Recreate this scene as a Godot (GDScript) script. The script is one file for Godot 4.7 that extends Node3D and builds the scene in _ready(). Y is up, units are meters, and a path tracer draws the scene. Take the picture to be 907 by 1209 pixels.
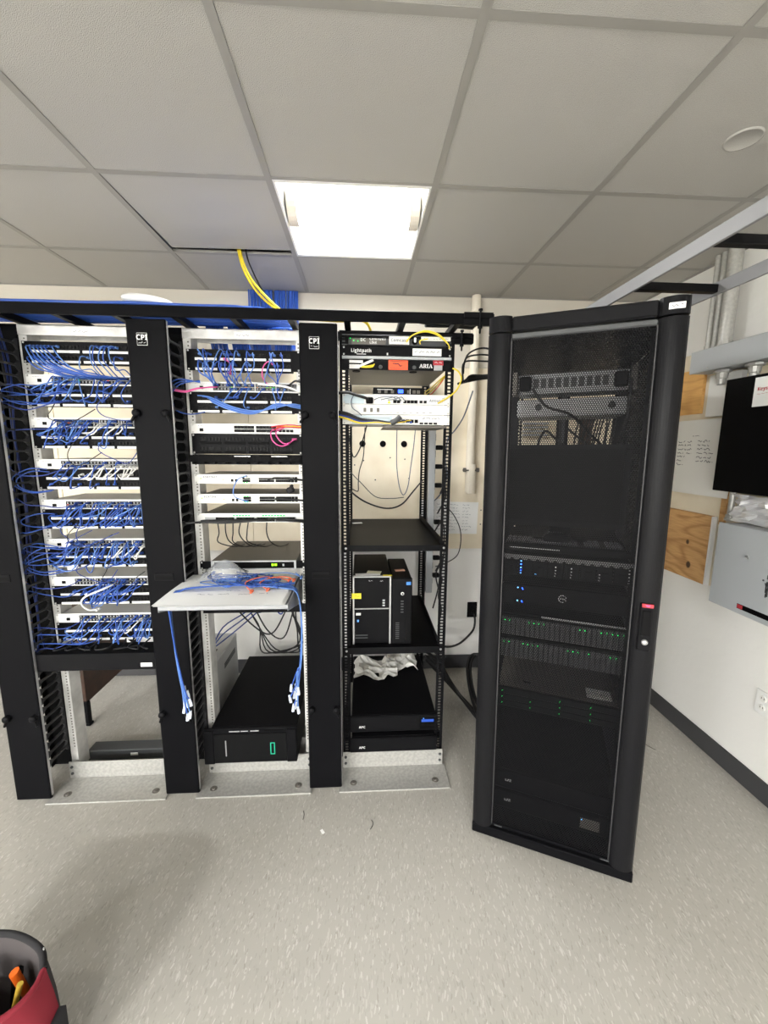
extends Node3D
# A small telecom room: three open racks with vertical cable managers, a closed server cabinet, one lay-in troffer in view.

var rng := RandomNumberGenerator.new()
var M := {}
var taken := {}
const ZF := -1.873        # front face of the equipment in the racks
const CEIL := 2.576
const T := 0.6096         # ceiling module
const GX := -0.9409
const GZ := -1.0595

func _ready():
	rng.seed = 20240611
	set_camera_and_light()
	make_materials()
	build_shell()
	build_ceiling()
	build_racks()
	build_runways()
	build_rack_one()
	build_rack_two()
	build_rack_three()
	build_cabinet()
	build_wall_things()
	build_floor_things()
	tell_apart()

func set_camera_and_light():
	var cam := Camera3D.new()
	cam.name = "camera"
	cam.fov = rad_to_deg(2.0 * atan(604.5 / 481.8))
	cam.position = Vector3(0, 1.621, 0)
	cam.rotation = Vector3(-0.1579, -0.0579, 0.0072)
	cam.near = 0.02
	add_child(cam)
	cam.current = true
	var we := WorldEnvironment.new()
	we.name = "world_environment"
	var env := Environment.new()
	env.background_mode = Environment.BG_COLOR
	env.background_color = Color(0, 0, 0)
	env.tonemap_mode = Environment.TONE_MAPPER_LINEAR
	env.tonemap_exposure = 2.3
	env.sdfgi_enabled = true
	env.ssao_enabled = true
	env.ssil_enabled = true
	we.environment = env
	add_child(we)

# ---------------------------------------------------------------- naming
func numbered(parent: Node, called: String) -> String:
	var key = str(parent.get_instance_id()) + called
	var n = taken.get(key, 0)
	taken[key] = n + 1
	return called if n == 0 else "%s_%03d" % [called, n]

func tag(o: Node, label := "", category := "", group := "", kind := ""):
	if label: o.set_meta("label", label)
	if category: o.set_meta("category", category)
	if group: o.set_meta("group", group)
	if kind: o.set_meta("kind", kind)
	return o

func thing(called: String, label: String, category: String, at := Vector3.ZERO, turn := Vector3.ZERO, group := "") -> Node3D:
	var o := Node3D.new()
	o.name = numbered(self, called)
	o.position = at
	o.rotation = turn
	add_child(o, true)
	tag(o, label, category, group)
	return o

func put(called: String, mesh: Mesh, m: Material, parent: Node = self, at := Vector3.ZERO, turn := Vector3.ZERO) -> MeshInstance3D:
	var o := MeshInstance3D.new()
	o.name = numbered(parent, called)
	o.mesh = mesh
	o.material_override = m
	o.position = at
	o.rotation = turn
	parent.add_child(o, true)
	return o

func part(called: String, st: SurfaceTool, m: Material, parent: Node = self, at := Vector3.ZERO, turn := Vector3.ZERO) -> MeshInstance3D:
	return put(called, done(st), m, parent, at, turn)

func stuff(called: String, st: SurfaceTool, m: Material, parent: Node, at := Vector3.ZERO) -> MeshInstance3D:
	var o = part(called, st, m, parent, at)
	o.set_meta("kind", "stuff")
	return o

func struct(called: String, st: SurfaceTool, m: Material, at := Vector3.ZERO) -> MeshInstance3D:
	var o = part(called, st, m, self, at)
	o.set_meta("kind", "structure")
	return o

# things that still share a label get their place among their neighbours added to it
func centre(o: Node3D) -> Vector3:
	if o is MeshInstance3D and o.mesh: return o.transform * o.mesh.get_aabb().get_center()
	return o.position

func tell_apart():
	var same := {}
	for c in get_children():
		if c.has_meta("label"):
			var k = c.get_meta("label")
			if not same.has(k): same[k] = []
			same[k].append(c)
	var nth = ["", "second", "third", "fourth", "fifth", "sixth", "seventh", "eighth", "ninth", "tenth"]
	for k in same:
		var l: Array = same[k]
		var n = l.size()
		if n < 2: continue
		var lo = centre(l[0])
		var hi = lo
		for o in l:
			lo = lo.min(centre(o))
			hi = hi.max(centre(o))
		var d = hi - lo
		var ax = 1 if d.y > d.x and d.y > d.z * 0.4 else 0 if d.x >= d.z * 0.3 else 2
		var sg = 1.0 if ax == 0 else -1.0
		l.sort_custom(func(a, b): return centre(a)[ax] * sg < centre(b)[ax] * sg)
		var first = ["leftmost", "topmost", "frontmost"][ax]
		var last = ["rightmost", "lowest", "rearmost"][ax]
		var from = ["left", "top", "the front"][ax]
		for i in n:
			var w: String
			if n <= 10: w = first if i == 0 else last if i == n - 1 else nth[i] + " from " + from
			else: w = "in " + [["left", "middle", "right"], ["upper", "middle", "lower"], ["front", "middle", "rear"]][ax][i * 3 / n] + " third"
			l[i].set_meta("label", k + ", " + w)

# ---------------------------------------------------------------- mesh building
func mb() -> SurfaceTool:
	var st := SurfaceTool.new()
	st.begin(Mesh.PRIMITIVE_TRIANGLES)
	st.set_smooth_group(-1)
	return st

func done(st: SurfaceTool) -> ArrayMesh:
	st.generate_normals()
	return st.commit()

# a flat convex polygon whose front looks along out
func face(st: SurfaceTool, p: Array, out: Vector3):
	var n: Vector3 = (p[1] - p[0]).cross(p[2] - p[0])
	var flip = n.dot(out) > 0.0      # Godot: clockwise is the front
	for k in range(1, p.size() - 1):
		st.add_vertex(p[0])
		if flip:
			st.add_vertex(p[k + 1]); st.add_vertex(p[k])
		else:
			st.add_vertex(p[k]); st.add_vertex(p[k + 1])

func box(st: SurfaceTool, c: Vector3, s: Vector3, ch := 0.0, tf := Transform3D.IDENTITY):
	st.set_smooth_group(-1)
	var h = s * 0.5
	var w = []
	for sx in [-1, 1]:
		for sy in [-1, 1]:
			for sz in [-1, 1]:
				w.append(Vector3(sx, sy, sz))
	var bas = tf.basis
	if ch <= 0.0:
		for ax in 3:
			for sg in [-1.0, 1.0]:
				var u = (ax + 1) % 3
				var v = (ax + 2) % 3
				var q = []
				for e in [[-1, -1], [1, -1], [1, 1], [-1, 1]]:
					var d = Vector3.ZERO
					d[ax] = sg * h[ax]; d[u] = e[0] * h[u]; d[v] = e[1] * h[v]
					q.append(tf * (c + d))
				var o = Vector3.ZERO
				o[ax] = sg
				face(st, q, bas * o)
		return
	ch = minf(ch, minf(h.x, minf(h.y, h.z)) * 0.95)
	var pt = func(sg: Vector3, ax: int) -> Vector3:      # corner vertex that lies on the face of axis ax
		var d = Vector3(sg.x * (h.x - ch), sg.y * (h.y - ch), sg.z * (h.z - ch))
		d[ax] = sg[ax] * h[ax]
		return tf * (c + d)
	for ax in 3:
		var u = (ax + 1) % 3
		var v = (ax + 2) % 3
		for sg in [-1.0, 1.0]:
			var q = []
			for e in [[-1, -1], [1, -1], [1, 1], [-1, 1]]:
				var g = Vector3.ZERO
				g[ax] = sg; g[u] = e[0]; g[v] = e[1]
				q.append(pt.call(g, ax))
			var o = Vector3.ZERO
			o[ax] = sg
			face(st, q, bas * o)
		for e in [[-1, -1], [1, -1], [1, 1], [-1, 1]]:     # edges along axis ax
			var g0 = Vector3.ZERO
			g0[u] = e[0]; g0[v] = e[1]; g0[ax] = -1
			var g1 = g0
			g1[ax] = 1
			var o = g0
			o[ax] = 0
			face(st, [pt.call(g0, u), pt.call(g1, u), pt.call(g1, v), pt.call(g0, v)], bas * o)
	for g in w:
		face(st, [pt.call(g, 0), pt.call(g, 1), pt.call(g, 2)], bas * g)

# box given by its two corners
func bx(st: SurfaceTool, a: Vector3, b: Vector3, ch := 0.0):
	box(st, (a + b) * 0.5, (b - a).abs(), ch)

func boxmesh(s: Vector3, ch := 0.0, c := Vector3.ZERO) -> ArrayMesh:
	var st = mb()
	box(st, c, s, ch)
	return done(st)

func bar(st: SurfaceTool, a: Vector3, b: Vector3, w: float, t: float, up := Vector3.UP):
	var d = (b - a)
	var z = d.normalized()
	var x = up.cross(z)
	if x.length() < 0.01: x = Vector3.RIGHT.cross(z)
	x = x.normalized()
	box(st, Vector3.ZERO, Vector3(w, t, d.length()), 0.0, Transform3D(Basis(x, z.cross(x), z), (a + b) * 0.5))

# swept round tube along a polyline
func tube(st: SurfaceTool, p: PackedVector3Array, r: float, sides := 6, caps := true, r_end := -1.0):
	var n = p.size()
	if n < 2: return
	var rings = []
	var prev = Vector3.ZERO
	for i in n:
		var t = (p[mini(i + 1, n - 1)] - p[maxi(i - 1, 0)]).normalized()
		var x: Vector3
		if i == 0:
			x = t.cross(Vector3.UP)
			if x.length() < 0.05: x = t.cross(Vector3.RIGHT)
		else:
			x = prev - t * prev.dot(t)
			if x.length() < 0.001: x = t.cross(Vector3.RIGHT)
		x = x.normalized()
		prev = x
		var y = t.cross(x)
		var rr = r if r_end < 0.0 else lerpf(r, r_end, float(i) / (n - 1))
		var ring = []
		for k in sides:
			var a = TAU * k / sides
			ring.append(p[i] + (x * cos(a) + y * sin(a)) * rr)
		rings.append(ring)
	st.set_smooth_group(0)
	for i in n - 1:
		var mid = (p[i] + p[i + 1]) * 0.5
		for k in sides:
			var k2 = (k + 1) % sides
			var q = [rings[i][k], rings[i + 1][k], rings[i + 1][k2], rings[i][k2]]
			face(st, q, (q[0] + q[2]) * 0.5 - mid)
	st.set_smooth_group(-1)
	if caps:
		face(st, rings[0], p[0] - p[1])
		face(st, rings[n - 1], p[n - 1] - p[n - 2])

func spline(p: Array, steps := 5) -> PackedVector3Array:
	var out := PackedVector3Array()
	var n = p.size()
	for i in n - 1:
		var a = p[maxi(i - 1, 0)]
		var b = p[i]
		var c = p[i + 1]
		var d = p[mini(i + 2, n - 1)]
		for k in steps:
			var t = float(k) / steps
			out.append(0.5 * (2.0 * b + (c - a) * t + (2.0 * a - 5.0 * b + 4.0 * c - d) * t * t + (3.0 * b - a - 3.0 * c + d) * t * t * t))
	out.append(p[n - 1])
	return out

# profile of [radius, height] turned about y
func lathe(st: SurfaceTool, prof: Array, seg := 16, tf := Transform3D.IDENTITY, smooth := true):
	st.set_smooth_group(0 if smooth else -1)
	for i in prof.size() - 1:
		var a = prof[i]
		var b = prof[i + 1]
		var dr = b[0] - a[0]
		var dy = b[1] - a[1]
		for k in seg:
			var t0 = TAU * k / seg
			var t1 = TAU * (k + 1) / seg
			var tm = (t0 + t1) * 0.5
			var q = []
			for e in [[a, t0], [b, t0], [b, t1], [a, t1]]:
				q.append(tf * Vector3(cos(e[1]) * e[0][0], e[0][1], sin(e[1]) * e[0][0]))
			var out = tf.basis * Vector3(cos(tm) * dy, -dr, sin(tm) * dy)
			if a[0] < 1e-6: face(st, [q[0], q[1], q[2]], out)
			elif b[0] < 1e-6: face(st, [q[0], q[1], q[3]], out)
			else: face(st, q, out)
	st.set_smooth_group(-1)

# polygon in the xy plane pushed from z0 to z1
func prism(st: SurfaceTool, poly: PackedVector2Array, z0: float, z1: float, tf := Transform3D.IDENTITY):
	st.set_smooth_group(-1)
	var tri = Geometry2D.triangulate_polygon(poly)
	for k in range(0, tri.size(), 3):
		for e in [[z0, -1.0], [z1, 1.0]]:
			var q = []
			for j in 3: q.append(tf * Vector3(poly[tri[k + j]].x, poly[tri[k + j]].y, e[0]))
			face(st, q, tf.basis * Vector3(0, 0, e[1] * signf(z1 - z0)))
	var cw = Geometry2D.is_polygon_clockwise(poly)
	for k in poly.size():
		var a = poly[k]
		var b = poly[(k + 1) % poly.size()]
		var d = b - a
		var nn = Vector3(d.y, -d.x, 0) * (-1.0 if cw else 1.0)
		face(st, [tf * Vector3(a.x, a.y, z0), tf * Vector3(b.x, b.y, z0), tf * Vector3(b.x, b.y, z1), tf * Vector3(a.x, a.y, z1)], tf.basis * nn)

func v3(x: float, y: float, z: float) -> Vector3:
	return Vector3(x, y, z)

func r(a: float, b: float) -> float:
	return rng.randf_range(a, b)

# flat lettering: front looks along +z of the parent
func lettering(parent: Node, s: String, height: float, at: Vector3, m: Material, turn := Vector3.ZERO, font := "Droid Sans", bold := true, called := "lettering"):
	var f := SystemFont.new()
	f.font_names = PackedStringArray([font])
	f.font_weight = 700 if bold else 400
	var t := TextMesh.new()
	t.text = s
	t.font = f
	t.font_size = 48
	t.pixel_size = height / (48.0 * 0.72)
	t.depth = 0.0006
	t.curve_step = 1.5
	return put(called, t, m, parent, at, turn)

# unreadable small print or handwriting: wavy strokes on a sheet, in the xy plane
func scribble(st: SurfaceTool, at: Vector3, w: float, h: float, tf := Transform3D.IDENTITY):
	var x = 0.0
	while x < w:
		var ww = minf(r(0.5, 1.6) * h * 2.0, w - x + 0.001)
		var n = maxi(2, int(ww / (h * 0.45)))
		var pr = at + v3(x, r(-0.3, 0.3) * h, 0)
		for k in n:
			var nx = at + v3(x + ww * (k + 1) / n, r(-0.5, 0.5) * h, 0)
			var d = (nx - pr)
			var nn = v3(-d.y, d.x, 0).normalized() * h * 0.11
			face(st, [tf * (pr - nn), tf * (pr + nn), tf * (nx + nn), tf * (nx - nn)], tf.basis * Vector3.BACK)
			pr = nx
		x += ww + h * 0.7

# ---------------------------------------------------------------- materials
func C(rr: float, g: float, b: float) -> Color:
	return Color(rr / 255.0, g / 255.0, b / 255.0)

func mat(key: String, c: Color, rough := 0.6, metal := 0.0, spec := 0.5) -> StandardMaterial3D:
	var m := StandardMaterial3D.new()
	m.resource_name = key
	m.albedo_color = c
	m.roughness = rough
	m.metallic = metal
	m.metallic_specular = spec
	M[key] = m
	return m

func glow(key: String, c: Color, e: float):
	var m = mat(key, Color(c.r * 0.3, c.g * 0.3, c.b * 0.3), 0.4)
	m.emission_enabled = true
	m.emission = c
	m.emission_energy_multiplier = e

func noise_tex(freq: float, a: Color, b: Color, size := 256, seed_ := 1, oct := 4, normal := false, bump := 2.0) -> NoiseTexture2D:
	var n := FastNoiseLite.new()
	n.seed = seed_
	n.frequency = freq
	n.fractal_octaves = oct
	var t := NoiseTexture2D.new()
	t.width = size
	t.height = size
	t.seamless = true
	t.noise = n
	if normal:
		t.as_normal_map = true
		t.bump_strength = bump
	else:
		var g := Gradient.new()
		g.set_color(0, a)
		g.set_color(1, b)
		t.color_ramp = g
	return t

func tri(m: StandardMaterial3D, per_metre: float, world := true):
	m.uv1_triplanar = true
	m.uv1_world_triplanar = world
	m.uv1_scale = Vector3.ONE * per_metre

func grain_bump(m: StandardMaterial3D, freq: float, cm: float, per_metre: float):
	m.heightmap_enabled = true
	m.heightmap_texture = noise_tex(freq, Color.BLACK, Color.WHITE, 256, 7, 3)
	m.heightmap_scale = cm
	tri(m, per_metre)

func floor_picture() -> ImageTexture:
	var s = 1024
	var im := Image.create(s, s, false, Image.FORMAT_RGB8)
	im.fill(C(174, 171, 163))
	var nz := FastNoiseLite.new()
	nz.seed = 4
	nz.frequency = 0.02
	for k in 9500:
		var x = rng.randi_range(0, s - 1)
		var y = rng.randi_range(0, s - 1)
		var light = rng.randf() < 0.55
		var d = r(0.0, 1.0)
		var c = C(174, 171, 163).lerp(C(200, 198, 192) if light else C(158, 154, 146), 0.25 + 0.75 * d * d)
		var n = rng.randi_range(5, 17)
		var slope = r(-0.45, 0.25)
		var wid = rng.randi_range(2, 4)
		for i in n:
			var wv = wid if (i > 1 and i < n - 2) else wid - 1
			for j in wv:
				im.set_pixel(posmod(x + int(i * slope) + j, s), posmod(y + i, s), c)
	im.generate_mipmaps()
	return ImageTexture.create_from_image(im)

func ply_picture(base: Color, dark: Color, seed_: int) -> ImageTexture:
	var s = 320
	var im := Image.create(s, s, false, Image.FORMAT_RGB8)
	var a := FastNoiseLite.new()
	a.seed = seed_
	a.frequency = 0.006
	a.fractal_octaves = 2
	var b := FastNoiseLite.new()
	b.seed = seed_ + 9
	b.frequency = 0.05
	for y in s:
		for x in s:
			var g = a.get_noise_2d(x * 0.55, y * 1.5) * 6.0
			var ring = pow(absf(sin(g * 1.1 + y * 0.006)), 8.0)
			var fine = b.get_noise_2d(x * 0.35, y * 4.0) * 0.35
			im.set_pixel(x, y, base.lerp(dark, clampf(ring * 0.45 + fine * 0.8 + 0.22, 0.0, 1.0)))
	for k in 3:                       # knots
		var kx = rng.randi_range(40, s - 40)
		var ky = rng.randi_range(40, s - 40)
		var kr = r(4, 8)
		for y in range(-14, 15):
			for x in range(-14, 15):
				var dd = sqrt(x * x * 1.6 + y * y)
				if dd < kr + 4:
					var px = im.get_pixel(kx + x, ky + y)
					im.set_pixel(kx + x, ky + y, px.lerp(dark.darkened(0.55), clampf((kr + 4 - dd) / 4.0, 0, 0.95)))
	return ImageTexture.create_from_image(im)

func make_materials():
	var m = mat("floor", Color.WHITE, 0.38, 0.0, 0.5)
	m.albedo_texture = floor_picture()
	tri(m, 1.0 / 1.22)
	m.roughness_texture = noise_tex(0.01, C(80, 80, 80), C(140, 140, 140), 256, 3)
	m.roughness = 1.0
	m = mat("wall_white", C(234, 233, 229), 0.75)
	grain_bump(m, 0.03, 0.06, 2.0)
	m = mat("board_cream", C(236, 226, 204), 0.7)
	m.albedo_texture = noise_tex(0.012, C(244, 241, 236), C(255, 255, 255), 256, 12)
	grain_bump(m, 0.02, 0.05, 1.5)
	m = mat("tile", C(184, 182, 178), 0.95)
	m.albedo_texture = noise_tex(0.25, C(232, 232, 230), C(255, 255, 255), 512, 21, 2)
	m.heightmap_enabled = true
	m.heightmap_texture = noise_tex(0.3, Color.BLACK, Color.WHITE, 512, 22, 2)
	m.heightmap_scale = 0.12
	tri(m, 2.6)
	mat("tee", C(150, 148, 143), 0.55)
	mat("plenum", C(26, 25, 24), 0.95)
	mat("baseboard", C(62, 62, 64), 0.5)
	m = mat("black_paint", C(17, 17, 19), 0.36, 0.0, 0.12)
	m.heightmap_enabled = true
	m.heightmap_texture = noise_tex(0.2, Color.BLACK, Color.WHITE, 256, 5, 2)
	m.heightmap_scale = 0.012
	tri(m, 6.0, false)
	mat("black_smooth", C(18, 18, 20), 0.4, 0.0, 0.18)
	mat("black_matte", C(17, 17, 18), 0.7, 0.0, 0.2)
	mat("black_deep", C(7, 7, 8), 0.6, 0.0, 0.2)
	mat("dark_grey", C(66, 68, 70), 0.5)
	mat("case_grey", C(104, 100, 94), 0.5, 0.2)
	mat("jack", C(10, 10, 11), 0.5, 0.0, 0.3)
	mat("edge_silver", C(190, 190, 190), 0.35, 0.6)
	m = mat("aluminium", C(232, 231, 228), 0.45, 0.2)
	m.albedo_texture = noise_tex(0.015, C(205, 205, 205), C(255, 255, 255), 256, 31)
	tri(m, 2.0)
	m = mat("galvanised", C(188, 187, 182), 0.36, 0.25)
	m.albedo_texture = noise_tex(0.05, C(215, 215, 215), C(255, 255, 255), 256, 33)
	tri(m, 4.0)
	mat("white_metal", C(240, 240, 237), 0.45)
	mat("white_plastic", C(236, 236, 234), 0.4)
	mat("runway_grey", C(122, 122, 124), 0.5)
	mat("upper_shade_paint", C(198, 192, 180), 0.75)  # beige darkened to carry the dim light on the upper back wall
	mat("cap_beige", C(222, 214, 202), 0.6)
	mat("finger_plastic", C(50, 50, 52), 0.45, 0.0, 0.35)
	mat("pillar_paint", C(24, 24, 26), 0.32, 0.0, 0.21)
	mat("tray_grey", C(150, 152, 155), 0.5)
	mat("key_grey", C(92, 92, 95), 0.4)
	mat("drive_grey", C(62, 62, 65), 0.4)
	mat("lip_grey", C(112, 112, 112), 0.6)
	mat("edge_dark", C(46, 46, 48), 0.5)
	mat("conduit_paint", C(222, 214, 198), 0.55)
	mat("paper", C(238, 238, 236), 0.85)
	mat("paper_grey", C(232, 231, 226), 0.85)
	mat("grey_paint", C(174, 178, 181), 0.5)
	mat("grey_light", C(176, 178, 180), 0.5)
	mat("ink", C(40, 42, 58), 0.8)
	mat("ink_grey", C(120, 124, 136), 0.8)
	mat("ink_red", C(176, 30, 48), 0.7)
	mat("ink_white", C(235, 235, 235), 0.6)
	mat("blue_cable", C(42, 82, 168), 0.45)
	mat("blue_dark", C(34, 58, 132), 0.5)
	mat("blue_pale", C(88, 128, 196), 0.45)
	mat("blue_bundle", C(38, 86, 180), 0.5)
	mat("white_cable", C(232, 231, 226), 0.45)
	mat("black_cable", C(20, 20, 22), 0.5)
	mat("grey_cable", C(96, 104, 120), 0.5)
	mat("pink_cable", C(216, 84, 150), 0.45)
	mat("red_cable", C(196, 40, 60), 0.45)
	mat("yellow_cable", C(232, 206, 52), 0.45)
	mat("orange_cable", C(226, 110, 70), 0.5)
	mat("orange_label", C(236, 92, 52), 0.6)
	mat("yellow_label", C(240, 222, 56), 0.6)
	mat("red_label", C(170, 44, 54), 0.6)
	mat("blue_sticker", C(60, 128, 204), 0.5)
	mat("clear_plug", C(206, 214, 226), 0.25)
	mat("brass", C(200, 180, 120), 0.3, 0.8)
	mat("red_fabric", C(124, 20, 38), 0.8)
	mat("black_fabric", C(34, 33, 35), 0.9)
	mat("grey_fabric", C(78, 73, 73), 0.9)
	mat("orange_plastic", C(232, 104, 24), 0.5)
	mat("yellow_plastic", C(224, 190, 70), 0.5)
	m = mat("wood_dark", C(66, 38, 20), 0.55)
	m.albedo_texture = noise_tex(0.02, C(190, 180, 170), C(255, 255, 255), 256, 41)
	tri(m, 2.0)
	m = mat("plywood", Color.WHITE, 0.75)
	m.albedo_texture = ply_picture(C(220, 176, 120), C(164, 116, 66), 5)
	tri(m, 1.6)
	m = mat("plywood_gold", Color.WHITE, 0.75)
	m.albedo_texture = ply_picture(C(226, 178, 108), C(186, 136, 74), 15)
	tri(m, 1.3)
	m = mat("foil", C(232, 232, 234), 0.28, 0.45)
	m = mat("bag_film", Color(0.93, 0.95, 0.97, 0.22), 0.12)
	m.transparency = BaseMaterial3D.TRANSPARENCY_ALPHA
	m = mat("lens_white", C(255, 255, 252), 0.5)
	m.emission_enabled = true
	m.emission = C(255, 254, 250)
	m.emission_energy_multiplier = 6.0
	glow("led_green", C(0, 235, 60), 1.3)
	glow("led_lime", C(140, 240, 0), 1.2)
	glow("led_cab_green", C(20, 240, 100), 2.6)
	glow("led_cab_blue", C(30, 80, 255), 6.0)
	glow("led_cab_pale", C(100, 180, 255), 2.5)
	glow("led_blue", C(30, 70, 255), 3.0)
	glow("led_amber", C(240, 150, 30), 0.8)
	glow("led_red", C(240, 50, 50), 0.8)
	glow("led_dim_green", C(0, 225, 80), 1.2)
	glow("screen_blue", C(40, 90, 200), 0.5)
	glow("led_pale_blue", C(90, 160, 250), 0.7)

# ---------------------------------------------------------------- the room
func build_shell():
	var x0 = -6.6
	var x1 = 1.865
	var z0 = -2.79
	var z1 = 6.0
	var st = mb()
	bx(st, v3(x0 - 0.2, -0.15, z0 - 0.2), v3(x1 + 0.2, 0, z1 + 0.2))
	struct("floor", st, M.floor)
	st = mb()
	bx(st, v3(x0 - 0.2, 0, z0 - 0.15), v3(x1 + 0.2, 3.05, z0))
	struct("wall_back", st, M.wall_white)
	st = mb()
	bx(st, v3(x1, 0, z0), v3(x1 + 0.15, 3.05, z1))
	struct("wall_right", st, M.wall_white)
	st = mb()
	bx(st, v3(x0 - 0.15, 0, z0), v3(x0, 3.05, z1))
	struct("wall_left", st, M.wall_white)
	st = mb()
	bx(st, v3(x0 - 0.2, 0, z1), v3(x1 + 0.2, 3.05, z1 + 0.15))
	struct("wall_front", st, M.wall_white)
	for e in [["back", v3(x0, 0, z0), v3(x1, 0.105, z0 + 0.009)], ["right", v3(x1 - 0.009, 0, z0 + 0.009), v3(x1, 0.105, z1)], ["left", v3(x0, 0, z0), v3(x0 + 0.009, 0.105, z1)], ["front", v3(x0, 0, z1 - 0.009), v3(x1, 0.105, z1)]]:
		st = mb()
		bx(st, e[1], e[2], 0.003)
		struct("baseboard_" + e[0], st, M.baseboard)
	# painted plywood backboard: 4 ft sheets with open joints
	var bb := Node3D.new()
	bb.name = "trim_1"
	add_child(bb)
	tag(bb, "", "", "", "structure")
	var xs = [x0, -5.61, -4.39, -3.17, -1.95, -0.731, 0.488, 1.707, x1 - 0.014]
	for i in xs.size() - 1:
		st = mb()
		bx(st, v3(xs[i] + 0.0015, 0.915, z0), v3(xs[i + 1] - 0.0015, 2.14, z0 + 0.014), 0.002)
		part("panel", st, M.board_cream, bb)
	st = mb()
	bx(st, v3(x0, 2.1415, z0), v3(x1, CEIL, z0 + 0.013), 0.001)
	struct("shade_trim_3", st, M.upper_shade_paint)  # board added over the upper wall, its darker beige standing for shade
	var br := Node3D.new()
	br.name = "trim_2"
	add_child(br)
	tag(br, "", "", "", "structure")
	var zs = [z0 + 0.014, -1.57, -0.35]
	for i in zs.size() - 1:
		st = mb()
		bx(st, v3(x1 - 0.014, 0.905, zs[i] + 0.0015), v3(x1, 2.14, zs[i + 1] - 0.0015), 0.002)
		part("panel", st, M.board_cream, br)

func troffer(cx: float, cz: float, label: String, on: float, surface := false):
	# where the ceiling is one joined panel the fitting hangs just below it
	var t = thing("ceiling_light", label, "ceiling light", v3(cx, CEIL - (0.115 if surface else 0.0), cz))
	var w = T * 0.5 - 0.013
	var st = mb()
	# sloped reflector pan
	var a = [v3(-w, 0.004, -w), v3(w, 0.004, -w), v3(w, 0.004, w), v3(-w, 0.004, w)]
	var b = [v3(-w + 0.02, 0.10, -0.17), v3(w - 0.02, 0.10, -0.17), v3(w - 0.02, 0.10, 0.17), v3(-w + 0.02, 0.10, 0.17)]
	for k in 4:
		var k2 = (k + 1) % 4
		face(st, [a[k], a[k2], b[k2], b[k]], -((a[k] + a[k2]) * 0.5) + v3(0, -0.05, 0))
	face(st, b, Vector3.DOWN)
	part("reflector", st, M.white_metal, t)
	st = mb()
	for e in [[v3(-w - 0.012, 0, -w - 0.012), v3(w + 0.012, 0.012, -w + 0.008)], [v3(-w - 0.012, 0, w - 0.008), v3(w + 0.012, 0.012, w + 0.012)], [v3(-w - 0.012, 0, -w), v3(-w + 0.008, 0.012, w)], [v3(w - 0.008, 0, -w), v3(w + 0.012, 0.012, w)]]:
		bx(st, e[0], e[1], 0.002)
	part("frame", st, M.white_metal, t)
	# curved acrylic lens
	st = mb()
	st.set_smooth_group(0)
	var n = 14
	var hw = 0.088
	var zo = 0.03
	var lx = w - 0.055
	for k in n:
		var t0 = PI * k / n
		var t1 = PI * (k + 1) / n
		var p0 = Vector2(cos(t0) * hw, 0.066 - sin(t0) * 0.075)
		var p1 = Vector2(cos(t1) * hw, 0.066 - sin(t1) * 0.075)
		face(st, [v3(-lx, p0.y, p0.x + zo), v3(lx, p0.y, p0.x + zo), v3(lx, p1.y, p1.x + zo), v3(-lx, p1.y, p1.x + zo)], v3(0, -sin((t0 + t1) * 0.5), cos((t0 + t1) * 0.5)))
	part("lens", st, M.lens_white, t)
	for sx in [-1, 1]:
		st = mb()
		var poly := PackedVector2Array()
		for k in n + 1:
			var t0 = PI * k / n
			poly.append(Vector2(cos(t0) * (hw + 0.004), 0.069 - sin(t0) * 0.080))
		prism(st, poly, lx if sx > 0 else -lx - 0.04, lx + 0.04 if sx > 0 else -lx, Transform3D(Basis(v3(0, 0, -1), Vector3.UP, Vector3.RIGHT), v3(0, 0, zo)))
		part("end_cap", st, M.cap_beige, t)
	var l := AreaLight3D.new()
	l.name = "area_light"
	l.area_size = Vector2(lx * 2.0 - 0.02, 0.14)
	l.area_normalize_energy = true
	l.light_energy = on
	l.light_color = C(255, 255, 255)
	l.position = v3(0, -0.0125, zo)
	l.rotation = v3(-PI / 2, 0, 0)
	l.shadow_enabled = true
	l.area_range = 12.0
	t.add_child(l)

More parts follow.
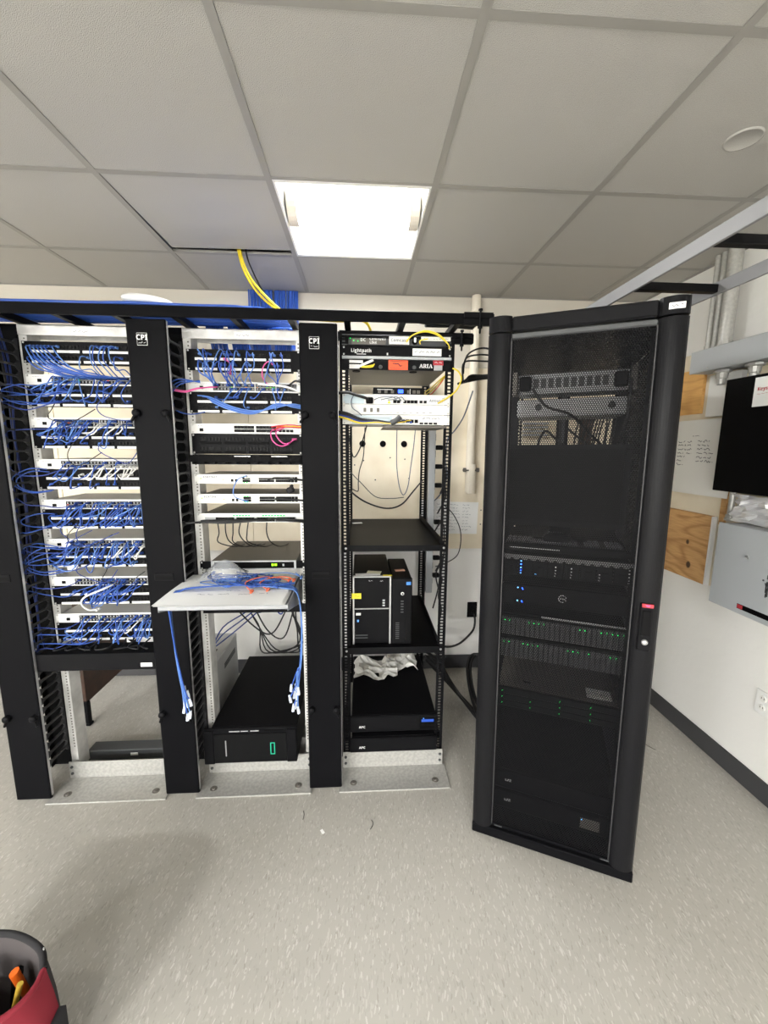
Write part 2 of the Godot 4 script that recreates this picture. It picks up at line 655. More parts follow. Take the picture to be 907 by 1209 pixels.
func build_ceiling():
	var x0 = -6.6
	var x1 = 1.865
	var z0 = -2.79
	var z1 = 6.0
	var ce := Node3D.new()
	ce.name = "ceiling"
	add_child(ce)
	tag(ce, "", "", "", "structure")
	var st = mb()
	bx(st, v3(x0 - 0.2, 3.05, z0 - 0.2), v3(x1 + 0.2, 3.2, z1 + 0.2))
	part("deck", st, M.plenum, ce)
	# the field behind the viewer: one panel of joined tiles
	var xf = GX - 4.0 * T
	var zf = GZ + 1.0 * T
	st = mb()
	bx(st, v3(x0, CEIL, zf), v3(x1, CEIL + 0.02, z1))
	bx(st, v3(x0, CEIL, z0), v3(xf, CEIL + 0.02, zf))
	part("ceiling_field", st, M.tile, ce)
	var xs = []
	for i in range(-4, 5):
		if GX + i * T < x1 - 0.02: xs.append(GX + i * T)
	xs.append(x1)
	var zs = [z0]
	for j in range(2, -2, -1): zs.append(GZ - j * T)
	# grid: main tees along z, cross tees between them, wall angle round the edge
	for k in range(0, xs.size() - 1):
		st = mb()
		bx(st, v3(xs[k] - 0.012, CEIL, z0), v3(xs[k] + 0.012, CEIL + 0.0015, zf))
		bx(st, v3(xs[k] - 0.001, CEIL + 0.0015, z0), v3(xs[k] + 0.001, CEIL + 0.04, zf))
		part("main_tee", st, M.tee, ce)
	for k in range(1, zs.size()):
		for q in xs.size() - 1:
			st = mb()
			bx(st, v3(xs[q] + 0.012, CEIL + 0.0003, zs[k] - 0.012), v3(xs[q + 1] - 0.012, CEIL + 0.0015, zs[k] + 0.012))
			if not (k == 1 and absf(xs[q] - GX) < 0.01): bx(st, v3(xs[q] + 0.002, CEIL + 0.0015, zs[k] - 0.001), v3(xs[q + 1] - 0.002, CEIL + 0.03, zs[k] + 0.001))
			part("cross_tee", st, M.tee, ce)
	st = mb()
	bx(st, v3(x0, CEIL - 0.001, z0), v3(x1, CEIL + 0.0015, z0 + 0.022))
	bx(st, v3(x1 - 0.022, CEIL - 0.001, z0), v3(x1, CEIL + 0.0015, z1))
	bx(st, v3(x0, CEIL - 0.001, z0), v3(x0 + 0.022, CEIL + 0.0015, z1))
	bx(st, v3(x0, CEIL - 0.001, z1 - 0.022), v3(x1, CEIL + 0.0015, z1))
	part("wall_angle", st, M.tee, ce)
	var lights = []
	for q in xs.size() - 1:
		for k in zs.size() - 1:
			var a = v3(xs[q], 0, zs[k])
			var b = v3(xs[q + 1], 0, zs[k + 1])
			var mid = (a + b) * 0.5
			var is_light = false
			if absf(mid.x + 0.026) < 0.1 and absf(mid.z + 1.974) < 0.1: is_light = true
			if is_light: continue
			var s = b - a - v3(0.006, 0, 0.006)
			var turn = Vector3.ZERO
			var c = v3(mid.x, CEIL + 0.0025 + 0.008, mid.z)
			if absf(mid.x + 0.636) < 0.05 and absf(mid.z + 1.974) < 0.05:     # the tile that has been pushed askew
				s = v3(0.590, 0, 0.556)
				c += v3(0.005, 0.001, 0.0195)
				turn = v3(0.004, -0.016, 0)
			st = mb()
			box(st, Vector3.ZERO, v3(s.x, 0.016, s.z), 0.002)
			part("ceiling_tile", st, M.tile, ce, c, turn)
	troffer(-0.026, -1.974, "square lay-in ceiling light with a glowing curved lens above the racks", 1.1)
	troffer(-4.902, 0.464, "added unseen fill light at the far left of the room", 3.0, true)  # out-of-view fittings from here on are added fill, strengths tuned to room brightness
	troffer(-0.026, 2.902, "added unseen fill light behind the viewer, nearest the right wall", 2.5, true)
	troffer(-2.464, 2.902, "added unseen fill light behind the viewer, middle of its row", 8.0, true)
	troffer(-4.902, 2.902, "added unseen fill light behind the viewer at the far left", 10.0, true)
	troffer(-0.026, 5.340, "added unseen fill light at the rear end of the room, nearest the right wall", 12.0, true)
	troffer(-2.464, 5.340, "added unseen fill light at the rear end of the room, middle of its row", 13.0, true)
	troffer(-4.902, 5.340, "added unseen fill light at the rear end of the room, far left corner", 14.0, true)
	# round blank cover on a tile, upper right
	st = mb()
	lathe(st, [[0.0, -0.001], [0.042, -0.001], [0.046, -0.003], [0.050, -0.003], [0.052, 0.003]], 28)
	tag(part("ceiling_cover", st, M.tile, self, v3(1.195, CEIL + 0.001, -1.375)), "round off-white blank cover set in a ceiling tile at upper right", "ceiling cover")

# ---------------------------------------------------------------- racks and cable managers
func base_angle(parent: Node, w: float, front: bool):
	# L-shaped foot: upright leg bolted to the posts, flat leg on the floor
	var s = 1.0 if front else -1.0
	var zc = 0.018 if front else -0.094
	var st = mb()
	bx(st, v3(0, 0.0, zc), v3(w, 0.092, zc + s * 0.006), 0.002)
	bx(st, v3(-0.012, 0.0, zc), v3(w + 0.012, 0.007, zc + s * 0.155), 0.002)
	part("base_angle", st, M.galvanised, parent)
	if front:
		for x in [0.055, w - 0.055]:
			st = mb()
			lathe(st, [[0.0, 0.010], [0.007, 0.010], [0.009, 0.007], [0.016, 0.0075], [0.017, 0.006]], 12, Transform3D(Basis.IDENTITY, v3(x, 0.001, zc + 0.105)), false)
			part("floor_bolt", st, M.case_grey, parent)
		for x in [0.014, w - 0.014]:
			for y in [0.032, 0.066]:
				st = mb()
				lathe(st, [[0.0, 0.006], [0.006, 0.005], [0.0075, 0.0]], 6, Transform3D(Basis(Vector3.RIGHT, PI / 2), v3(x, y, zc + 0.006)), false)
				part("hex_bolt", st, M.dark_grey, parent)

func two_post_rack(x0: float, label: String) -> Node3D:
	var w = 0.51
	var h = 2.114
	var t = thing("relay_rack", label, "equipment rack", v3(x0, 0, -1.88))
	base_angle(t, w, true)
	if x0 > -1.0: base_angle(t, w, false)
	for side in 2:
		var st = mb()
		var xa = 0.0 if side == 0 else w - 0.033
		var xw = 0.030 if side == 0 else w - 0.033
		bx(st, v3(xa, 0.03, -0.003), v3(xa + 0.033, h, 0.0), 0.001)
		bx(st, v3(xa, 0.03, -0.076), v3(xa + 0.033, h, -0.073), 0.001)
		bx(st, v3(xw, 0.03, -0.073), v3(xw + 0.003, h, -0.003))
		part("upright", st, M.aluminium, t)
		st = mb()
		var xh = 0.022 if side == 0 else w - 0.022
		var y = 0.16
		while y < h - 0.05:
			for dy in [0.0, 0.0159, 0.0318]:
				box(st, v3(xh, y + dy, 0.0004), v3(0.006, 0.006, 0.0008))
			y += 0.04445
		stuff("screw_holes", st, M.case_grey, t)
	for e in [[0.004, 1.0], [-0.080, -1.0]]:
		var st = mb()
		var zc = e[0]
		bx(st, v3(0, h - 0.042, zc), v3(w, h, zc - e[1] * 0.004), 0.001)
		bx(st, v3(0, h - 0.004, zc), v3(w, h, zc - e[1] * 0.036), 0.001)
		part("top_angle", st, M.aluminium, t)
	var st2 = mb()
	box(st2, v3(0.255, h - 0.025, 0.0048), v3(0.072, 0.022, 0.0008))
	part("maker_label", st2, M.paper_grey, t)
	st2 = mb()
	scribble(st2, v3(0.226, h - 0.025, 0.0056), 0.058, 0.009)
	part("label_print", st2, M.ink_grey, t)
	return t

func four_post_rack(x0: float) -> Node3D:
	var w = 0.51
	var h = 2.114
	var t = thing("four_post_rack", "black four-post rack with square-holed posts and empty shelf, beside the closed cabinet", "equipment rack", v3(x0, 0, -1.88))
	base_angle(t, w, true)
	for e in [[0.0, 0], [0.0, 1], [-0.70, 0], [-0.70, 1]]:
		var st = mb()
		var z = e[0]
		var back = z < -0.1
		var xa = 0.0 if e[1] == 0 else w - 0.040
		# flange with real square holes: two strips and rungs
		for xs in [[0.0, 0.013], [0.026, 0.040]]:
			bx(st, v3(xa + xs[0], 0.03, z - 0.002), v3(xa + xs[1], h, z))
		var y = 0.03
		while y < h:
			bx(st, v3(xa + 0.013, y, z - 0.002), v3(xa + 0.026, minf(y + 0.0065, h), z))
			y += 0.0159
		var xo = xa if e[1] == 0 else xa + 0.038
		var zz = z + 0.045 if back else z - 0.045
		# side leg, with holes too
		for q in [[0.002, 0.018], [0.031, 0.045]]:
			bx(st, v3(xo, 0.03, z - q[0] if not back else z + q[0]), v3(xo + 0.002, h, z - q[1] if not back else z + q[1]))
		y = 0.03
		while y < h:
			bx(st, v3(xo, y, z - 0.018 if not back else z + 0.018), v3(xo + 0.002, minf(y + 0.016, h), z - 0.031 if not back else z + 0.031))
			y += 0.0318
		part("post", st, M.black_smooth, t)
	for y in [h - 0.03, 0.10]:
		for x in [0.001, w - 0.026]:
			var st = mb()
			bx(st, v3(x, y, -0.66), v3(x + 0.025, y + 0.028, -0.045), 0.002)
			part("side_rail", st, M.black_smooth, t)
	for z in [0.004, -0.706]:
		var st = mb()
		bx(st, v3(0, h - 0.024, z - 0.004), v3(w, h + 0.006, z), 0.001)
		bx(st, v3(0, h + 0.002, z - 0.04), v3(w, h + 0.006, z), 0.001)
		part("top_angle", st, M.black_smooth, t)
	var st3 = mb()
	bx(st3, v3(0, 0.03, -0.706), v3(w, 0.09, -0.702))
	part("rear_brace", st3, M.black_smooth, t)
	return t

var finger_mesh: ArrayMesh
var knob_mesh: ArrayMesh

func cable_manager(xc: float, label: String):
	var w = 0.153
	var h = 2.108
	var t = thing("cable_manager", label, "cable manager", v3(xc, 0, -1.736))
	var st = mb()
	bx(st, v3(-w / 2, 0.004, -0.016), v3(w / 2, h, 0), 0.004)
	part("door", st, M.black_paint, t)
	st = mb()
	bx(st, v3(w / 2 - 0.002, 0.02, -0.017), v3(w / 2 + 0.0012, h - 0.004, -0.006))
	part("door_edge_highlight", st, M.edge_silver, t).set_meta("label", "highlight on the door edge, built as a silver strip")  # silver strip put in as the highlight along the black door
	st = mb()
	bx(st, v3(-w / 2 + 0.012, 0.0, -0.226), v3(w / 2 - 0.012, h, -0.222))
	bx(st, v3(-w / 2 + 0.012, 0.0, -0.222), v3(-w / 2 + 0.014, h, -0.20))
	bx(st, v3(w / 2 - 0.014, 0.0, -0.222), v3(w / 2 - 0.012, h, -0.20))
	part("spine", st, M.black_matte, t)
	if finger_mesh == null:
		st = mb()
		var poly := PackedVector2Array()
		for p in [[-0.145, -0.022], [-0.140, -0.022], [-0.128, -0.008], [-0.118, -0.004], [-0.045, -0.004], [-0.034, -0.008], [-0.026, -0.017], [-0.020, -0.018], [-0.020, 0.018], [-0.026, 0.017], [-0.034, 0.008], [-0.045, 0.004], [-0.118, 0.004], [-0.128, 0.008], [-0.140, 0.022], [-0.145, 0.022]]:
			poly.append(Vector2(p[0], p[1]))
		prism(st, poly, -0.005, 0.005, Transform3D(Basis(v3(0, 0, 1), Vector3.UP, Vector3.RIGHT), Vector3.ZERO))
		finger_mesh = done(st)
		st = mb()
		lathe(st, [[0.0, 0.016], [0.010, 0.015], [0.012, 0.012], [0.012, 0.0]], 14, Transform3D(Basis(Vector3.RIGHT, PI / 2), Vector3.ZERO))
		box(st, v3(0, -0.014, 0.009), v3(0.007, 0.032, 0.008), 0.002)
		knob_mesh = done(st)
	for sx in [1, -1]:
		for k in 43:
			put("finger", finger_mesh, M.finger_plastic, t, v3(sx * (w / 2 - 0.007), 0.17 + k * 0.04445, 0))
		st = mb()
		bx(st, v3(sx * (w / 2 - 0.012), 0.05, -0.152), v3(sx * (w / 2 - 0.002), h - 0.02, -0.145))
		part("finger_rail", st, M.black_smooth, t)
	for e in [[-0.058, 1.749, 0.55], [0.055, 1.749, -0.5], [-0.058, 0.422, 0.3], [0.055, 0.420, -0.3]]:
		put("latch_knob", knob_mesh, M.black_smooth, t, v3(e[0], e[1], 0.0), v3(0, 0, -e[2])).scale = Vector3.ONE * 1.3
	# recessed pull in the middle of the door
	st = mb()
	bx(st, v3(-0.045, 1.048, -0.002), v3(0.035, 1.081, 0.003), 0.0015)
	part("pull_frame", st, M.black_smooth, t)
	st = mb()
	bx(st, v3(-0.040, 1.053, 0.002), v3(0.030, 1.068, 0.0036))
	part("pull_recess", st, M.black_deep, t)
	st = mb()
	bx(st, v3(-0.036, 2.008, 0), v3(0.004, 2.055, 0.0025), 0.002)
	var b = part("badge", st, M.ink_white, t)
	st = mb()
	bx(st, v3(-0.0345, 2.0095, 0.002), v3(0.0025, 2.0535, 0.0032), 0.001)
	part("badge_face", st, M.black_deep, b)
	lettering(b, "CPI", 0.0195, v3(-0.016, 2.0375, 0.0038), M.ink_white)
	st = mb()
	scribble(st, v3(-0.030, 2.018, 0.0036), 0.028, 0.006)
	part("small_print", st, M.ink_white, b)
	# dark blue cables running down inside the channel
	for k in 7:
		var pts = []
		var x = r(-0.045, 0.055)
		var z = r(-0.15, -0.06)
		var y = 2.1
		while y > 0.5 + k * 0.07:
			pts.append(v3(xc + x + r(-0.012, 0.012), y, -1.736 + z + r(-0.015, 0.015)))
			y -= r(0.14, 0.22)
		var c = mb()
		tube(c, spline(pts, 4), 0.0042, 5)
		tag(part("riser_cable", c, M.blue_dark if k < 5 else M.black_cable), ("dark blue cable" if k < 5 else "black cable") + " running down inside the " + ("left" if xc < -1.2 else "second" if xc < -0.5 else "third") + " vertical cable manager", "cable", "riser cables in the " + ("left" if xc < -1.2 else "second" if xc < -0.5 else "third") + " cable manager")

func build_racks():
	two_post_rack(-1.425, "aluminium two-post rack at left, crowded with blue patch cords")
	two_post_rack(-0.757, "aluminium two-post rack in the middle, holding a tray of papers")
	four_post_rack(-0.092)
	cable_manager(-1.505, "black vertical cable manager at the far left end of the racks")
	cable_manager(-0.837, "black vertical cable manager with hanging blue plugs before its door")
	cable_manager(-0.169, "black vertical cable manager between the tray rack and four-post rack")

# ladder: two side bars and rungs; runs along local +x
func runway(at: Vector3, turn: Vector3, length: float, label: String, m: StandardMaterial3D, rung_m: StandardMaterial3D, first_rung: float, gap := 0.2286):
	var t = thing("cable_runway", label, "cable runway", at, turn)
	for z in [0.0, -0.305]:
		var st = mb()
		bx(st, v3(0, 0, z - 0.010), v3(length, 0.042, z), 0.0015)
		part("stringer", st, m, t)
	var x = first_rung
	while x < length:
		var st = mb()
		bx(st, v3(x - 0.013, 0.006, -0.295), v3(x + 0.013, 0.032, -0.010), 0.002)
		part("rung", st, rung_m, t)
		x += gap
	return t

func build_runways():
	var a = runway(v3(-2.4, 2.1165, -1.736), Vector3.ZERO, 2.945, "black ladder runway lying across the tops of all three racks", M.black_paint, M.black_smooth, 0.06)
	# splice clamps at the right end
	for z in [0.0, -0.305]:
		var st = mb()
		bx(st, v3(2.82, -0.004, z - 0.014), v3(2.94, 0.02, z + 0.004), 0.001)
		bx(st, v3(2.82, 0.024, z - 0.014), v3(2.94, 0.046, z + 0.004), 0.001)
		part("splice", st, M.black_smooth, a)
		st = mb()
		lathe(st, [[0.0, -0.035], [0.004, -0.03], [0.004, -0.012], [0.010, -0.012], [0.010, 0.0], [0.004, 0.0], [0.004, 0.055], [0.009, 0.055], [0.009, 0.062], [0.0, 0.062]], 8, Transform3D(Basis.IDENTITY, v3(2.885, -0.005, z + 0.008)), false)
		part("clamp_bolt", st, M.black_smooth, a)
	# grey runway over the cabinet, running towards the viewer
	runway(v3(1.235, 2.148, 1.2), v3(0, PI / 2, 0), 3.25, "grey ladder runway with black rungs passing over the closed cabinet", M.runway_grey, M.black_smooth, 0.405, 0.32)
	# blue trunk cables lying on the black runway
	for k in 34:
		var z0 = -1.765 - 0.25 * (k % 17) / 17.0
		var lay = k / 17
		var pts = []
		var x = -2.3
		while x < -0.40:
			pts.append(v3(x, 2.156 + 0.012 * lay + r(0, 0.006), z0 + r(-0.007, 0.007)))
			x += r(0.16, 0.24)
		pts.append(v3(-0.36 + r(-0.02, 0.05), 2.156, z0 - 0.02))
		var st = mb()
		tube(st, spline(pts, 3), 0.0062, 5)
		tag(part("trunk_cable", st, [M.blue_bundle, M.blue_cable][k % 2]), "blue trunk cable lying along the black runway above the racks", "cable", "blue trunk cables on the runway")
	# the blue waterfall against the wall, four flat bundles
	for b in 4:
		var bun = thing("cable_bundle", ["blue bundle nearest the left of four coming down the back wall", "second blue bundle from the left of four coming down the back wall", "third blue bundle from the left of four coming down the back wall", "rightmost blue bundle of four coming down the back wall"][b], "cable bundle", v3(-0.655 + b * 0.078, 2.1, -2.745), Vector3.ZERO, "four blue bundles coming down the back wall")
		for k in 9:
			var st = mb()
			var x = (k - 4) * 0.0078
			tube(st, spline([v3(x, CEIL - 2.1 - 0.003, 0.0 + r(-0.006, 0.006)), v3(x + r(-0.004, 0.004), 0.36, r(-0.008, 0.012)), v3(x + r(-0.004, 0.004), 0.2, 0.02), v3(x, 0.1, 0.14), v3(x, 0.068, 0.30), v3(x, 0.068, 0.62)], 4), 0.0046, 5)
			part("cable", st, [M.blue_bundle, M.blue_cable, M.blue_bundle][k % 3], bun)
	# blue bundles that drop behind the top panels of the middle rack
	for b in 4:
		var bun = thing("cable_bundle", ["blue bundle at the left of those dropping behind the middle rack", "second blue bundle of those dropping behind the middle rack", "third blue bundle of those dropping behind the middle rack", "blue bundle at the right of those dropping behind the middle rack"][b], "cable bundle", v3(-0.655 + b * 0.098, 2.0, -2.0), Vector3.ZERO, "blue bundles dropping behind the middle rack")
		for k in 9:
			var st = mb()
			var x = (k - 4) * 0.0088
			tube(st, spline([v3(x, 0.150, 0.02), v3(x, 0.10, -0.03 + r(-0.004, 0.004)), v3(x + r(-0.004, 0.004), 0.04, -0.05), v3(x * 0.8, -0.03, -0.03), v3(x * 0.6, -0.045, 0.03)], 4), 0.0046, 5)
			part("cable", st, M.blue_cable if k % 2 else M.blue_bundle, bun)
	# two yellow fibre cords out of the ceiling gap
	for k in 2:
		var st = mb()
		var dx = k * 0.014
		tube(st, spline([v3(-0.610 + dx * 0.7, 2.72, -2.262), v3(-0.606 + dx * 0.7, 2.575, -2.256), v3(-0.56 + dx, 2.45, -2.2), v3(-0.47 + dx * 1.4, 2.32, -2.08 + 0.02 * k), v3(-0.36 + dx, 2.215, -1.97), v3(-0.30 + dx, 2.18, -1.93), v3(-0.10, 2.165, -1.90 - 0.01 * k), v3(0.02, 2.16 , -1.88 - 0.012 * k), v3(0.055, 2.10, -1.93 - 0.01 * k)], 6), 0.0055, 6)
		tag(part("fibre_cable", st, M.yellow_cable), "yellow fibre cord hanging from the ceiling gap down to the runway", "cable", "yellow fibre cords from the ceiling")
	var st5 = mb()
	tube(st5, spline([v3(-0.575, 2.72, -2.262), v3(-0.57, 2.575, -2.262), v3(-0.53, 2.47, -2.23), v3(-0.47, 2.36, -2.16), v3(-0.40, 2.25, -2.06)], 6), 0.004, 6)
	tag(part("ceiling_cable", st5, M.black_cable), "thin black cable hanging behind the yellow fibre cords at the ceiling gap", "cable")
	# round white access point resting on the cables
	var ap = thing("access_point", "round white domed access point lying on the blue cables over the racks", "access point", v3(-0.895, 2.205, -1.90), v3(0.16, 0, -0.10))
	var st6 = mb()
	lathe(st6, [[0.0, 0.0], [0.085, 0.0], [0.098, 0.010], [0.100, 0.018], [0.094, 0.026], [0.075, 0.034], [0.04, 0.039], [0.0, 0.040]], 28)
	part("dome", st6, M.white_plastic, ap)
	st6 = mb()
	lathe(st6, [[0.012, 0.0385], [0.014, 0.0415], [0.010, 0.0425], [0.0, 0.0425]], 14)
	part("emblem", st6, M.grey_light, ap)
	for k in 7:
		var st = mb()
		box(st, Vector3.ZERO, v3(r(0.014, 0.026), 0.012, r(0.012, 0.02)), 0.003)
		tag(part("cable_clip", st, M.white_plastic, self, v3(-0.785 + k * 0.014, 2.190 + 0.004 * (k % 2), -1.87 - 0.03 * (k % 3)), v3(0, k * 0.9, r(-0.3, 0.3))), "small white plastic clip in the pile beside the round access point", "cable clip", "white clips beside the access point")
	# black cables on the right end of the runway
	for k in 3:
		var st = mb()
		tube(st, spline([v3(-0.02 + 0.03 * k, 2.162, -1.80), v3(0.10 + 0.03 * k, 2.178, -1.84), v3(0.25, 2.176 - 0.004 * k, -1.86 - 0.02 * k), v3(0.40, 2.17, -1.90 - 0.03 * k), v3(0.52, 2.165, -1.93 - 0.02 * k)], 5), 0.006, 6)
		tag(part("power_cable", st, M.black_cable), "black cable lying on the runway above the four-post rack", "cable", "black cables on the runway over the four-post rack")
	var stc = mb()
	tube(stc, spline([v3(0.30, 2.175, -1.98), v3(0.46, 2.20, -2.06), v3(0.62, 2.245, -2.14), v3(0.78, 2.28, -2.2), v3(0.92, 2.25, -2.2), v3(1.02, 2.15, -2.1), v3(1.05, 2.06, -2.0)], 6), 0.0075, 6)
	tag(part("power_cable", stc, M.black_cable), "thick black cable arching from the runway over onto the closed cabinet", "cable")

# ---------------------------------------------------------------- rack equipment
const EAR := 0.2413      # half of 19 inches
var cache := {}

func ear_screws(t: Node, y: float, hh: float):
	if not cache.has("screw"):
		var st = mb()
		lathe(st, [[0.0, 0.0022], [0.0036, 0.0018], [0.0042, 0.0]], 8, Transform3D(Basis(Vector3.RIGHT, PI / 2), Vector3.ZERO), false)
		cache.screw = done(st)
	for sx in [-1, 1]:
		for yy in [y + 0.0064, y + hh - 0.0064]:
			put("screw", cache.screw, M.aluminium, t, v3(sx * (EAR - 0.008), yy, 0.0005))

# raised jack frame with a real hollow
func jack(st: SurfaceTool, c: Vector3, w: float, h: float, d := 0.004, rim := 0.0016):
	var o = [v3(-w / 2, -h / 2, 0), v3(w / 2, -h / 2, 0), v3(w / 2, h / 2, 0), v3(-w / 2, h / 2, 0)]
	var i = [v3(-w / 2 + rim, -h / 2 + rim, 0), v3(w / 2 - rim, -h / 2 + rim, 0), v3(w / 2 - rim, h / 2 - rim, 0), v3(-w / 2 + rim, h / 2 - rim, 0)]
	for k in 4:
		var q = (k + 1) % 4
		face(st, [c + o[k] + v3(0, 0, d), c + o[q] + v3(0, 0, d), c + i[q] + v3(0, 0, d), c + i[k] + v3(0, 0, d)], Vector3.BACK)
		face(st, [c + o[k], c + o[q], c + o[q] + v3(0, 0, d), c + o[k] + v3(0, 0, d)], o[k] + o[q])
		face(st, [c + i[k] + v3(0, 0, 0.0006), c + i[q] + v3(0, 0, 0.0006), c + i[q] + v3(0, 0, d), c + i[k] + v3(0, 0, d)], -(i[k] + i[q]))
	face(st, [c + i[0] + v3(0, 0, 0.0006), c + i[1] + v3(0, 0, 0.0006), c + i[2] + v3(0, 0, 0.0006), c + i[3] + v3(0, 0, 0.0006)], Vector3.BACK)

func faceplate(t: Node, hh: float, m: Material, thick := 0.004, ch := 0.0008):
	var st = mb()
	bx(st, v3(-EAR, 0.0006, -thick), v3(EAR, hh - 0.0006, 0), ch)
	return part("faceplate", st, m, t)

# x of port n (0..23) in a row of a patch panel or switch, relative to the device
func px_panel(n: int) -> float:
	return -0.197 + (n / 6) * 0.1045 + (n % 6) * 0.0148

func py_panel(row: int) -> float:
	return 0.066 if row == 0 else 0.0235

func patch_panel(xc: float, y: float, label: String, group: String, strips := true, at_z := ZF) -> Node3D:
	var t = thing("patch_bay", label, "patch panel", v3(xc, y, at_z), Vector3.ZERO, group)
	faceplate(t, 0.0889, M.black_smooth)
	if not cache.has("panel_ports"):
		var st = mb()
		for row in 2:
			for n in 24:
				jack(st, v3(px_panel(n), py_panel(row), 0.0002), 0.0128, 0.0135)
		cache.panel_ports = done(st)
		st = mb()
		bx(st, v3(-0.046, -0.0052, 0), v3(0.046, 0.0052, 0.0026), 0.0006)
		cache.strip = done(st)
		st = mb()
		bx(st, v3(-0.05, 0.002, -0.055), v3(0.05, 0.082, -0.004), 0.002)
		cache.panel_back = done(st)
	var pp = put("ports", cache.panel_ports, M.jack, t)
	pp.set_meta("kind", "stuff")
	for k in 4:
		put("terminal_block", cache.panel_back, M.black_matte, t, v3(-0.197 + 0.037 + k * 0.1045, 0, 0))
		for row in 2:
			put("label_strip", cache.strip, M.paper if strips else M.black_matte, t, v3(-0.197 + 0.037 + k * 0.1045, 0.0480 if row == 0 else 0.0064, 0.0))
	ear_screws(t, 0, 0.0889)
	return t

func px_switch(n: int) -> float:          # 0..23 columns
	return -0.128 + (n / 6) * 0.0905 + (n % 6) * 0.0142

func py_switch(row: int) -> float:
	return 0.0285 if row == 0 else 0.0135

func switch_48(xc: float, y: float, label: String, group: String, leds: Array) -> Node3D:
	var t = thing("network_switch", label, "network switch", v3(xc, y, ZF), Vector3.ZERO, group)
	if not cache.has("sw_ports"):
		var st = mb()
		for row in 2:
			for n in 24:
				jack(st, v3(px_switch(n), py_switch(row), 0.0002), 0.0130, 0.0125)
		cache.sw_ports = done(st)
		st = mb()
		for k in 4:
			bx(st, v3(px_switch(k * 6) - 0.009, 0.005, -0.001), v3(px_switch(k * 6 + 5) + 0.009, 0.0375, 0.0008), 0.0003)
		cache.sw_block = done(st)
		st = mb()
		bx(st, v3(-0.218, 0.0015, -0.26), v3(0.218, 0.0425, -0.004), 0.0015)
		cache.sw_body = done(st)
		cache.led = boxmesh(v3(0.0045, 0.0045, 0.002), 0.0, v3(0, 0, 0.001))
	put("chassis", cache.sw_body, M.grey_light, t)
	faceplate(t, 0.0438, M.white_metal)
	put("port_block", cache.sw_block, M.grey_light, t)
	put("ports", cache.sw_ports, M.jack, t).set_meta("kind", "stuff")
	var st2 = mb()
	jack(st2, v3(-0.185, 0.018, 0.0002), 0.014, 0.0125)
	part("console_port", st2, M.jack, t)
	st2 = mb()
	scribble(st2, v3(-0.214, 0.034, 0.0006), 0.05, 0.004)
	part("printed_name", st2, M.ink_grey, t)
	for l in leds:
		put("indicator_light", cache.led, M[l[1]], t, v3(px_switch(l[0]), 0.0205, 0.001))
	ear_screws(t, 0, 0.0438)
	return t

# one cord with a plug at each end; p are world points
func cord(m: Material, rad: float, p: Array, label: String, group: String, plugs := true, called := "patch_cable", steps := 4) -> MeshInstance3D:
	if not cache.has("plug"):
		var st = mb()
		bx(st, v3(-0.0056, -0.0045, -0.010), v3(0.0056, 0.0045, 0.008), 0.0012)
		bx(st, v3(-0.0042, -0.0036, 0.008), v3(0.0042, 0.0036, 0.020), 0.0012)
		cache.plug = done(st)
	var st = mb()
	tube(st, spline(p, steps), rad, 5)
	var o = part(called, st, m)
	tag(o, label, "cable", group)
	if plugs:
		for e in [p[0], p[p.size() - 1]]:
			put("plug", cache.plug, m, o, e - v3(0, 0, 0.006))
	return o

# a short cord from a switch port down (or up) to a panel port, bowing out in front
func jumper(a: Vector3, b: Vector3, m: Material, label: String, group: String, sag := 0.03, out := 0.05, rad := 0.0024):
	var o1 = out * r(0.7, 1.3)
	var mid = (a + b) * 0.5 + v3(r(-0.02, 0.02), -sag * r(0.5, 1.4), o1)
	cord(m, rad, [a + v3(0, 0, 0.004), a + v3(r(-0.004, 0.004), -0.004, o1 * 0.7), mid, b + v3(r(-0.006, 0.006), -0.003 + r(-0.008, 0.004), o1 * 0.65), b + v3(0, 0, 0.004)], label, group)

# a cord that leaves a port, sweeps to the left edge of the rack and into the cable manager
func side_run(a: Vector3, x_edge: float, m: Material, label: String, group: String, y_to: float):
	var z = ZF + r(0.04, 0.085)
	var pts = [a + v3(0, 0, 0.004), a + v3(-0.004, -0.006, r(0.03, 0.05))]
	var x = a.x - 0.05
	while x > x_edge + 0.05:
		pts.append(v3(x, lerpf(a.y, y_to, clampf((a.x - x) / (a.x - x_edge), 0, 1)) + r(-0.008, 0.006) - 0.012, z + r(-0.01, 0.01)))
		x -= r(0.06, 0.10)
	pts.append(v3(x_edge + 0.01, y_to - 0.004, z + 0.004))
	pts.append(v3(x_edge - 0.03, y_to - r(-0.03, 0.03), -1.79))
	pts.append(v3(x_edge - 0.05, y_to - r(0.04, 0.14), -1.82))
	var o = cord(m, 0.0024, pts, label, group, false)
	put("plug", cache.plug, m, o, a - v3(0, 0, 0.006))

func loop_out(x_edge: float, y0: float, y1: float, m: Material, label: String, group: String):
	var rr = r(0.025, 0.045)
	cord(m, 0.0024, [v3(x_edge + 0.07, y0, ZF + 0.03), v3(x_edge + 0.02, y0 + 0.004, ZF + 0.06), v3(x_edge - rr * 0.7, lerpf(y0, y1, 0.3), ZF + 0.085), v3(x_edge - rr * 0.6, lerpf(y0, y1, 0.7), ZF + 0.085), v3(x_edge + 0.02, y1, ZF + 0.06), v3(x_edge + 0.08, y1 + 0.006, ZF + 0.03)], label, group, false)

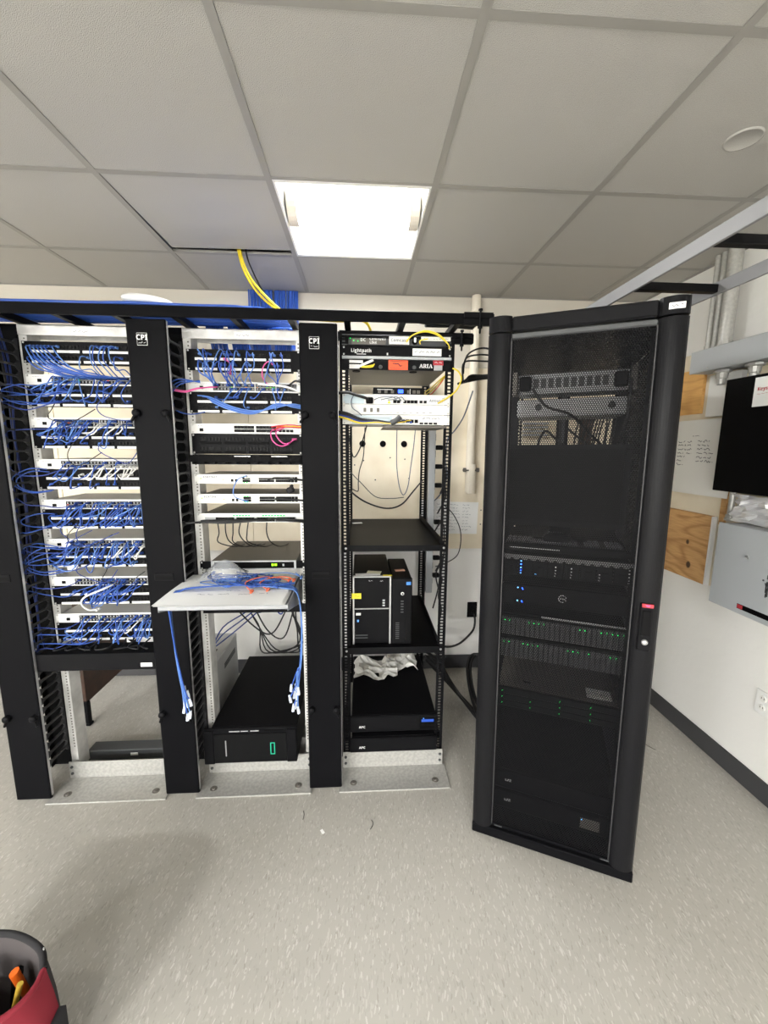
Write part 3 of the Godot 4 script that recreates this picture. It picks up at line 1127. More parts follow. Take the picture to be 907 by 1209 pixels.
func build_rack_one():
	var xc = -1.17
	var xe = -1.425
	var tops = [1.9148, 1.737, 1.5592, 1.3814, 1.2036, 1.0258, 0.848]
	var nth = ["top", "second", "third", "fourth", "fifth", "sixth", "lowest"]
	patch_panel(xc, 1.9592, "black patch panel at the very top of the left rack, above every switch", "black patch panels of the left rack")
	var led_sets = [[[15, "led_red"], [7, "led_dim_green"]], [[3, "led_red"]], [], [[0, "led_red"]], [], [[12, "led_red"]], [[6, "led_lime"]]]
	for g in 7:
		var top = tops[g]
		switch_48(xc, top - 0.0438, "white rack switch full of cords, %s of seven in the left rack" % nth[g], "white switches of the left rack", led_sets[g])
		patch_panel(xc, top - 0.0438 - 0.0889, "black patch panel with white label strips, under the %s switch of the left rack" % nth[g], "black patch panels of the left rack")
	# cords
	var plan = [
		# blue jumpers, white, side runs left, side loops, first column, last column
		[22, 0, 5, 1, 1, 23], [24, 4, 1, 0, 0, 20], [8, 9, 1, 2, 2, 23], [36, 0, 2, 1, 1, 22], [34, 5, 4, 3, 0, 20], [28, 0, 2, 0, 2, 22], [24, 1, 4, 0, 1, 22]]
	for g in 7:
		var top = tops[g]
		var ys = top - 0.0438
		var yp = ys - 0.0889
		var pl = plan[g]
		var lab = "patch cord joining the %s left-rack switch and its panel" % nth[g]
		var grp = "blue patch cords of the %s switch in the left rack" % nth[g]
		for k in pl[0]:
			var n = rng.randi_range(pl[4], pl[5])
			if g == 1 and rng.randf() < 0.6: n = rng.randi_range(0, 9)
			if g == 2: n = [2, 3, 5, 7, 10, 11, 16, 12][k % 8]
			if g == 5: n = rng.randi_range(8, 21)
			var row = rng.randi_range(0, 1)
			var a = v3(xc + px_switch(n), ys + py_switch(row), ZF)
			var j = clampi(n + rng.randi_range(-6, 4), 0, 22)
			var b = v3(xc + px_panel(j), yp + py_panel(rng.randi_range(0, 1)), ZF)
			var pale = rng.randf() < 0.25
			jumper(a, b, M.blue_pale if pale else M.blue_cable, ("light blue " if pale else "thin blue ") + lab, grp, r(0.0, 0.06), r(0.035, 0.065))
		for k in pl[1]:
			var n = [10, 12, 13, 16, 17, 19, 20, 21, 22][k % 9] if g == 2 else [16, 17, 19, 21, 22][k % 5] if g == 4 else [12, 13, 18, 19][k % 4]
			if g == 6: n = 18
			var a = v3(xc + px_switch(n), ys + py_switch(1), ZF)
			var b = v3(xc + px_panel(clampi(n - 1, 0, 23)), yp + py_panel(0), ZF)
			jumper(a, b, M.white_cable, "white patch cord looping below the %s switch of the left rack" % nth[g], "white patch cords of the %s switch in the left rack" % nth[g], 0.028, 0.05, 0.0028)
		for k in pl[2]:
			var n = rng.randi_range(0, 14)
			var row = rng.randi_range(0, 1)
			var a = v3(xc + px_panel(n), yp + py_panel(row), ZF) if rng.randf() < 0.6 else v3(xc + px_switch(n), ys + py_switch(row), ZF)
			side_run(a, xe, M.blue_cable if k % 3 else M.blue_dark, "blue cord leaving the %s left-rack group sideways into the cable manager" % nth[g], "blue cords leaving the %s group of the left rack" % nth[g], a.y + r(-0.04, 0.02))
		for k in pl[3]:
			loop_out(xe + r(0, 0.03), yp + r(0.05, 0.10), yp + r(-0.02, 0.03), M.blue_cable, "blue cord looping out past the left edge beside the %s switch" % nth[g], "blue cords looping out beside the %s switch" % nth[g])
	# top panel: a sheaf sweeping down to the right and six cords dropping at the right
	for k in 14:
		var n = k / 2
		var a = v3(xc + px_panel(n), 1.9592 + py_panel(k % 2), ZF)
		var x2 = xc + px_switch(6 + k)
		var b = v3(x2, 1.871 + py_switch(0), ZF)
		cord(M.blue_cable if k % 4 else M.blue_pale, 0.0026, [a + v3(0, 0, 0.004), a + v3(0.005, -0.012, 0.045), v3(lerpf(a.x, x2, 0.35), lerpf(a.y, b.y, 0.65) + r(-0.01, 0.01), ZF + 0.07), v3(lerpf(a.x, x2, 0.75), b.y + 0.008 + r(-0.006, 0.006), ZF + 0.06), b + v3(-0.01, 0.0, 0.03), b + v3(0, 0, 0.004)], "blue patch cord sweeping right and down from the left rack's topmost panel", "blue cords sweeping from the topmost panel of the left rack")
	for k in 7:
		var a = v3(xc + px_panel([16, 17, 18, 19, 20, 21, 13][k]), 1.9592 + py_panel(0 if k < 5 else 1), ZF)
		var b = v3(xc + px_switch([14, 15, 17, 18, 20, 22, 13][k]), 1.871 + py_switch(0), ZF)
		cord(M.blue_cable if k % 2 else M.blue_pale, 0.0024, [a + v3(0, 0, 0.004), a + v3(-0.008, -0.004, 0.045), v3(lerpf(a.x, b.x, 0.5) - 0.02 + r(-0.01, 0.01), a.y - 0.055, ZF + 0.055), v3(b.x - 0.008, b.y + 0.03, ZF + 0.045), b + v3(0, 0, 0.004)], "blue patch cord dropping from the right of the left rack's topmost panel", "blue cords dropping at the right of the topmost panel")
	# cords hanging in the gaps, and the thick white cord
	for k in 9:
		var y = [1.80, 1.79, 1.62, 1.61, 1.26, 1.25, 1.09, 1.08, 1.27][k]
		var x = xc + r(-0.12, 0.12)
		cord(M.black_cable if k % 2 else M.blue_dark, 0.002, [v3(x, y + 0.03, ZF + 0.03), v3(x + r(-0.04, 0.0), y - 0.02, ZF + 0.05), v3(x + r(-0.06, 0.06), y - 0.06, ZF + 0.045), v3(x + r(0.0, 0.12), y - 0.075, ZF + 0.05), v3(x + r(0.1, 0.16), y - 0.02, ZF + 0.04)], "thin dark cord hanging across a gap between groups of the left rack", "thin dark cords in the gaps of the left rack", false)
	cord(M.white_cable, 0.0042, [v3(xc + 0.05, 0.995, ZF + 0.02), v3(xc + 0.02, 0.985, ZF + 0.06), v3(xc - 0.05, 0.955, ZF + 0.075), v3(xc - 0.065, 0.925, ZF + 0.08), v3(xc - 0.04, 0.895, ZF + 0.075), v3(xc - 0.01, 0.892, ZF + 0.06)], "thick white cord curling in front of the sixth group of the left rack", "", true, "thick_cable", 6)
	# black cover at the bottom of the equipment
	var t = thing("rack_blank", "black horizontal cover with a small white label, under the left rack's equipment", "blank panel", v3(xc, 0.632, -1.755))
	var st = mb()
	bx(st, v3(-0.255, 0.0, -0.115), v3(0.255, 0.072, -0.006), 0.002)
	part("tray", st, M.black_matte, t)
	st = mb()
	bx(st, v3(-0.262, -0.004, -0.006), v3(0.262, 0.076, 0.0), 0.002)
	part("cover", st, M.black_smooth, t)
	st = mb()
	bx(st, v3(0.186, 0.010, -0.001), v3(0.236, 0.028, 0.001))
	part("label", st, M.paper, t)
	# dark plugs and slack lying behind the cover
	for k in 8:
		var x = xc - 0.2 + k * 0.055
		cord(M.black_cable, 0.0035, [v3(x, 0.73, ZF + 0.02), v3(x + r(-0.02, 0.02), 0.715, ZF + 0.07), v3(x + r(-0.06, 0.06), 0.712, ZF + 0.09), v3(x + r(-0.08, 0.08), 0.711, ZF + 0.05)], "black slack cord lying on the left rack's horizontal cover", "black slack cords on the left rack's cover", false, "slack_cable")
	# rear base angle as a dark bar, no power strip; its grey carries shade
	var u = thing("power_strip", "rear base bar in unlit dark grey, with a small label, inside the left rack", "power strip", v3(xc - 0.03, 0.007, -1.962))
	st = mb()
	bx(st, v3(-0.21, 0, -0.075), v3(0.21, 0.056, -0.004), 0.003)
	part("body", st, M.dark_grey, u)
	st = mb()
	bx(st, v3(0.005, 0.024, -0.005), v3(0.042, 0.038, -0.003))
	part("label", st, M.paper_grey, u)

# ---------------------------------------------------------------- middle rack
func build_rack_two():
	var xc = -0.502
	var xe = -0.757
	var grp = "black patch panels of the middle rack"
	patch_panel(xc, 1.941, "black patch panel with white strips at the top of the middle rack", grp)
	switch_48(xc, 1.8522, "white rack switch with green lights, between two patch panels of the middle rack", "", [[5, "led_lime"], [9, "led_amber"], [12, "led_amber"], [15, "led_lime"], [16, "led_lime"], [17, "led_dim_green"]])
	patch_panel(xc, 1.7632, "black patch panel with white strips under the middle rack's blue-corded switch", grp)
	# 24 port switch
	var t = thing("network_switch", "white rack switch with pink and red cords in its right ports", "network switch", v3(xc, 1.6742, ZF))
	put("chassis", cache.sw_body, M.grey_light, t)
	faceplate(t, 0.0438, M.white_metal)
	var st = mb()
	for row in 2:
		for n in 12:
			jack(st, v3(-0.048 + n * 0.0146 + (0.008 if n > 5 else 0.0), 0.0285 - row * 0.015, 0.0002), 0.0135, 0.013)
	stuff("ports", st, M.jack, t, Vector3.ZERO)
	st = mb()
	for n in 4:
		jack(st, v3(0.145 + n * 0.017, 0.014, 0.0002), 0.014, 0.011)
	part("uplink_ports", st, M.jack, t)
	st = mb()
	jack(st, v3(-0.196, 0.016, 0.0002), 0.015, 0.013)
	part("console_port", st, M.jack, t)
	st = mb()
	scribble(st, v3(-0.21, 0.034, 0.0006), 0.045, 0.005)
	scribble(st, v3(-0.16, 0.02, 0.0006), 0.02, 0.005)
	part("printed_name", st, M.ink_grey, t)
	ear_screws(t, 0, 0.0438)
	patch_panel(xc, 1.5852, "black patch panel without white strips, empty but for two pink cords", grp, false)
	# horizontal cable manager
	t = thing("cable_manager", "black horizontal cable manager under the empty patch panel", "cable manager", v3(xc, 1.5392, ZF + 0.02))
	st = mb()
	bx(st, v3(-EAR, 0.0, -0.022), v3(EAR, 0.0438, -0.018))
	part("back_plate", st, M.black_smooth, t)
	st = mb()
	bx(st, v3(-EAR, 0.012, 0.012), v3(EAR, 0.042, 0.018), 0.002)
	part("cover", st, M.black_matte, t)
	for k in 11:
		st = mb()
		bx(st, v3(-0.23 + k * 0.046 - 0.003, 0.002, -0.018), v3(-0.23 + k * 0.046 + 0.003, 0.012, 0.014))
		bx(st, v3(-0.23 + k * 0.046 - 0.003, 0.004, 0.010), v3(-0.23 + k * 0.046 + 0.003, 0.040, 0.013))
		part("ring", st, M.black_smooth, t)
	for k in 2:
		st = mb()
		bx(st, v3(-0.05 + k * 0.16, 0.036, 0.017), v3(0.02 + k * 0.16, 0.0385, 0.0186))
		part("reflective_strip", st, M.edge_silver, t)
	# firewalls
	for f in 2:
		t = thing("firewall", "white rack firewall with dark port blocks, %s" % ["directly below the horizontal cable manager", "second below the horizontal cable manager"][f], "firewall", v3(xc, [1.4520, 1.3630][f], ZF), Vector3.ZERO, "white firewalls of the middle rack")
		st = mb()
		bx(st, v3(-0.216, 0.0015, -0.25), v3(0.216, 0.0425, -0.004), 0.0015)
		part("chassis", st, M.case_grey, t)
		faceplate(t, 0.0438, M.white_metal)
		st = mb()
		for e in [[-0.02, 4], [0.052, 8], [0.127, 8]]:
			for n in e[1]:
				for row in 2:
					jack(st, v3(e[0] + (n % 8) * 0.0086 - 0.005, 0.026 - row * 0.0125, 0.0002), 0.0084, 0.011, 0.003, 0.001)
		stuff("ports", st, M.jack, t, Vector3.ZERO)
		st = mb()
		for n in 2:
			for row in 2:
				jack(st, v3(0.206 + n * 0.015 - 0.012, 0.026 - row * 0.0125, 0.0002), 0.0125, 0.0115)
		part("uplink_ports", st, M.jack, t)
		st = mb()
		for n in 2:
			jack(st, v3(-0.075 + n * 0.018, 0.016, 0.0002), 0.010, 0.012)
		part("console_ports", st, M.jack, t)
		lettering(t, "FORTINET", 0.0095, v3(-0.172, 0.030, 0.0006), M.ink_grey)
		for e in [[-0.212, 0.024, "led_lime"], [-0.115, 0.02, "led_lime"], [-0.022, 0.033, "led_green"], [-0.010, 0.033, "led_green"], [-0.022, 0.006, "led_green"], [-0.010, 0.006, "led_green"]]:
			put("indicator_light", cache.led, M[e[2]], t, v3(e[0], e[1], 0.0012))
		ear_screws(t, 0, 0.0438)
	# switch with the row of green lights
	t = thing("network_switch", "rack switch with a row of bright green lights and thick black cords", "network switch", v3(xc, 1.2742, ZF))
	st = mb()
	bx(st, v3(-0.216, 0.0015, -0.36), v3(0.216, 0.0425, -0.004), 0.0015)
	part("chassis", st, M.case_grey, t)
	faceplate(t, 0.0438, M.white_metal)
	st = mb()
	bx(st, v3(-0.205, 0.004, -0.001), v3(0.205, 0.026, 0.0012), 0.0004)
	part("port_block", st, M.grey_light, t)
	st = mb()
	for row in 2:
		for n in 24:
			jack(st, v3(-0.150 + (n / 6) * 0.092 + (n % 6) * 0.0136, 0.0205 - row * 0.0105, 0.0012), 0.0128, 0.0098)
	stuff("ports", st, M.jack, t, Vector3.ZERO)
	for k in 14:
		put("indicator_light", cache.led, M.led_dim_green if k % 3 else M.led_green, t, v3(-0.075 + k * 0.0135 + (0.05 if k > 5 else 0.0), 0.033, 0.0012), Vector3.ZERO).scale = v3(2.2, 1.3, 1.0)
	ear_screws(t, 0, 0.0438)
	# power appliance above the tray
	t = thing("rack_appliance", "deep grey rack box with black front strip and two green lights, above the tray", "rack appliance", v3(xc, 1.0512, ZF))
	st = mb()
	bx(st, v3(-0.19, 0.001, -0.40), v3(0.20, 0.0435, -0.003), 0.0015)
	part("chassis", st, M.case_grey, t)
	st = mb()
	bx(st, v3(-EAR, 0.004, -0.004), v3(-0.19, 0.041, 0.0), 0.001)
	part("ear", st, M.black_smooth, t)
	st = mb()
	bx(st, v3(0.20, 0.004, -0.004), v3(EAR, 0.041, 0.0), 0.001)
	part("ear", st, M.black_smooth, t)
	st = mb()
	bx(st, v3(-0.19, 0.001, -0.004), v3(0.20, 0.0435, 0.004), 0.001)
	part("front", st, M.grey_light, t)
	st = mb()
	bx(st, v3(-0.175, 0.007, 0.003), v3(0.190, 0.037, 0.0052), 0.0006)
	part("display_strip", st, M.black_deep, t)
	for k in 2:
		put("indicator_light", cache.led, M.led_lime, t, v3(0.092 + k * 0.014, 0.024, 0.005)).scale = v3(2.4, 2.4, 1)
	st = mb()
	bx(st, v3(0.137, 0.017, 0.005), v3(0.145, 0.028, 0.0056))
	part("emblem", st, M.grey_light, t)
	ear_screws(t, 0.002, 0.040)
	# pull-out tray of paper
	t = thing("tray", "grey pull-out shelf tray sticking forward out of the middle rack, covered with papers", "tray", v3(xc - 0.012, 1.012, -1.485))
	st = mb()
	bx(st, v3(-0.238, 0.0, -0.385), v3(0.238, 0.003, 0.0), 0.001)
	part("shelf", st, M.tray_grey, t)
	st = mb()
	bx(st, v3(-0.238, 0.0, -0.003), v3(0.238, 0.018, 0.0), 0.001)
	part("front_lip", st, M.tray_grey, t)
	for sx in [-1, 1]:
		st = mb()
		var poly := PackedVector2Array([Vector2(0, 0.02), Vector2(0, -0.006), Vector2(-0.36, -0.112), Vector2(-0.385, -0.112), Vector2(-0.385, 0.02)])
		prism(st, poly, sx * 0.238 - 0.001, sx * 0.238 + 0.001, Transform3D(Basis(v3(0, 0, 1), Vector3.UP, Vector3.RIGHT), Vector3.ZERO))
		part("side_bracket", st, M.tray_grey, t)
	for k in 3:
		st = mb()
		var dx = [0.0, -0.012, -0.02][k]
		var base = 0.0205 + k * 0.0015
		# sheet, slightly bowed
		var n = 8
		st.set_smooth_group(0)
		for i in n:
			for j in n:
				var q = []
				for e in [[0, 0], [1, 0], [1, 1], [0, 1]]:
					var fx = float(i + e[0]) / n
					var fz = float(j + e[1]) / n
					q.append(v3(-0.246 + 0.474 * fx, base + 0.003 * sin(fx * 5.0 + k) * sin(fz * 4.0) + (0.002 if k == 2 else 0.0), 0.004 - 0.375 * fz))
				face(st, q, Vector3.UP)
				var q2 = []
				for v in q: q2.append(v - v3(0, 0.0008, 0))
				face(st, q2, Vector3.DOWN)
		var sh = part("paper_sheet", st, M.paper, self, v3(xc - 0.012 + dx * 0.5, 1.012, -1.485 + k * 0.004), v3(0, [0.0, 0.008, -0.006][k], 0))
		tag(sh, ["bottom sheet of paper on the pull-out tray", "middle sheet of paper on the pull-out tray", "uppermost sheet of paper with handwriting on the pull-out tray"][k], "paper", "sheets on the tray")
		if k == 2:
			st = mb()
			var lie = Transform3D(Basis(Vector3.RIGHT, -PI / 2), Vector3.ZERO)
			for e in [[-0.12, 0.10, 0.06], [-0.04, 0.10, 0.05], [0.04, 0.095, 0.05], [-0.02, 0.14, 0.06], [0.12, 0.10, 0.03], [0.17, 0.16, 0.03]]:
				scribble(st, v3(e[0], e[1], base + 0.0062), e[2], 0.014, lie)
			part("handwriting", st, M.ink_grey, sh)
	# black drawer face under the tray
	t = thing("drawer", "black rack drawer directly under the papers tray", "drawer", v3(xc, 0.838, ZF))
	st = mb()
	bx(st, v3(-0.216, 0.002, -0.32), v3(0.216, 0.042, -0.004), 0.002)
	part("body", st, M.black_matte, t)
	faceplate(t, 0.0438, M.black_smooth)
	rack_two_cords(xc, xe)
	# big battery unit at the bottom
	t = thing("battery_backup", "large black rack battery unit with a green rectangle emblem, at the middle rack's foot", "battery unit", v3(-0.5325, 0.100, -1.80))
	st = mb()
	bx(st, v3(-0.189, 0.0, -0.70), v3(0.221, 0.182, -0.02), 0.004)
	part("case", st, M.black_paint, t)
	st = mb()
	bx(st, v3(-0.221, 0.0, -0.02), v3(0.221, 0.182, -0.006), 0.003)
	for sx in [-1, 1]:
		bx(st, v3(sx * 0.221, 0.0, -0.008), v3(sx * 0.172, 0.176, 0.004), 0.004)
	part("bezel", st, M.dark_grey, t).material_override = M.black_smooth
	st = mb()
	bx(st, v3(-0.172, 0.004, -0.008), v3(0.172, 0.156, 0.001), 0.002)
	part("front_panel", st, M.black_matte, t)
	for e in [[-0.1, -0.05], [-0.045, -0.01], [0.0, 0.04], [0.065, 0.16]]:
		st = mb()
		bx(st, v3(e[0], 0.166, -0.007), v3(e[1], 0.170, -0.004))
		part("vent_slot", st, M.grey_light if e[1] < 0.1 else M.black_deep, t)
	st = mb()
	bx(st, v3(-0.119, 0.042, 0.0), v3(-0.114, 0.125, 0.002))
	part("strip", st, M.edge_silver, t)
	st = mb()
	for e in [[v3(0.094, 0.045, 0), v3(0.098, 0.108, 0.002)], [v3(0.112, 0.045, 0), v3(0.116, 0.108, 0.002)], [v3(0.094, 0.045, 0), v3(0.116, 0.049, 0.002)], [v3(0.094, 0.104, 0), v3(0.116, 0.108, 0.002)]]:
		bx(st, e[0], e[1])
	mat("emblem_green", C(40, 190, 150), 0.4)
	part("emblem", st, M.emblem_green, t)
	# beige computer case behind the post
	t = thing("desktop_computer", "pale grey desktop computer case standing behind the middle rack's left post", "computer", v3(-0.88, 0, -2.31))
	st = mb()
	bx(st, v3(-0.085, 0.0, -0.20), v3(0.085, 0.44, 0.20), 0.005)
	part("case", st, M.grey_light, t)
	st = mb()
	for k in 3:
		bx(st, v3(0.084, 0.36 - k * 0.012, -0.15), v3(0.0865, 0.366 - k * 0.012, 0.05))
	part("vent_slot", st, M.dark_grey, t)
	st = mb()
	bx(st, v3(-0.05, 0.439, 0.02), v3(0.04, 0.443, 0.09))
	bx(st, v3(-0.03, 0.442, 0.04), v3(0.02, 0.449, 0.06))
	part("top_vents", st, M.black_deep, t)

func rack_two_cords(xc: float, xe: float):
	# panel to switch, upper group
	for k in 26:
		var n = [1, 2, 3, 3, 4, 6, 7, 7, 8, 9, 9, 10, 11, 12, 13, 13, 18, 19, 19, 20, 21, 5, 8, 2, 14, 10][k]
		var a = v3(xc + px_panel(n), 1.941 + py_panel(k % 2), ZF)
		var m = clampi(int((px_panel(n) + 0.128) / 0.0151) + rng.randi_range(-2, 2), 0, 22)
		var b = v3(xc + px_switch(m), 1.8522 + py_switch(0), ZF)
		var bow = r(-0.03, 0.03)
		cord(M.blue_pale if k % 3 == 0 else M.blue_cable, 0.0023, [a + v3(0, 0, 0.004), a + v3(bow * 0.3, r(-0.004, 0.012), 0.05), v3(lerpf(a.x, b.x, 0.4) + bow, lerpf(a.y, b.y, 0.45), ZF + 0.06), v3(b.x + bow * 0.4, b.y + 0.02, ZF + 0.045), b + v3(0, 0, 0.004)], ("light blue" if k % 3 == 0 else "blue") + " patch cord from the middle rack's top panel to its switch", "light blue cords from the middle rack's top panel")
	for k in 9:
		var n = [5, 6, 9, 10, 14, 17, 18, 20, 8][k]
		var a = v3(xc + px_switch(n), 1.8522 + py_switch(1), ZF)
		var b = v3(xc + px_panel(clampi(n + rng.randi_range(-1, 2), 0, 23)), 1.7632 + py_panel(k % 2), ZF)
		jumper(a, b, M.blue_pale if k % 2 else M.blue_cable, "light blue patch cord from the middle rack's switch to its lower panel", "light blue cords from the middle rack's switch", 0.02, 0.045)
	for k in 5:        # swag crossing the lower panel to the right
		var y0 = 1.835 - 0.004 * k
		cord(M.blue_cable if k % 2 else M.blue_pale, 0.0028, [v3(xc - 0.20 + 0.02 * k, y0, ZF + 0.01), v3(xc - 0.13, y0 - 0.012, ZF + 0.05), v3(xc - 0.04, 1.785 - 0.004 * k, ZF + 0.055), v3(xc + 0.05, 1.770 - 0.003 * k, ZF + 0.05), v3(xc + 0.14, 1.785 + 0.004 * k, ZF + 0.045), v3(xc + 0.21, 1.80 - 0.003 * k, ZF + 0.05), v3(xc + 0.27, 1.79 - 0.003 * k, ZF + 0.04)], "blue cord in the long swag crossing the middle rack's second panel", "blue cords of the long swag in the middle rack", false, "patch_cable", 5)
	for k in 3:        # blue loop at the left edge
		cord(M.blue_cable, 0.0025, [v3(xe + 0.08 , 1.885 + 0.004 * k, ZF + 0.04), v3(xe + 0.01, 1.893 - 0.01 * k, ZF + 0.07), v3(xe - 0.03, 1.87 - 0.02 * k, -1.80), v3(xe - 0.025 - 0.004 * k, 1.80, -1.80), v3(xe - 0.01, 1.765, -1.80), v3(xe + 0.04, 1.752, ZF + 0.06), v3(xe + 0.085, 1.765, ZF + 0.02)], "blue cord looping at the left edge beside the middle rack's switch", "blue loops at the middle rack's left edge", false)
	for k in 2:
		cord(M.pink_cable, 0.003, [v3(xe - 0.03, 1.855 - 0.006 * k, -1.80), v3(xe + 0.02, 1.848 - 0.004 * k, ZF + 0.05), v3(xe + 0.07, 1.860 - 0.002 * k, ZF + 0.05), v3(xe + 0.14 - 0.02 * k, 1.872, ZF + 0.012)], "pink cord entering the middle rack's switch from the left", "pink cords at the left of the middle rack's switch", false)
	cord(M.pink_cable, 0.0026, [v3(xc - 0.075, 1.988, ZF + 0.01), v3(xc - 0.072, 1.98, ZF + 0.04), v3(xc - 0.05, 1.97, ZF + 0.05), v3(xc - 0.04, 1.95, ZF + 0.05), v3(xc - 0.06, 1.93, ZF + 0.01)], "short pink cord in the left half of the middle rack's top panel", "")
	cord(M.pink_cable, 0.0026, [v3(xc + 0.125, 1.972, ZF + 0.01), v3(xc + 0.112, 1.975, ZF + 0.04), v3(xc + 0.092, 1.95, ZF + 0.05), v3(xc + 0.088, 1.91, ZF + 0.05), v3(xc + 0.10, 1.885, ZF + 0.01)], "pink cord dropping from the right half of the middle rack's top panel", "")
	for k in 2:
		cord(M.pink_cable, 0.003, [v3(xc + 0.118 + 0.02 * k, 1.692, ZF + 0.008), v3(xc + 0.112 + 0.022 * k, 1.68, ZF + 0.04), v3(xc + 0.122 + 0.022 * k, 1.645 + 0.012 * k, ZF + 0.055), v3(xc + 0.155 + 0.012 * k, 1.622 + 0.012 * k, ZF + 0.055), v3(xc + 0.19, 1.632 + 0.004 * k, ZF + 0.045), v3(xc + 0.203 + 0.01 * k, 1.652, ZF + 0.008)], "pink cord curving from the white switch's right ports to the panel below", "pink cords of the white switch with red cords")
	for k in 4:
		cord([M.red_cable, M.red_cable, M.yellow_cable, M.pink_cable][k], 0.003, [v3(xc + 0.11 + k * 0.012, 1.705 - 0.012 * (k % 2), ZF + 0.008), v3(xc + 0.14 + k * 0.01, 1.708 - 0.006 * (k % 2), ZF + 0.035), v3(xc + 0.20, 1.712 - 0.008 * (k % 3) + (0.012 if k == 2 else 0.0), ZF + 0.04), v3(xc + 0.262, 1.706 - 0.006 * (k % 3) + (0.012 if k == 2 else 0.0), ZF + 0.03)], ["red cord running right from the white switch, upper", "red cord running right from the white switch, lower", "yellow cord running right above the red cords of the white switch", "pink cord running right beside the red cords of the white switch"][k], "", false)
	cord(M.white_cable, 0.004, [v3(xc + 0.06, 1.885, ZF + 0.012), v3(xc + 0.10, 1.878, ZF + 0.05), v3(xc + 0.18, 1.872, ZF + 0.05), v3(xc + 0.26, 1.845, ZF + 0.04)], "white cord running right across the middle rack's switch", "", false, "patch_cable", 6)
	cord(M.black_cable, 0.0042, [v3(xc + 0.19, 1.882, ZF + 0.008), v3(xc + 0.205, 1.886, ZF + 0.04), v3(xc + 0.225, 1.90, ZF + 0.03), v3(xc + 0.258, 1.89, ZF + 0.02)], "short black cord at the right end of the middle rack's switch", "")
	# firewall cords
	cord(M.blue_pale, 0.0025, [v3(xc - 0.012, 1.486, ZF + 0.008), v3(xc - 0.035, 1.478, ZF + 0.04), v3(xc - 0.055, 1.44, ZF + 0.05), v3(xc - 0.052, 1.40, ZF + 0.05), v3(xc - 0.012, 1.375, ZF + 0.01)], "light blue cord joining the two white firewalls", "")
	cord(M.white_cable, 0.003, [v3(xc - 0.01, 1.482, ZF + 0.01), v3(xc + 0.03, 1.484, ZF + 0.04), v3(xc + 0.11, 1.484, ZF + 0.03), v3(xc + 0.19, 1.478, ZF + 0.012)], "white cord across the upper white firewall", "")
	for k in 4:
		var y = [1.482, 1.390, 1.300, 1.292][k]
		cord(M.black_cable, 0.0042, [v3(xc + 0.09 + 0.03 * (k % 2), y - 0.006, ZF + 0.01), v3(xc + 0.13, y, ZF + 0.04), v3(xc + 0.20, y - 0.004, ZF + 0.045), v3(xc + 0.262, y - 0.012, ZF + 0.03)], "black cord leaving to the right of %s" % ["the upper white firewall", "the lower white firewall", "the green-lit switch, upper one", "the green-lit switch, lower one"][k], "", true)
	for k in 4:
		var x2 = xc - 0.16 + k * 0.055
		cord(M.black_cable, 0.0048, [v3(xe - 0.02, 1.288 - 0.003 * k, -1.80), v3(xe + 0.05, 1.287, ZF + 0.055), v3(lerpf(xe, x2, 0.6), 1.292 - 0.003 * k, ZF + 0.05), v3(x2 + 0.05, 1.292, ZF + 0.035), v3(x2 + 0.075, 1.291, ZF + 0.008)], "thick black cord entering the green-lit switch from the left", "thick black cords of the green-lit switch")
	var st = mb()
	box(st, Vector3.ZERO, v3(0.035, 0.028, 0.02), 0.007)
	box(st, v3(0.012, 0.014, 0.002), v3(0.016, 0.014, 0.014), 0.004)
	tag(part("velcro_clump", st, M.black_fabric, self, v3(xc + 0.188, 1.428, ZF + 0.03), v3(0, 0, 0.4)), "small black clump hanging between the two white firewalls", "cable tie")
	# thin black cords in the gap above the appliance
	for k in 6:
		var x = xc - 0.16 + k * 0.035 + (0.05 if k > 4 else 0.0)
		cord(M.black_cable, 0.0028, [v3(x, 1.272, -1.90), v3(x + r(-0.01, 0.012), 1.22, -1.90), v3(x - 0.012 + 0.02 * (k % 2), 1.17, -1.93), v3(x + r(0.01, 0.05), 1.13, -2.0), v3(x + r(0.0, 0.06), 1.08, -2.30)], "thin black cord hanging behind the gap above the deep grey rack box", "thin black cords above the deep grey rack box", false)
	# jumble of blue cords lying on the papers
	for k in 16:
		var pts = []
		var cx = -0.49 + r(-0.11, 0.13)
		var cz = -1.72 + r(-0.07, 0.07)
		var rad = r(0.03, 0.085)
		var a0 = r(0, TAU)
		for j in 7:
			var a = a0 + j * r(0.7, 1.1)
			pts.append(v3(cx + cos(a) * rad * 1.4, 1.041 + r(0, 0.022), cz + sin(a) * rad * 0.7))
		cord(M.blue_cable if k % 3 else M.blue_pale, 0.0024, pts, "loose blue patch cord in the jumble lying on the papers tray", "blue cords jumbled on the papers tray")
	for k in 2:
		var x = -0.46 + 0.06 * k
		cord(M.orange_cable, 0.0026, [v3(x + 0.02, 1.042, -1.60 - 0.02 * k), v3(x - 0.02, 1.058, -1.66), v3(x + 0.02, 1.064, -1.71), v3(x + 0.08, 1.06, -1.73), v3(x + 0.15 - 0.04 * k, 1.048, -1.72)], "orange cord in the jumble lying on the papers tray", "orange cords on the papers tray")
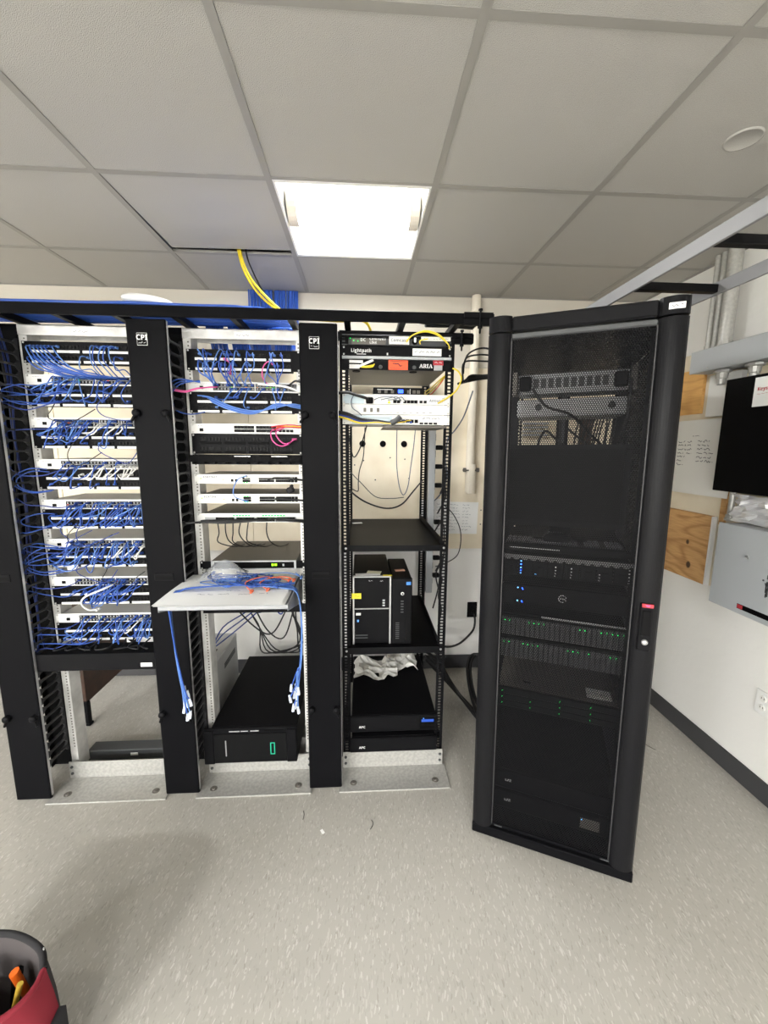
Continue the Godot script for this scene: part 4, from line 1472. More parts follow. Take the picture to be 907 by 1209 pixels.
	# the flat blue sheaf over the tray, hanging down at both sides
	for k in 8:
		var o = k * 0.0052
		var yh = r(-0.03, 0.03)
		var cut = 0.36 + 0.05 * (k % 3) + r(-0.015, 0.015)
		var p = [v3(-0.56 + 0.04 * k, 1.045, -1.68), v3(-0.65, 1.042 + 0.002 * k, -1.66 + o), v3(-0.728, 1.041, -1.635 + o * 0.6), v3(-0.764, 1.024, -1.625 + o), v3(-0.772 + o * 0.3, 0.94, -1.625 + o), v3(-0.768 + o * 0.4, 0.76 + yh, -1.630 + o * 0.8), v3(-0.758 + o * 0.7, 0.60 + yh, -1.635 + o * 0.8), v3(-0.756 + o * 1.1, cut + 0.135, -1.640 + o * 0.8)]
		var c = cord(M.blue_cable if k % 2 else M.blue_pale, 0.0029, p, "blue patch cord hanging with its clear plug left of the papers tray", "blue cords hanging left of the papers tray", false, "patch_cable", 5)
		hanging_plug(c, p[7])
	for k in 9:
		var o = k * 0.005
		var cut = 0.40 + 0.045 * (k % 3) + r(-0.01, 0.01)
		var p = [v3(-0.52 + 0.03 * k, 1.046, -1.69), v3(-0.42, 1.046 + 0.001 * k, -1.68 + o), v3(-0.32, 1.045, -1.67 + o), v3(-0.272 + o * 0.15, 1.032, -1.66 + o), v3(-0.256 + o * 0.2, 0.96, -1.655 + o), v3(-0.252 + o * 0.2, 0.84, -1.65 + o), v3(-0.262 + o * 0.2, 0.70, -1.65 + o * 0.8), v3(-0.272 + o * 0.1, cut + 0.19, -1.65 + o), v3(-0.285 - o * (0.5 if k % 2 else -0.5), cut + 0.112, -1.65 + o)]
		var c = cord(M.blue_cable if k % 2 else M.blue_pale, 0.0029, p, "blue patch cord hanging with its clear plug right of the papers tray", "blue cords hanging right of the papers tray", false, "patch_cable", 5)
		hanging_plug(c, p[8])
	# clear plastic bag
	var bg = mb()
	bg.set_smooth_group(0)
	var nn = 9
	var hts = []
	for i in nn + 1:
		var rowh = []
		for j in nn + 1:
			var fx = float(i) / nn
			var fz = float(j) / nn
			rowh.append(v3(-0.70 + fx * 0.19 + r(-0.008, 0.008), 1.042 + 0.075 * sin(fx * PI) * sin(fz * PI) + r(0.0, 0.016), -1.85 + fz * 0.13 + r(-0.008, 0.008)))
		hts.append(rowh)
	for i in nn:
		for j in nn:
			face(bg, [hts[i][j], hts[i + 1][j], hts[i + 1][j + 1]], Vector3.UP)
			face(bg, [hts[i][j], hts[i + 1][j + 1], hts[i][j + 1]], Vector3.UP)
	tag(part("plastic_bag", bg, M.bag_film), "crumpled clear plastic bag lying on the papers tray", "plastic bag")
	var wl = mb()
	bx(wl, v3(-0.03, 0, -0.018), v3(0.03, 0.002, 0.018))
	tag(part("paper_slip", wl, M.paper, self, v3(-0.575, 1.075, -1.76), v3(0.25, 0.4, -0.2)), "small white paper slip on top of the plastic bag", "paper")
	# dark cables slung below the tray, behind the rack
	for k in 6:
		var x0 = [-0.68, -0.63, -0.60, -0.66, -0.56, -0.52][k]
		var x1 = [-0.36, -0.42, -0.34, -0.48, -0.38, -0.40][k]
		var low = [0.62, 0.74, 0.56, 0.70, 0.80, 0.66][k]
		var zz = -2.05 - 0.035 * k
		cord(M.blue_dark if k % 2 else M.black_cable, 0.0042, [v3(x0, 0.90, zz), v3(x0 + r(-0.01, 0.03), 0.82, zz - 0.02), v3(lerpf(x0, x1, r(0.2, 0.35)), lerpf(0.85, low, 0.8), zz - 0.05), v3(lerpf(x0, x1, r(0.5, 0.65)), low, zz - 0.06), v3(lerpf(x0, x1, 0.9), lerpf(low, 0.9, 0.55), zz - 0.03), v3(x1 + 0.02, 0.90, zz)], "dark cable slung in a loop under the middle rack's drawer", "dark cables under the middle rack's drawer", false, "patch_cable", 6)
	for k in 3:
		cord(M.blue_dark, 0.004, [v3(-0.42 + 0.05 * k, 0.88, -2.3), v3(-0.52, 0.78 - 0.02 * k, -2.28), v3(-0.66, 0.68 - 0.03 * k, -2.26), v3(-0.80, 0.58 - 0.04 * k, -2.28), v3(-0.86, 0.46, -2.26)], "dark blue cable slanting down behind the middle rack to the pale computer", "dark blue cables slanting to the pale computer", false)
	for k in 4:
		cord(M.black_cable, 0.004, [v3(-0.335 + 0.012 * k, 0.88, -2.0), v3(-0.345 + r(-0.02, 0.02), 0.78, -2.02), v3(-0.33 + r(-0.02, 0.02), 0.68, -2.04), v3(-0.335 + 0.02 * (k % 2), 0.58, -2.06), v3(-0.36 - 0.05 * k, 0.46, -2.2 ), v3(-0.52 - 0.03 * k, 0.40, -2.36), v3(-0.62, 0.52, -2.40), v3(-0.66, 0.62, -2.38)], "black cable hanging behind the right post of the middle rack", "black cables behind the middle rack's right post", false)

func hanging_plug(c: Node, at: Vector3):
	if not cache.has("clear_plug"):
		var st = mb()
		bx(st, v3(-0.0055, -0.022, -0.004), v3(0.0055, 0.0, 0.004), 0.001)
		bx(st, v3(-0.0045, 0.0, -0.0036), v3(0.0045, 0.014, 0.0036), 0.001)
		cache.clear_plug = done(st)
	put("plug", cache.clear_plug, M.clear_plug, c, at, v3(0, r(-1, 1), r(-0.2, 0.2)))

# ---------------------------------------------------------------- four-post rack
func build_rack_three():
	var xc = 0.1615
	# provider panel with fibre windings
	var t = thing("fibre_unit", "dark rack panel lettered CENTURY with a looped yellow fibre, topmost in the four-post rack", "fibre panel", v3(xc, 2.060, ZF))
	var st = mb()
	bx(st, v3(-0.216, 0.001, -0.30), v3(0.216, 0.042, -0.02), 0.002)
	part("chassis", st, M.dark_grey, t)
	st = mb()
	bx(st, v3(-EAR, 0.0, -0.02), v3(EAR, 0.043, -0.016), 0.001)
	bx(st, v3(-EAR, 0.040, -0.016), v3(EAR, 0.043, 0.0), 0.001)
	bx(st, v3(-EAR, 0.0, -0.016), v3(EAR, 0.003, 0.0), 0.001)
	part("faceplate", st, M.dark_grey, t)
	st = mb()
	bx(st, v3(-0.20, 0.004, -0.018), v3(-0.05, 0.039, -0.012), 0.001)
	part("name_plate", st, M.case_grey, t)
	lettering(t, "CENTURY", 0.012, v3(-0.085, 0.029, -0.011), M.ink_white)
	lettering(t, "LINK", 0.010, v3(-0.105, 0.013, -0.011), M.ink_white)
	lettering(t, "DC", 0.013, v3(-0.150, 0.024, -0.011), M.ink_white)
	for e in [[-0.205, 0.03], [-0.19, 0.02], [-0.172, 0.018]]:
		put("indicator_light", cache.led, M.led_dim_green, t, v3(e[0], e[1], -0.011))
	st = mb()
	bx(st, v3(-0.036, 0.006, -0.014), v3(0.052, 0.038, 0.001))
	var tagc = part("label_card", st, M.paper, t)
	lettering(tagc, "Comcast", 0.013, v3(0.008, 0.022, 0.0015), M.ink_grey)
	st = mb()
	bx(st, v3(0.105, 0.022, 0.0), v3(0.235, 0.039, 0.0014))
	var strip = part("label_strip", st, M.paper_grey, t)
	st = mb()
	scribble(st, v3(0.115, 0.030, 0.0018), 0.11, 0.006)
	part("print", st, M.ink_grey, strip)
	st = mb()
	lathe(st, [[0.0, 0.014], [0.012, 0.013], [0.013, 0.0]], 14, Transform3D(Basis(Vector3.RIGHT, PI / 2), v3(0.078, 0.02, -0.012)))
	part("spool", st, M.black_smooth, t)
	st = mb()
	bx(st, v3(0.073, 0.014, 0.001), v3(0.083, 0.034, 0.005), 0.002)
	part("connector", st, M.white_plastic, t)
	for k in 2:
		cord(M.yellow_cable, 0.0026, [v3(0.20, 2.072 + 0.004 * k, -1.862), v3(0.225, 2.098, -1.85), v3(0.275, 2.116 - 0.004 * k, -1.845), v3(0.32, 2.110 - 0.005 * k, -1.845), v3(0.355, 2.093 - 0.006 * k, -1.85), v3(0.385, 2.06, -1.85), v3(0.386, 2.045, -1.852)], "yellow fibre cord arching over the topmost panel of the four-post rack", "yellow fibres of the topmost panel", false, "fibre_cable", 6)
	cord(M.yellow_cable, 0.0024, [v3(0.262, 2.066, -1.865), v3(0.258, 2.075, -1.858), v3(0.268, 2.082, -1.856), v3(0.295, 2.088, -1.86)], "short curl of yellow fibre right of the white connector on the topmost panel", "", false, "fibre_cable")
	cord(M.yellow_cable, 0.0036, [v3(0.405, 1.965, -1.85), v3(0.43, 1.95, -1.845), v3(0.445, 1.92, -1.85), v3(0.428, 1.875, -1.855), v3(0.395, 1.845, -1.855), v3(0.345, 1.815, -1.86)], "pale yellow fibre looping out past the four-post rack's right post", "", false, "fibre_cable", 6)
	st = mb()
	bx(st, v3(-0.046, -0.012, -0.002), v3(0.040, 0.014, 0.0))
	tag(part("blue_card", st, M.blue_sticker, self, v3(0.215, 2.112, -1.96)), "blue card behind the topmost panel of the four-post rack", "card")
	# second provider box
	t = thing("network_box", "black rack box lettered Lightpath, second from the top in the four-post rack", "network box", v3(xc, 2.0145, ZF))
	st = mb()
	bx(st, v3(-0.216, 0.001, -0.30), v3(0.216, 0.040, -0.003), 0.002)
	part("chassis", st, M.black_matte, t)
	faceplate(t, 0.041, M.black_smooth)
	lettering(t, "Lightpath", 0.014, v3(-0.158, 0.022, 0.0006), M.ink_white)
	st = mb()
	bx(st, v3(-0.178, 0.006, 0), v3(-0.137, 0.0085, 0.0012))
	part("name_rule", st, M.ink_white, t)
	st = mb()
	bx(st, v3(-0.046, 0.005, 0), v3(-0.040, 0.014, 0.002))
	part("button", st, M.white_plastic, t)
	st = mb()
	bx(st, v3(0.068, 0.004, 0), v3(0.196, 0.035, 0.0014))
	var lb = part("label_strip", st, M.paper, t)
	st = mb()
	scribble(st, v3(0.076, 0.020, 0.0018), 0.11, 0.010)
	part("print", st, M.ink_grey, lb)
	ear_screws(t, 0, 0.041)
	# thin shelf edge
	t = thing("rack_shelf", "thin grey rack shelf edge under the box lettered Lightpath", "rack shelf", v3(xc, 2.001, ZF))
	st = mb()
	bx(st, v3(-EAR, 0.0, -0.32), v3(EAR, 0.003, 0.004), 0.001)
	bx(st, v3(-EAR, 0.0, -0.004), v3(EAR, 0.0125, 0.004), 0.001)
	part("shelf", st, M.grey_paint, t)
	ear_screws(t, 0.0, 0.0125)
	# ARIA box, deep, seen from below
	t = thing("carrier_box", "black rack box lettered ARIA with an orange sticker, third from the top", "network box", v3(xc, 1.956, ZF))
	st = mb()
	bx(st, v3(-0.216, 0.0, -0.46), v3(0.216, 0.0415, -0.003), 0.002)
	part("chassis", st, M.case_grey, t)
	faceplate(t, 0.0445, M.black_smooth)
	lettering(t, "ARIA", 0.0165, v3(0.128, 0.020, 0.0006), M.ink_white, Vector3.ZERO, "Droid Serif")
	st = mb()
	bx(st, v3(-0.038, 0.002, 0), v3(0.048, 0.043, 0.0012))
	var os = part("orange_sticker", st, M.orange_label, t)
	st = mb()
	scribble(st, v3(-0.02, 0.024, 0.0016), 0.05, 0.016)
	scribble(st, v3(-0.03, 0.008, 0.0016), 0.07, 0.005)
	bx(st, v3(-0.03, 0.037, 0.001), v3(0.04, 0.0385, 0.0018))
	part("print", st, M.ink, os)
	st = mb()
	bx(st, v3(0.160, 0.024, 0), v3(0.206, 0.046, 0.0015))
	var rl = part("red_label", st, M.red_label, t)
	st = mb()
	scribble(st, v3(0.166, 0.035, 0.002), 0.032, 0.008)
	part("print", st, M.ink_white, rl)
	st = mb()
	bx(st, v3(0.164, 0.002, 0), v3(0.202, 0.024, 0.002), 0.001)
	part("connector_plate", st, M.grey_light, t)
	st = mb()
	bx(st, v3(-0.21, 0.028, 0), v3(-0.15, 0.040, 0.002), 0.0005)
	bx(st, v3(-0.21, 0.004, 0), v3(-0.165, 0.022, 0.004), 0.001)
	part("white_plates", st, M.white_plastic, t)
	for x in [-0.073, 0.076]:
		st = mb()
		lathe(st, [[0.0, 0.006], [0.007, 0.006], [0.009, 0.0]], 10, Transform3D(Basis(Vector3.RIGHT, PI / 2), v3(x, 0.013, 0)), false)
		part("captive_screw", st, M.dark_grey, t)
	for x in [-0.18, 0.075]:
		st = mb()
		lathe(st, [[0.0, -0.004], [0.016, -0.004], [0.018, 0.0]], 12, Transform3D(Basis.IDENTITY, v3(x, 0.0, -0.03)), false)
		part("rubber_foot", st, M.black_deep, t)
	st = mb()
	bar(st, v3(-0.178, 0.008, 0.006), v3(-0.105, 0.040, 0.01), 0.010, 0.003, Vector3.BACK)
	tag(part("white_tie", st, M.white_plastic, self, v3(xc, 1.956, ZF)), "white strip slanting across the left end of the box lettered ARIA", "cable tie")
	for k in 3:
		cord(M.yellow_cable, 0.0018, [v3(xc - 0.16, 1.966 + 0.003 * k, ZF + 0.004), v3(xc - 0.14, 1.963 + 0.003 * k, ZF + 0.012), v3(xc - 0.11, 1.966 + 0.004 * k, ZF + 0.012), v3(xc - 0.10, 1.980, ZF + 0.006)], "thin pale fibre looped at the left end of the box lettered ARIA", "thin fibres on the box lettered ARIA", false, "fibre_cable")
	# yellow and orange fibres under the deep box, right
	for k in 3:
		cord(M.yellow_cable if k < 2 else M.orange_cable, 0.003, [v3(0.40, 1.955, -1.93 - 0.02 * k), v3(0.38, 1.94 - 0.01 * k, -2.0), v3(0.36, 1.92 - 0.015 * k, -2.1), v3(0.34, 1.905 - 0.015 * k, -2.22), v3(0.36, 1.88 - 0.01 * k, -2.35)], ["yellow fibre slanting back under the box lettered ARIA, upper", "yellow fibre slanting back under the box lettered ARIA, lower", "orange fibre slanting back under the box lettered ARIA"][k], "", false, "fibre_cable")
	# small black box with the blue light
	t = thing("network_box", "small black network box with a glowing blue light, lying on the white rack boxes", "network box", v3(0.177, 1.8585, -1.935))
	st = mb()
	bx(st, v3(-0.118, 0.0, -0.14), v3(0.118, 0.032, 0.0), 0.002)
	part("case", st, M.black_smooth, t)
	st = mb()
	for k in 6:
		jack(st, v3([-0.09, -0.06, -0.03, 0.045, 0.07, 0.09][k], 0.014, 0), 0.014, 0.014)
	part("ports", st, M.case_grey, t)
	st = mb()
	bx(st, v3(-0.004, 0.008, 0), v3(0.020, 0.024, 0.002), 0.001)
	part("blue_light", st, M.led_blue, t)
	st = mb()
	bx(st, v3(0.05, 0.004, 0.001), v3(0.053, 0.026, 0.004))
	bx(st, v3(-0.10, 0.022, 0.001), v3(-0.03, 0.0245, 0.003))
	part("white_mark", st, M.white_plastic, t)
	# three white rack boxes
	t = thing("carrier_box", "white rack box lettered Astound with a yellow tag, uppermost of three white boxes", "network box", v3(xc, 1.8095, ZF))
	st = mb()
	bx(st, v3(-0.216, 0.001, -0.22), v3(0.216, 0.042, -0.003), 0.002)
	part("chassis", st, M.grey_light, t)
	faceplate(t, 0.0438, M.white_metal)
	st = mb()
	bx(st, v3(-EAR + 0.003, 0.002, 0), v3(-0.145, 0.041, 0.0015), 0.0005)
	part("left_panel", st, M.paper, t).material_override = M.pale_blue_plate if M.has("pale_blue_plate") else mat("pale_blue_plate", C(206, 222, 230), 0.5)
	st = mb()
	for k in 6:
		jack(st, v3(-0.008 + k * 0.0165 + (0.012 if k > 1 else 0.0), 0.012, 0.0002), 0.0145, 0.0135)
	for k in 2:
		jack(st, v3(0.110 + k * 0.018, 0.012, 0.0002), 0.0135, 0.012)
	part("ports", st, M.black_smooth, t)
	st = mb()
	scribble(st, v3(-0.015, 0.030, 0.0006), 0.06, 0.004)
	scribble(st, v3(0.07, 0.032, 0.0006), 0.06, 0.004)
	part("printed_name", st, M.ink_grey, t)
	st = mb()
	bx(st, v3(0.142, 0.004, 0), v3(0.226, 0.040, 0.0012))
	var al = part("label_card", st, M.paper, t)
	lettering(al, "Astound", 0.011, v3(0.178, 0.018, 0.0014), M.grey_cable)
	st = mb()
	scribble(st, v3(0.205, 0.031, 0.0016), 0.016, 0.008)
	part("flourish", st, M.grey_cable, al)
	st = mb()
	prism(st, PackedVector2Array([Vector2(-0.042, 0.004), Vector2(-0.026, 0.004), Vector2(-0.034, 0.018)]), 0.0, 0.0015)
	part("warning_tag", st, M.yellow_label, t)
	st = mb()
	bx(st, v3(0.028, 0.012, 0), v3(0.036, 0.036, 0.010), 0.002)
	part("white_plug", st, M.white_plastic, t)
	ear_screws(t, 0, 0.0438)
	t = thing("power_unit", "white rack panel with a row of square breakers, middle of three white boxes", "power panel", v3(xc, 1.7650, ZF))
	st = mb()
	bx(st, v3(-0.216, 0.001, -0.16), v3(0.216, 0.042, -0.003), 0.002)
	part("chassis", st, M.grey_light, t)
	faceplate(t, 0.0438, M.white_metal)
	for k in 11:
		st = mb()
		var dark = k < 3
		bx(st, v3(-0.142 + k * 0.0295 - 0.006, 0.010, 0), v3(-0.142 + k * 0.0295 + 0.006, 0.028, 0.003), 0.001)
		part("breaker", st, M.case_grey if dark else M.white_plastic, t)
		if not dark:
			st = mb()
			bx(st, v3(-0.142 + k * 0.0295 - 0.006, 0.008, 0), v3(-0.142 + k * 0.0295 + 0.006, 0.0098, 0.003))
			part("breaker_shadow_strip", st, M.case_grey, t)  # dark strip standing for the shadow under each pale breaker
	ear_screws(t, 0, 0.0438)
	t = thing("carrier_box", "white rack box with a blue plug and a dark vent, lowest of three white boxes", "network box", v3(xc, 1.7205, ZF))
	st = mb()
	bx(st, v3(-0.216, 0.001, -0.24), v3(0.216, 0.042, -0.003), 0.002)
	part("chassis", st, M.grey_light, t)
	faceplate(t, 0.0438, M.white_metal)
	st = mb()
	bx(st, v3(-0.200, 0.004, 0), v3(-0.02, 0.040, 0.002), 0.0006)
	part("left_panel", st, M.pale_blue_plate, t)
	st = mb()
	bx(st, v3(-0.15, 0.027, 0.002), v3(-0.03, 0.030, 0.003))
	part("slot", st, M.grey_paint, t)
	st = mb()
	for k in 4:
		jack(st, v3(0.03 + k * 0.020, 0.016, 0.0002), 0.015, 0.0145)
	part("ports", st, M.black_smooth, t)
	st = mb()
	for k in 4:
		bx(st, v3(0.105 + k * 0.021, 0.003, 0), v3(0.122 + k * 0.021, 0.011, 0.002), 0.001)
	part("vent", st, M.black_deep, t)
	st = mb()
	bx(st, v3(0.11, 0.020, 0), v3(0.205, 0.038, 0.001))
	var l3 = part("label_card", st, M.paper, t)
	st = mb()
	scribble(st, v3(0.118, 0.029, 0.0015), 0.075, 0.008)
	part("print", st, M.ink, l3)
	ear_screws(t, 0, 0.0438)
	for k in 3:
		st = mb()
		bx(st, v3(-0.005, -0.004, 0), v3(0.005, 0.005, 0.016), 0.001)
		tag(part("blue_plug", st, M.blue_cable, self, v3(xc + [0.03, 0.052, 0.064][k], 1.7365 - 0.003 * k, ZF + 0.002)), "small blue plug in the lowest white box of the four-post rack", "plug", "blue plugs of the lowest white box")
	t = thing("rack_shelf", "narrow dark shelf lip under the three white boxes", "rack shelf", v3(xc + 0.04, 1.7075, ZF))
	st = mb()
	bx(st, v3(-0.10, 0.0, -0.28), v3(0.19, 0.003, -0.004), 0.001)
	bx(st, v3(-0.10, 0.0, -0.006), v3(0.19, 0.011, -0.003), 0.001)
	part("shelf", st, M.case_grey, t)
	# cords of the white boxes
	var pc = cord(M.black_cable, 0.0065, [v3(-0.12, 1.845, -1.83), v3(-0.06, 1.852, -1.82), v3(-0.02, 1.842, -1.825), v3(0.02, 1.832, -1.835), v3(0.035, 1.825, -1.855)], "thick black power cord plugged into the uppermost white box", "", false, "power_cable", 6)
	st = mb()
	bx(st, v3(-0.016, -0.013, 0), v3(0.016, 0.013, 0.024), 0.004)
	part("plug", st, M.black_matte, pc, v3(0.040, 1.824, ZF + 0.001))
	for k in 4:
		cord([M.black_cable, M.black_cable, M.blue_dark, M.yellow_cable][k], 0.0045, [v3(-0.12, 1.775 - 0.006 * k, -1.82), v3(-0.06, 1.765 - 0.008 * k, -1.81), v3(0.0, 1.742 - 0.006 * k, -1.815), v3(0.07, 1.735 - 0.002 * k, -1.815), v3(0.13, 1.728 - 0.001 * k, -1.825), v3(0.20, 1.735, -1.84), v3(0.225, 1.737, -1.862)], ["black cord crossing the lowest white box, uppermost of the bunch", "black cord crossing the lowest white box, second of the bunch", "dark blue cord crossing the lowest white box", "yellow cord crossing the lowest white box"][k], "", false, "crossing_cable", 5)
	var ov = mb()
	tube(ov, spline([v3(0.135, 1.726, -1.832), v3(0.155, 1.735, -1.826), v3(0.175, 1.752, -1.828)], 5), 0.0125, 9)
	tag(part("cable_boot", ov, M.dark_grey, self), "grey oval cable boot leaning across the lowest white box", "cable boot")
	for k in 3:
		cord(M.grey_cable, 0.0018, [v3(0.06 + 0.03 * k, 1.826, -1.85), v3(0.09 + 0.03 * k, 1.836 - 0.004 * k, -1.84), v3(0.14 + 0.02 * k, 1.838, -1.84), v3(0.165 + 0.016 * k, 1.824, -1.866)], "thin grey lead hanging across the uppermost white box", "thin grey leads of the uppermost white box", false, "thin_cable")
	cord(M.grey_cable, 0.002, [v3(-0.03, 1.845, -1.86), v3(-0.04, 1.82, -1.85), v3(-0.035, 1.79, -1.845), v3(-0.01, 1.772, -1.85), v3(0.005, 1.758, -1.855)], "thin grey lead dropping at the left ends of the white boxes", "", false, "thin_cable")
	# loose cords hanging in the open bay
	cord(M.black_cable, 0.0032, [v3(-0.06, 1.70, -2.0), v3(-0.045, 1.60, -2.05), v3(-0.03, 1.57, -2.1), v3(0.0, 1.62, -2.1), v3(0.03, 1.72, -2.0)], "black cord drooping at the left post of the open bay", "", false, "hanging_cable", 6)
	cord(M.black_cable, 0.0026, [v3(0.022, 1.715, -2.05), v3(0.018, 1.62, -2.08), v3(0.012, 1.56, -2.1), v3(-0.006, 1.50, -2.1), v3(-0.012, 1.44, -2.1), v3(-0.014, 1.395, -2.1), v3(-0.045, 1.41, -2.08)], "dark cord hanging down the left of the open bay", "", false, "hanging_cable", 5)
	cord(M.grey_cable, 0.0024, [v3(0.180, 1.715, -2.05), v3(0.182, 1.62, -2.08), v3(0.186, 1.52, -2.1), v3(0.200, 1.42, -2.1), v3(0.222, 1.375, -2.1), v3(0.245, 1.42, -2.1), v3(0.258, 1.52, -2.1), v3(0.268, 1.62, -2.08), v3(0.272, 1.715, -2.05)], "thin grey cord hanging in a deep V at the right of the open bay", "", false, "hanging_cable", 5)
	cord(M.black_cable, 0.0045, [v3(-0.075, 1.46, -1.95), v3(-0.05, 1.40, -2.05), v3(0.03, 1.33, -2.15), v3(0.14, 1.29, -2.2), v3(0.23, 1.30, -2.28), v3(0.31, 1.36, -2.4), v3(0.385, 1.42, -2.52)], "thick black cord swagging across the open bay from post to post", "", false, "hanging_cable", 6)
	cord(M.dark_grey, 0.0022, [v3(-0.075, 1.53, -1.95), v3(0.0, 1.44, -2.1), v3(0.08, 1.36, -2.15), v3(0.17, 1.345, -2.2), v3(0.24, 1.345, -2.25)], "thin dark cord slanting across the open bay above the thick one", "", false, "hanging_cable", 6)
	# empty shelf
	rack_shelf(xc, 1.165, 0.72, "empty black shelf across the four-post rack under the open bay", 0.028)
	st = mb()
	bx(st, v3(-0.03, 0.0, -0.012), v3(0.03, 0.004, 0.012), 0.002)
	tag(part("white_label", st, M.paper, self, v3(-0.02, 1.170, -2.40), v3(0, 0.2, 0)), "small white label strip lying at the empty shelf's back left corner", "label")
	# shelf with two computers
	rack_shelf(xc, 0.655, 0.70, "black shelf in the four-post rack carrying two computers", 0.034)
	tower_a()
	tower_b()
	# two rack battery units
	for k in 2:
		t = thing("battery_backup", ["black rack battery unit with blue display, upper of the two in the four-post rack", "black rack battery unit without display, lowest in the four-post rack"][k], "battery unit", v3(xc + 0.004, [0.207, 0.093][k], -1.852))
		var hh = [0.086, 0.078][k]
		st = mb()
		bx(st, v3(-0.213, 0.0, -0.60), v3(0.213, hh, -0.012), 0.004)
		part("case", st, M.black_paint, t)
		st = mb()
		bx(st, v3(-0.222, 0.0, -0.012), v3(0.222, hh, 0.004), 0.005)
		part("bezel", st, M.black_smooth, t)
		lettering(t, "APC", 0.012, v3(-0.160, 0.030, 0.0045), M.ink_white)
		if k == 0:
			st = mb()
			bx(st, v3(0.130, 0.012, 0.003), v3(0.205, 0.076, 0.0055), 0.001)
			var d = part("display", st, M.black_deep, t)
			st = mb()
			bx(st, v3(0.138, 0.050, 0.005), v3(0.200, 0.064, 0.0062))
			part("display_text", st, M.screen_blue, d)
			put("indicator_light", cache.led, M.led_pale_blue, d, v3(0.148, 0.070, 0.006))
	# crumpled wrapping lying on the upper battery unit
	for k in 2:
		var w = mb()
		w.set_smooth_group(-1)
		var n = 9
		var g = []
		for i in n + 1:
			var row = []
			for j in n + 1:
				var fx = float(i) / n
				var fz = float(j) / n
				row.append(v3((fx - 0.5) * [0.25, 0.18][k] + r(-0.006, 0.006), 0.006 + r(0.0, 0.03) + 0.014 * sin(fx * 9.0 + k), (fz - 0.5) * 0.22 + r(-0.006, 0.006)))
			g.append(row)
		for i in n:
			for j in n:
				face(w, [g[i][j], g[i + 1][j], g[i + 1][j + 1]], Vector3.UP)
				face(w, [g[i][j], g[i + 1][j + 1], g[i][j + 1]], Vector3.UP)
		tag(part("wrapping_paper", w, M.paper_grey, self, [v3(0.085, 0.295, -2.26), v3(0.25, 0.294, -2.36)][k]), ["crumpled pale wrapping lying on the upper battery unit, left", "crumpled pale wrapping lying on the upper battery unit, right"][k], "wrapping")
	# power strip on the right rear post
	t = thing("power_strip", "tall grey power strip on the right rear post of the four-post rack", "power strip", v3(0.435, 0.70, -2.50))
	st = mb()
	bx(st, v3(-0.02, 0.0, -0.02), v3(0.02, 1.07, 0.02), 0.003)
	part("body", st, M.grey_paint, t)
	for k in 10:
		st = mb()
		bx(st, v3(0.018, 0.06 + k * 0.10, -0.014), v3(0.022, 0.10 + k * 0.10, 0.014), 0.001)
		part("socket", st, M.black_smooth, t)
	for k in 8:
		var y = 1.62 - k * 0.115
		if k == 3: continue
		st = mb()
		bx(st, v3(0.0, -0.014, -0.012), v3(0.042, 0.014, 0.012), 0.004)
		var cb = cord(M.black_cable, 0.0045, [v3(0.495, y, -2.49), v3(0.515, y - 0.02, -2.46), v3(0.50 + r(-0.02, 0.02), y - 0.10, -2.40), v3(0.47 + r(-0.02, 0.03), y - 0.17, -2.34), v3(0.45 + r(-0.03, 0.03), y - 0.26, -2.30)], "black power cord hanging from the grey power strip", "black cords of the grey power strip", false, "power_cable", 5)
		part("plug", st, M.black_matte, cb, v3(0.457, y, -2.49))
	# grey and black cords between rack and cabinet
	cord(M.grey_cable, 0.0042, [v3(0.62, 1.93, -2.3), v3(0.60, 1.80, -2.4), v3(0.57, 1.72, -2.5), v3(0.545, 1.68, -2.55), v3(0.54, 1.55, -2.6), v3(0.555, 1.44, -2.6), v3(0.52, 1.33, -2.6), v3(0.46, 1.28, -2.55)], "grey-blue cable hanging down on the wall right of the four-post rack", "", false, "hanging_cable", 6)
	cord(M.black_cable, 0.0032, [v3(0.47, 1.30, -2.3), v3(0.56, 1.22, -2.4), v3(0.62, 1.10, -2.45), v3(0.60, 0.97, -2.42), v3(0.50, 0.93, -2.35), v3(0.44, 0.93, -2.3)], "thin black cable looping in front of the printed sheets", "", false, "hanging_cable", 6)
	for k in 3:
		cord(M.black_cable, 0.0042, [v3(0.47, 1.985 - 0.03 * k, -1.92), v3(0.50 - 0.01 * k, 2.05 - 0.02 * k, -1.95), v3(0.58, 2.085 - 0.03 * k, -1.99), v3(0.68, 2.075 - 0.02 * k, -2.05)], "black cable looping from the four-post rack over towards the closed cabinet", "black cables looping to the closed cabinet", false, "hanging_cable", 6)
	for k in 5:
		cord(M.black_cable, 0.006, [v3(0.47 + 0.01 * k, 1.925 + 0.004 * k, -2.02), v3(0.54, 1.945 + 0.006 * k, -2.05), v3(0.62, 1.962 + 0.005 * k, -2.08 - 0.01 * k), v3(0.74, 1.975 + 0.004 * k, -2.12), v3(0.84, 1.98, -2.16)], "black cable in the bundle running into the closed cabinet's left side", "black cables bundled into the closed cabinet", false, "hanging_cable", 5)
	for k in 4:
		cord(M.black_cable, 0.009, [v3(0.40, 0.40 - 0.03 * k, -2.35), v3(0.50, 0.30 - 0.04 * k, -2.42), v3(0.56, 0.15 - 0.02 * k, -2.48), v3(0.62, 0.06, -2.42 + 0.02 * k), v3(0.68, 0.02 + 0.018 * (k % 2), -2.30 + 0.03 * k), v3(0.735, 0.02 + 0.018 * (k % 2), -2.12 + 0.05 * k)], "thick black cable on the floor from the four-post rack to the cabinet", "thick black cables on the floor behind the cabinet", false, "floor_cable", 6)
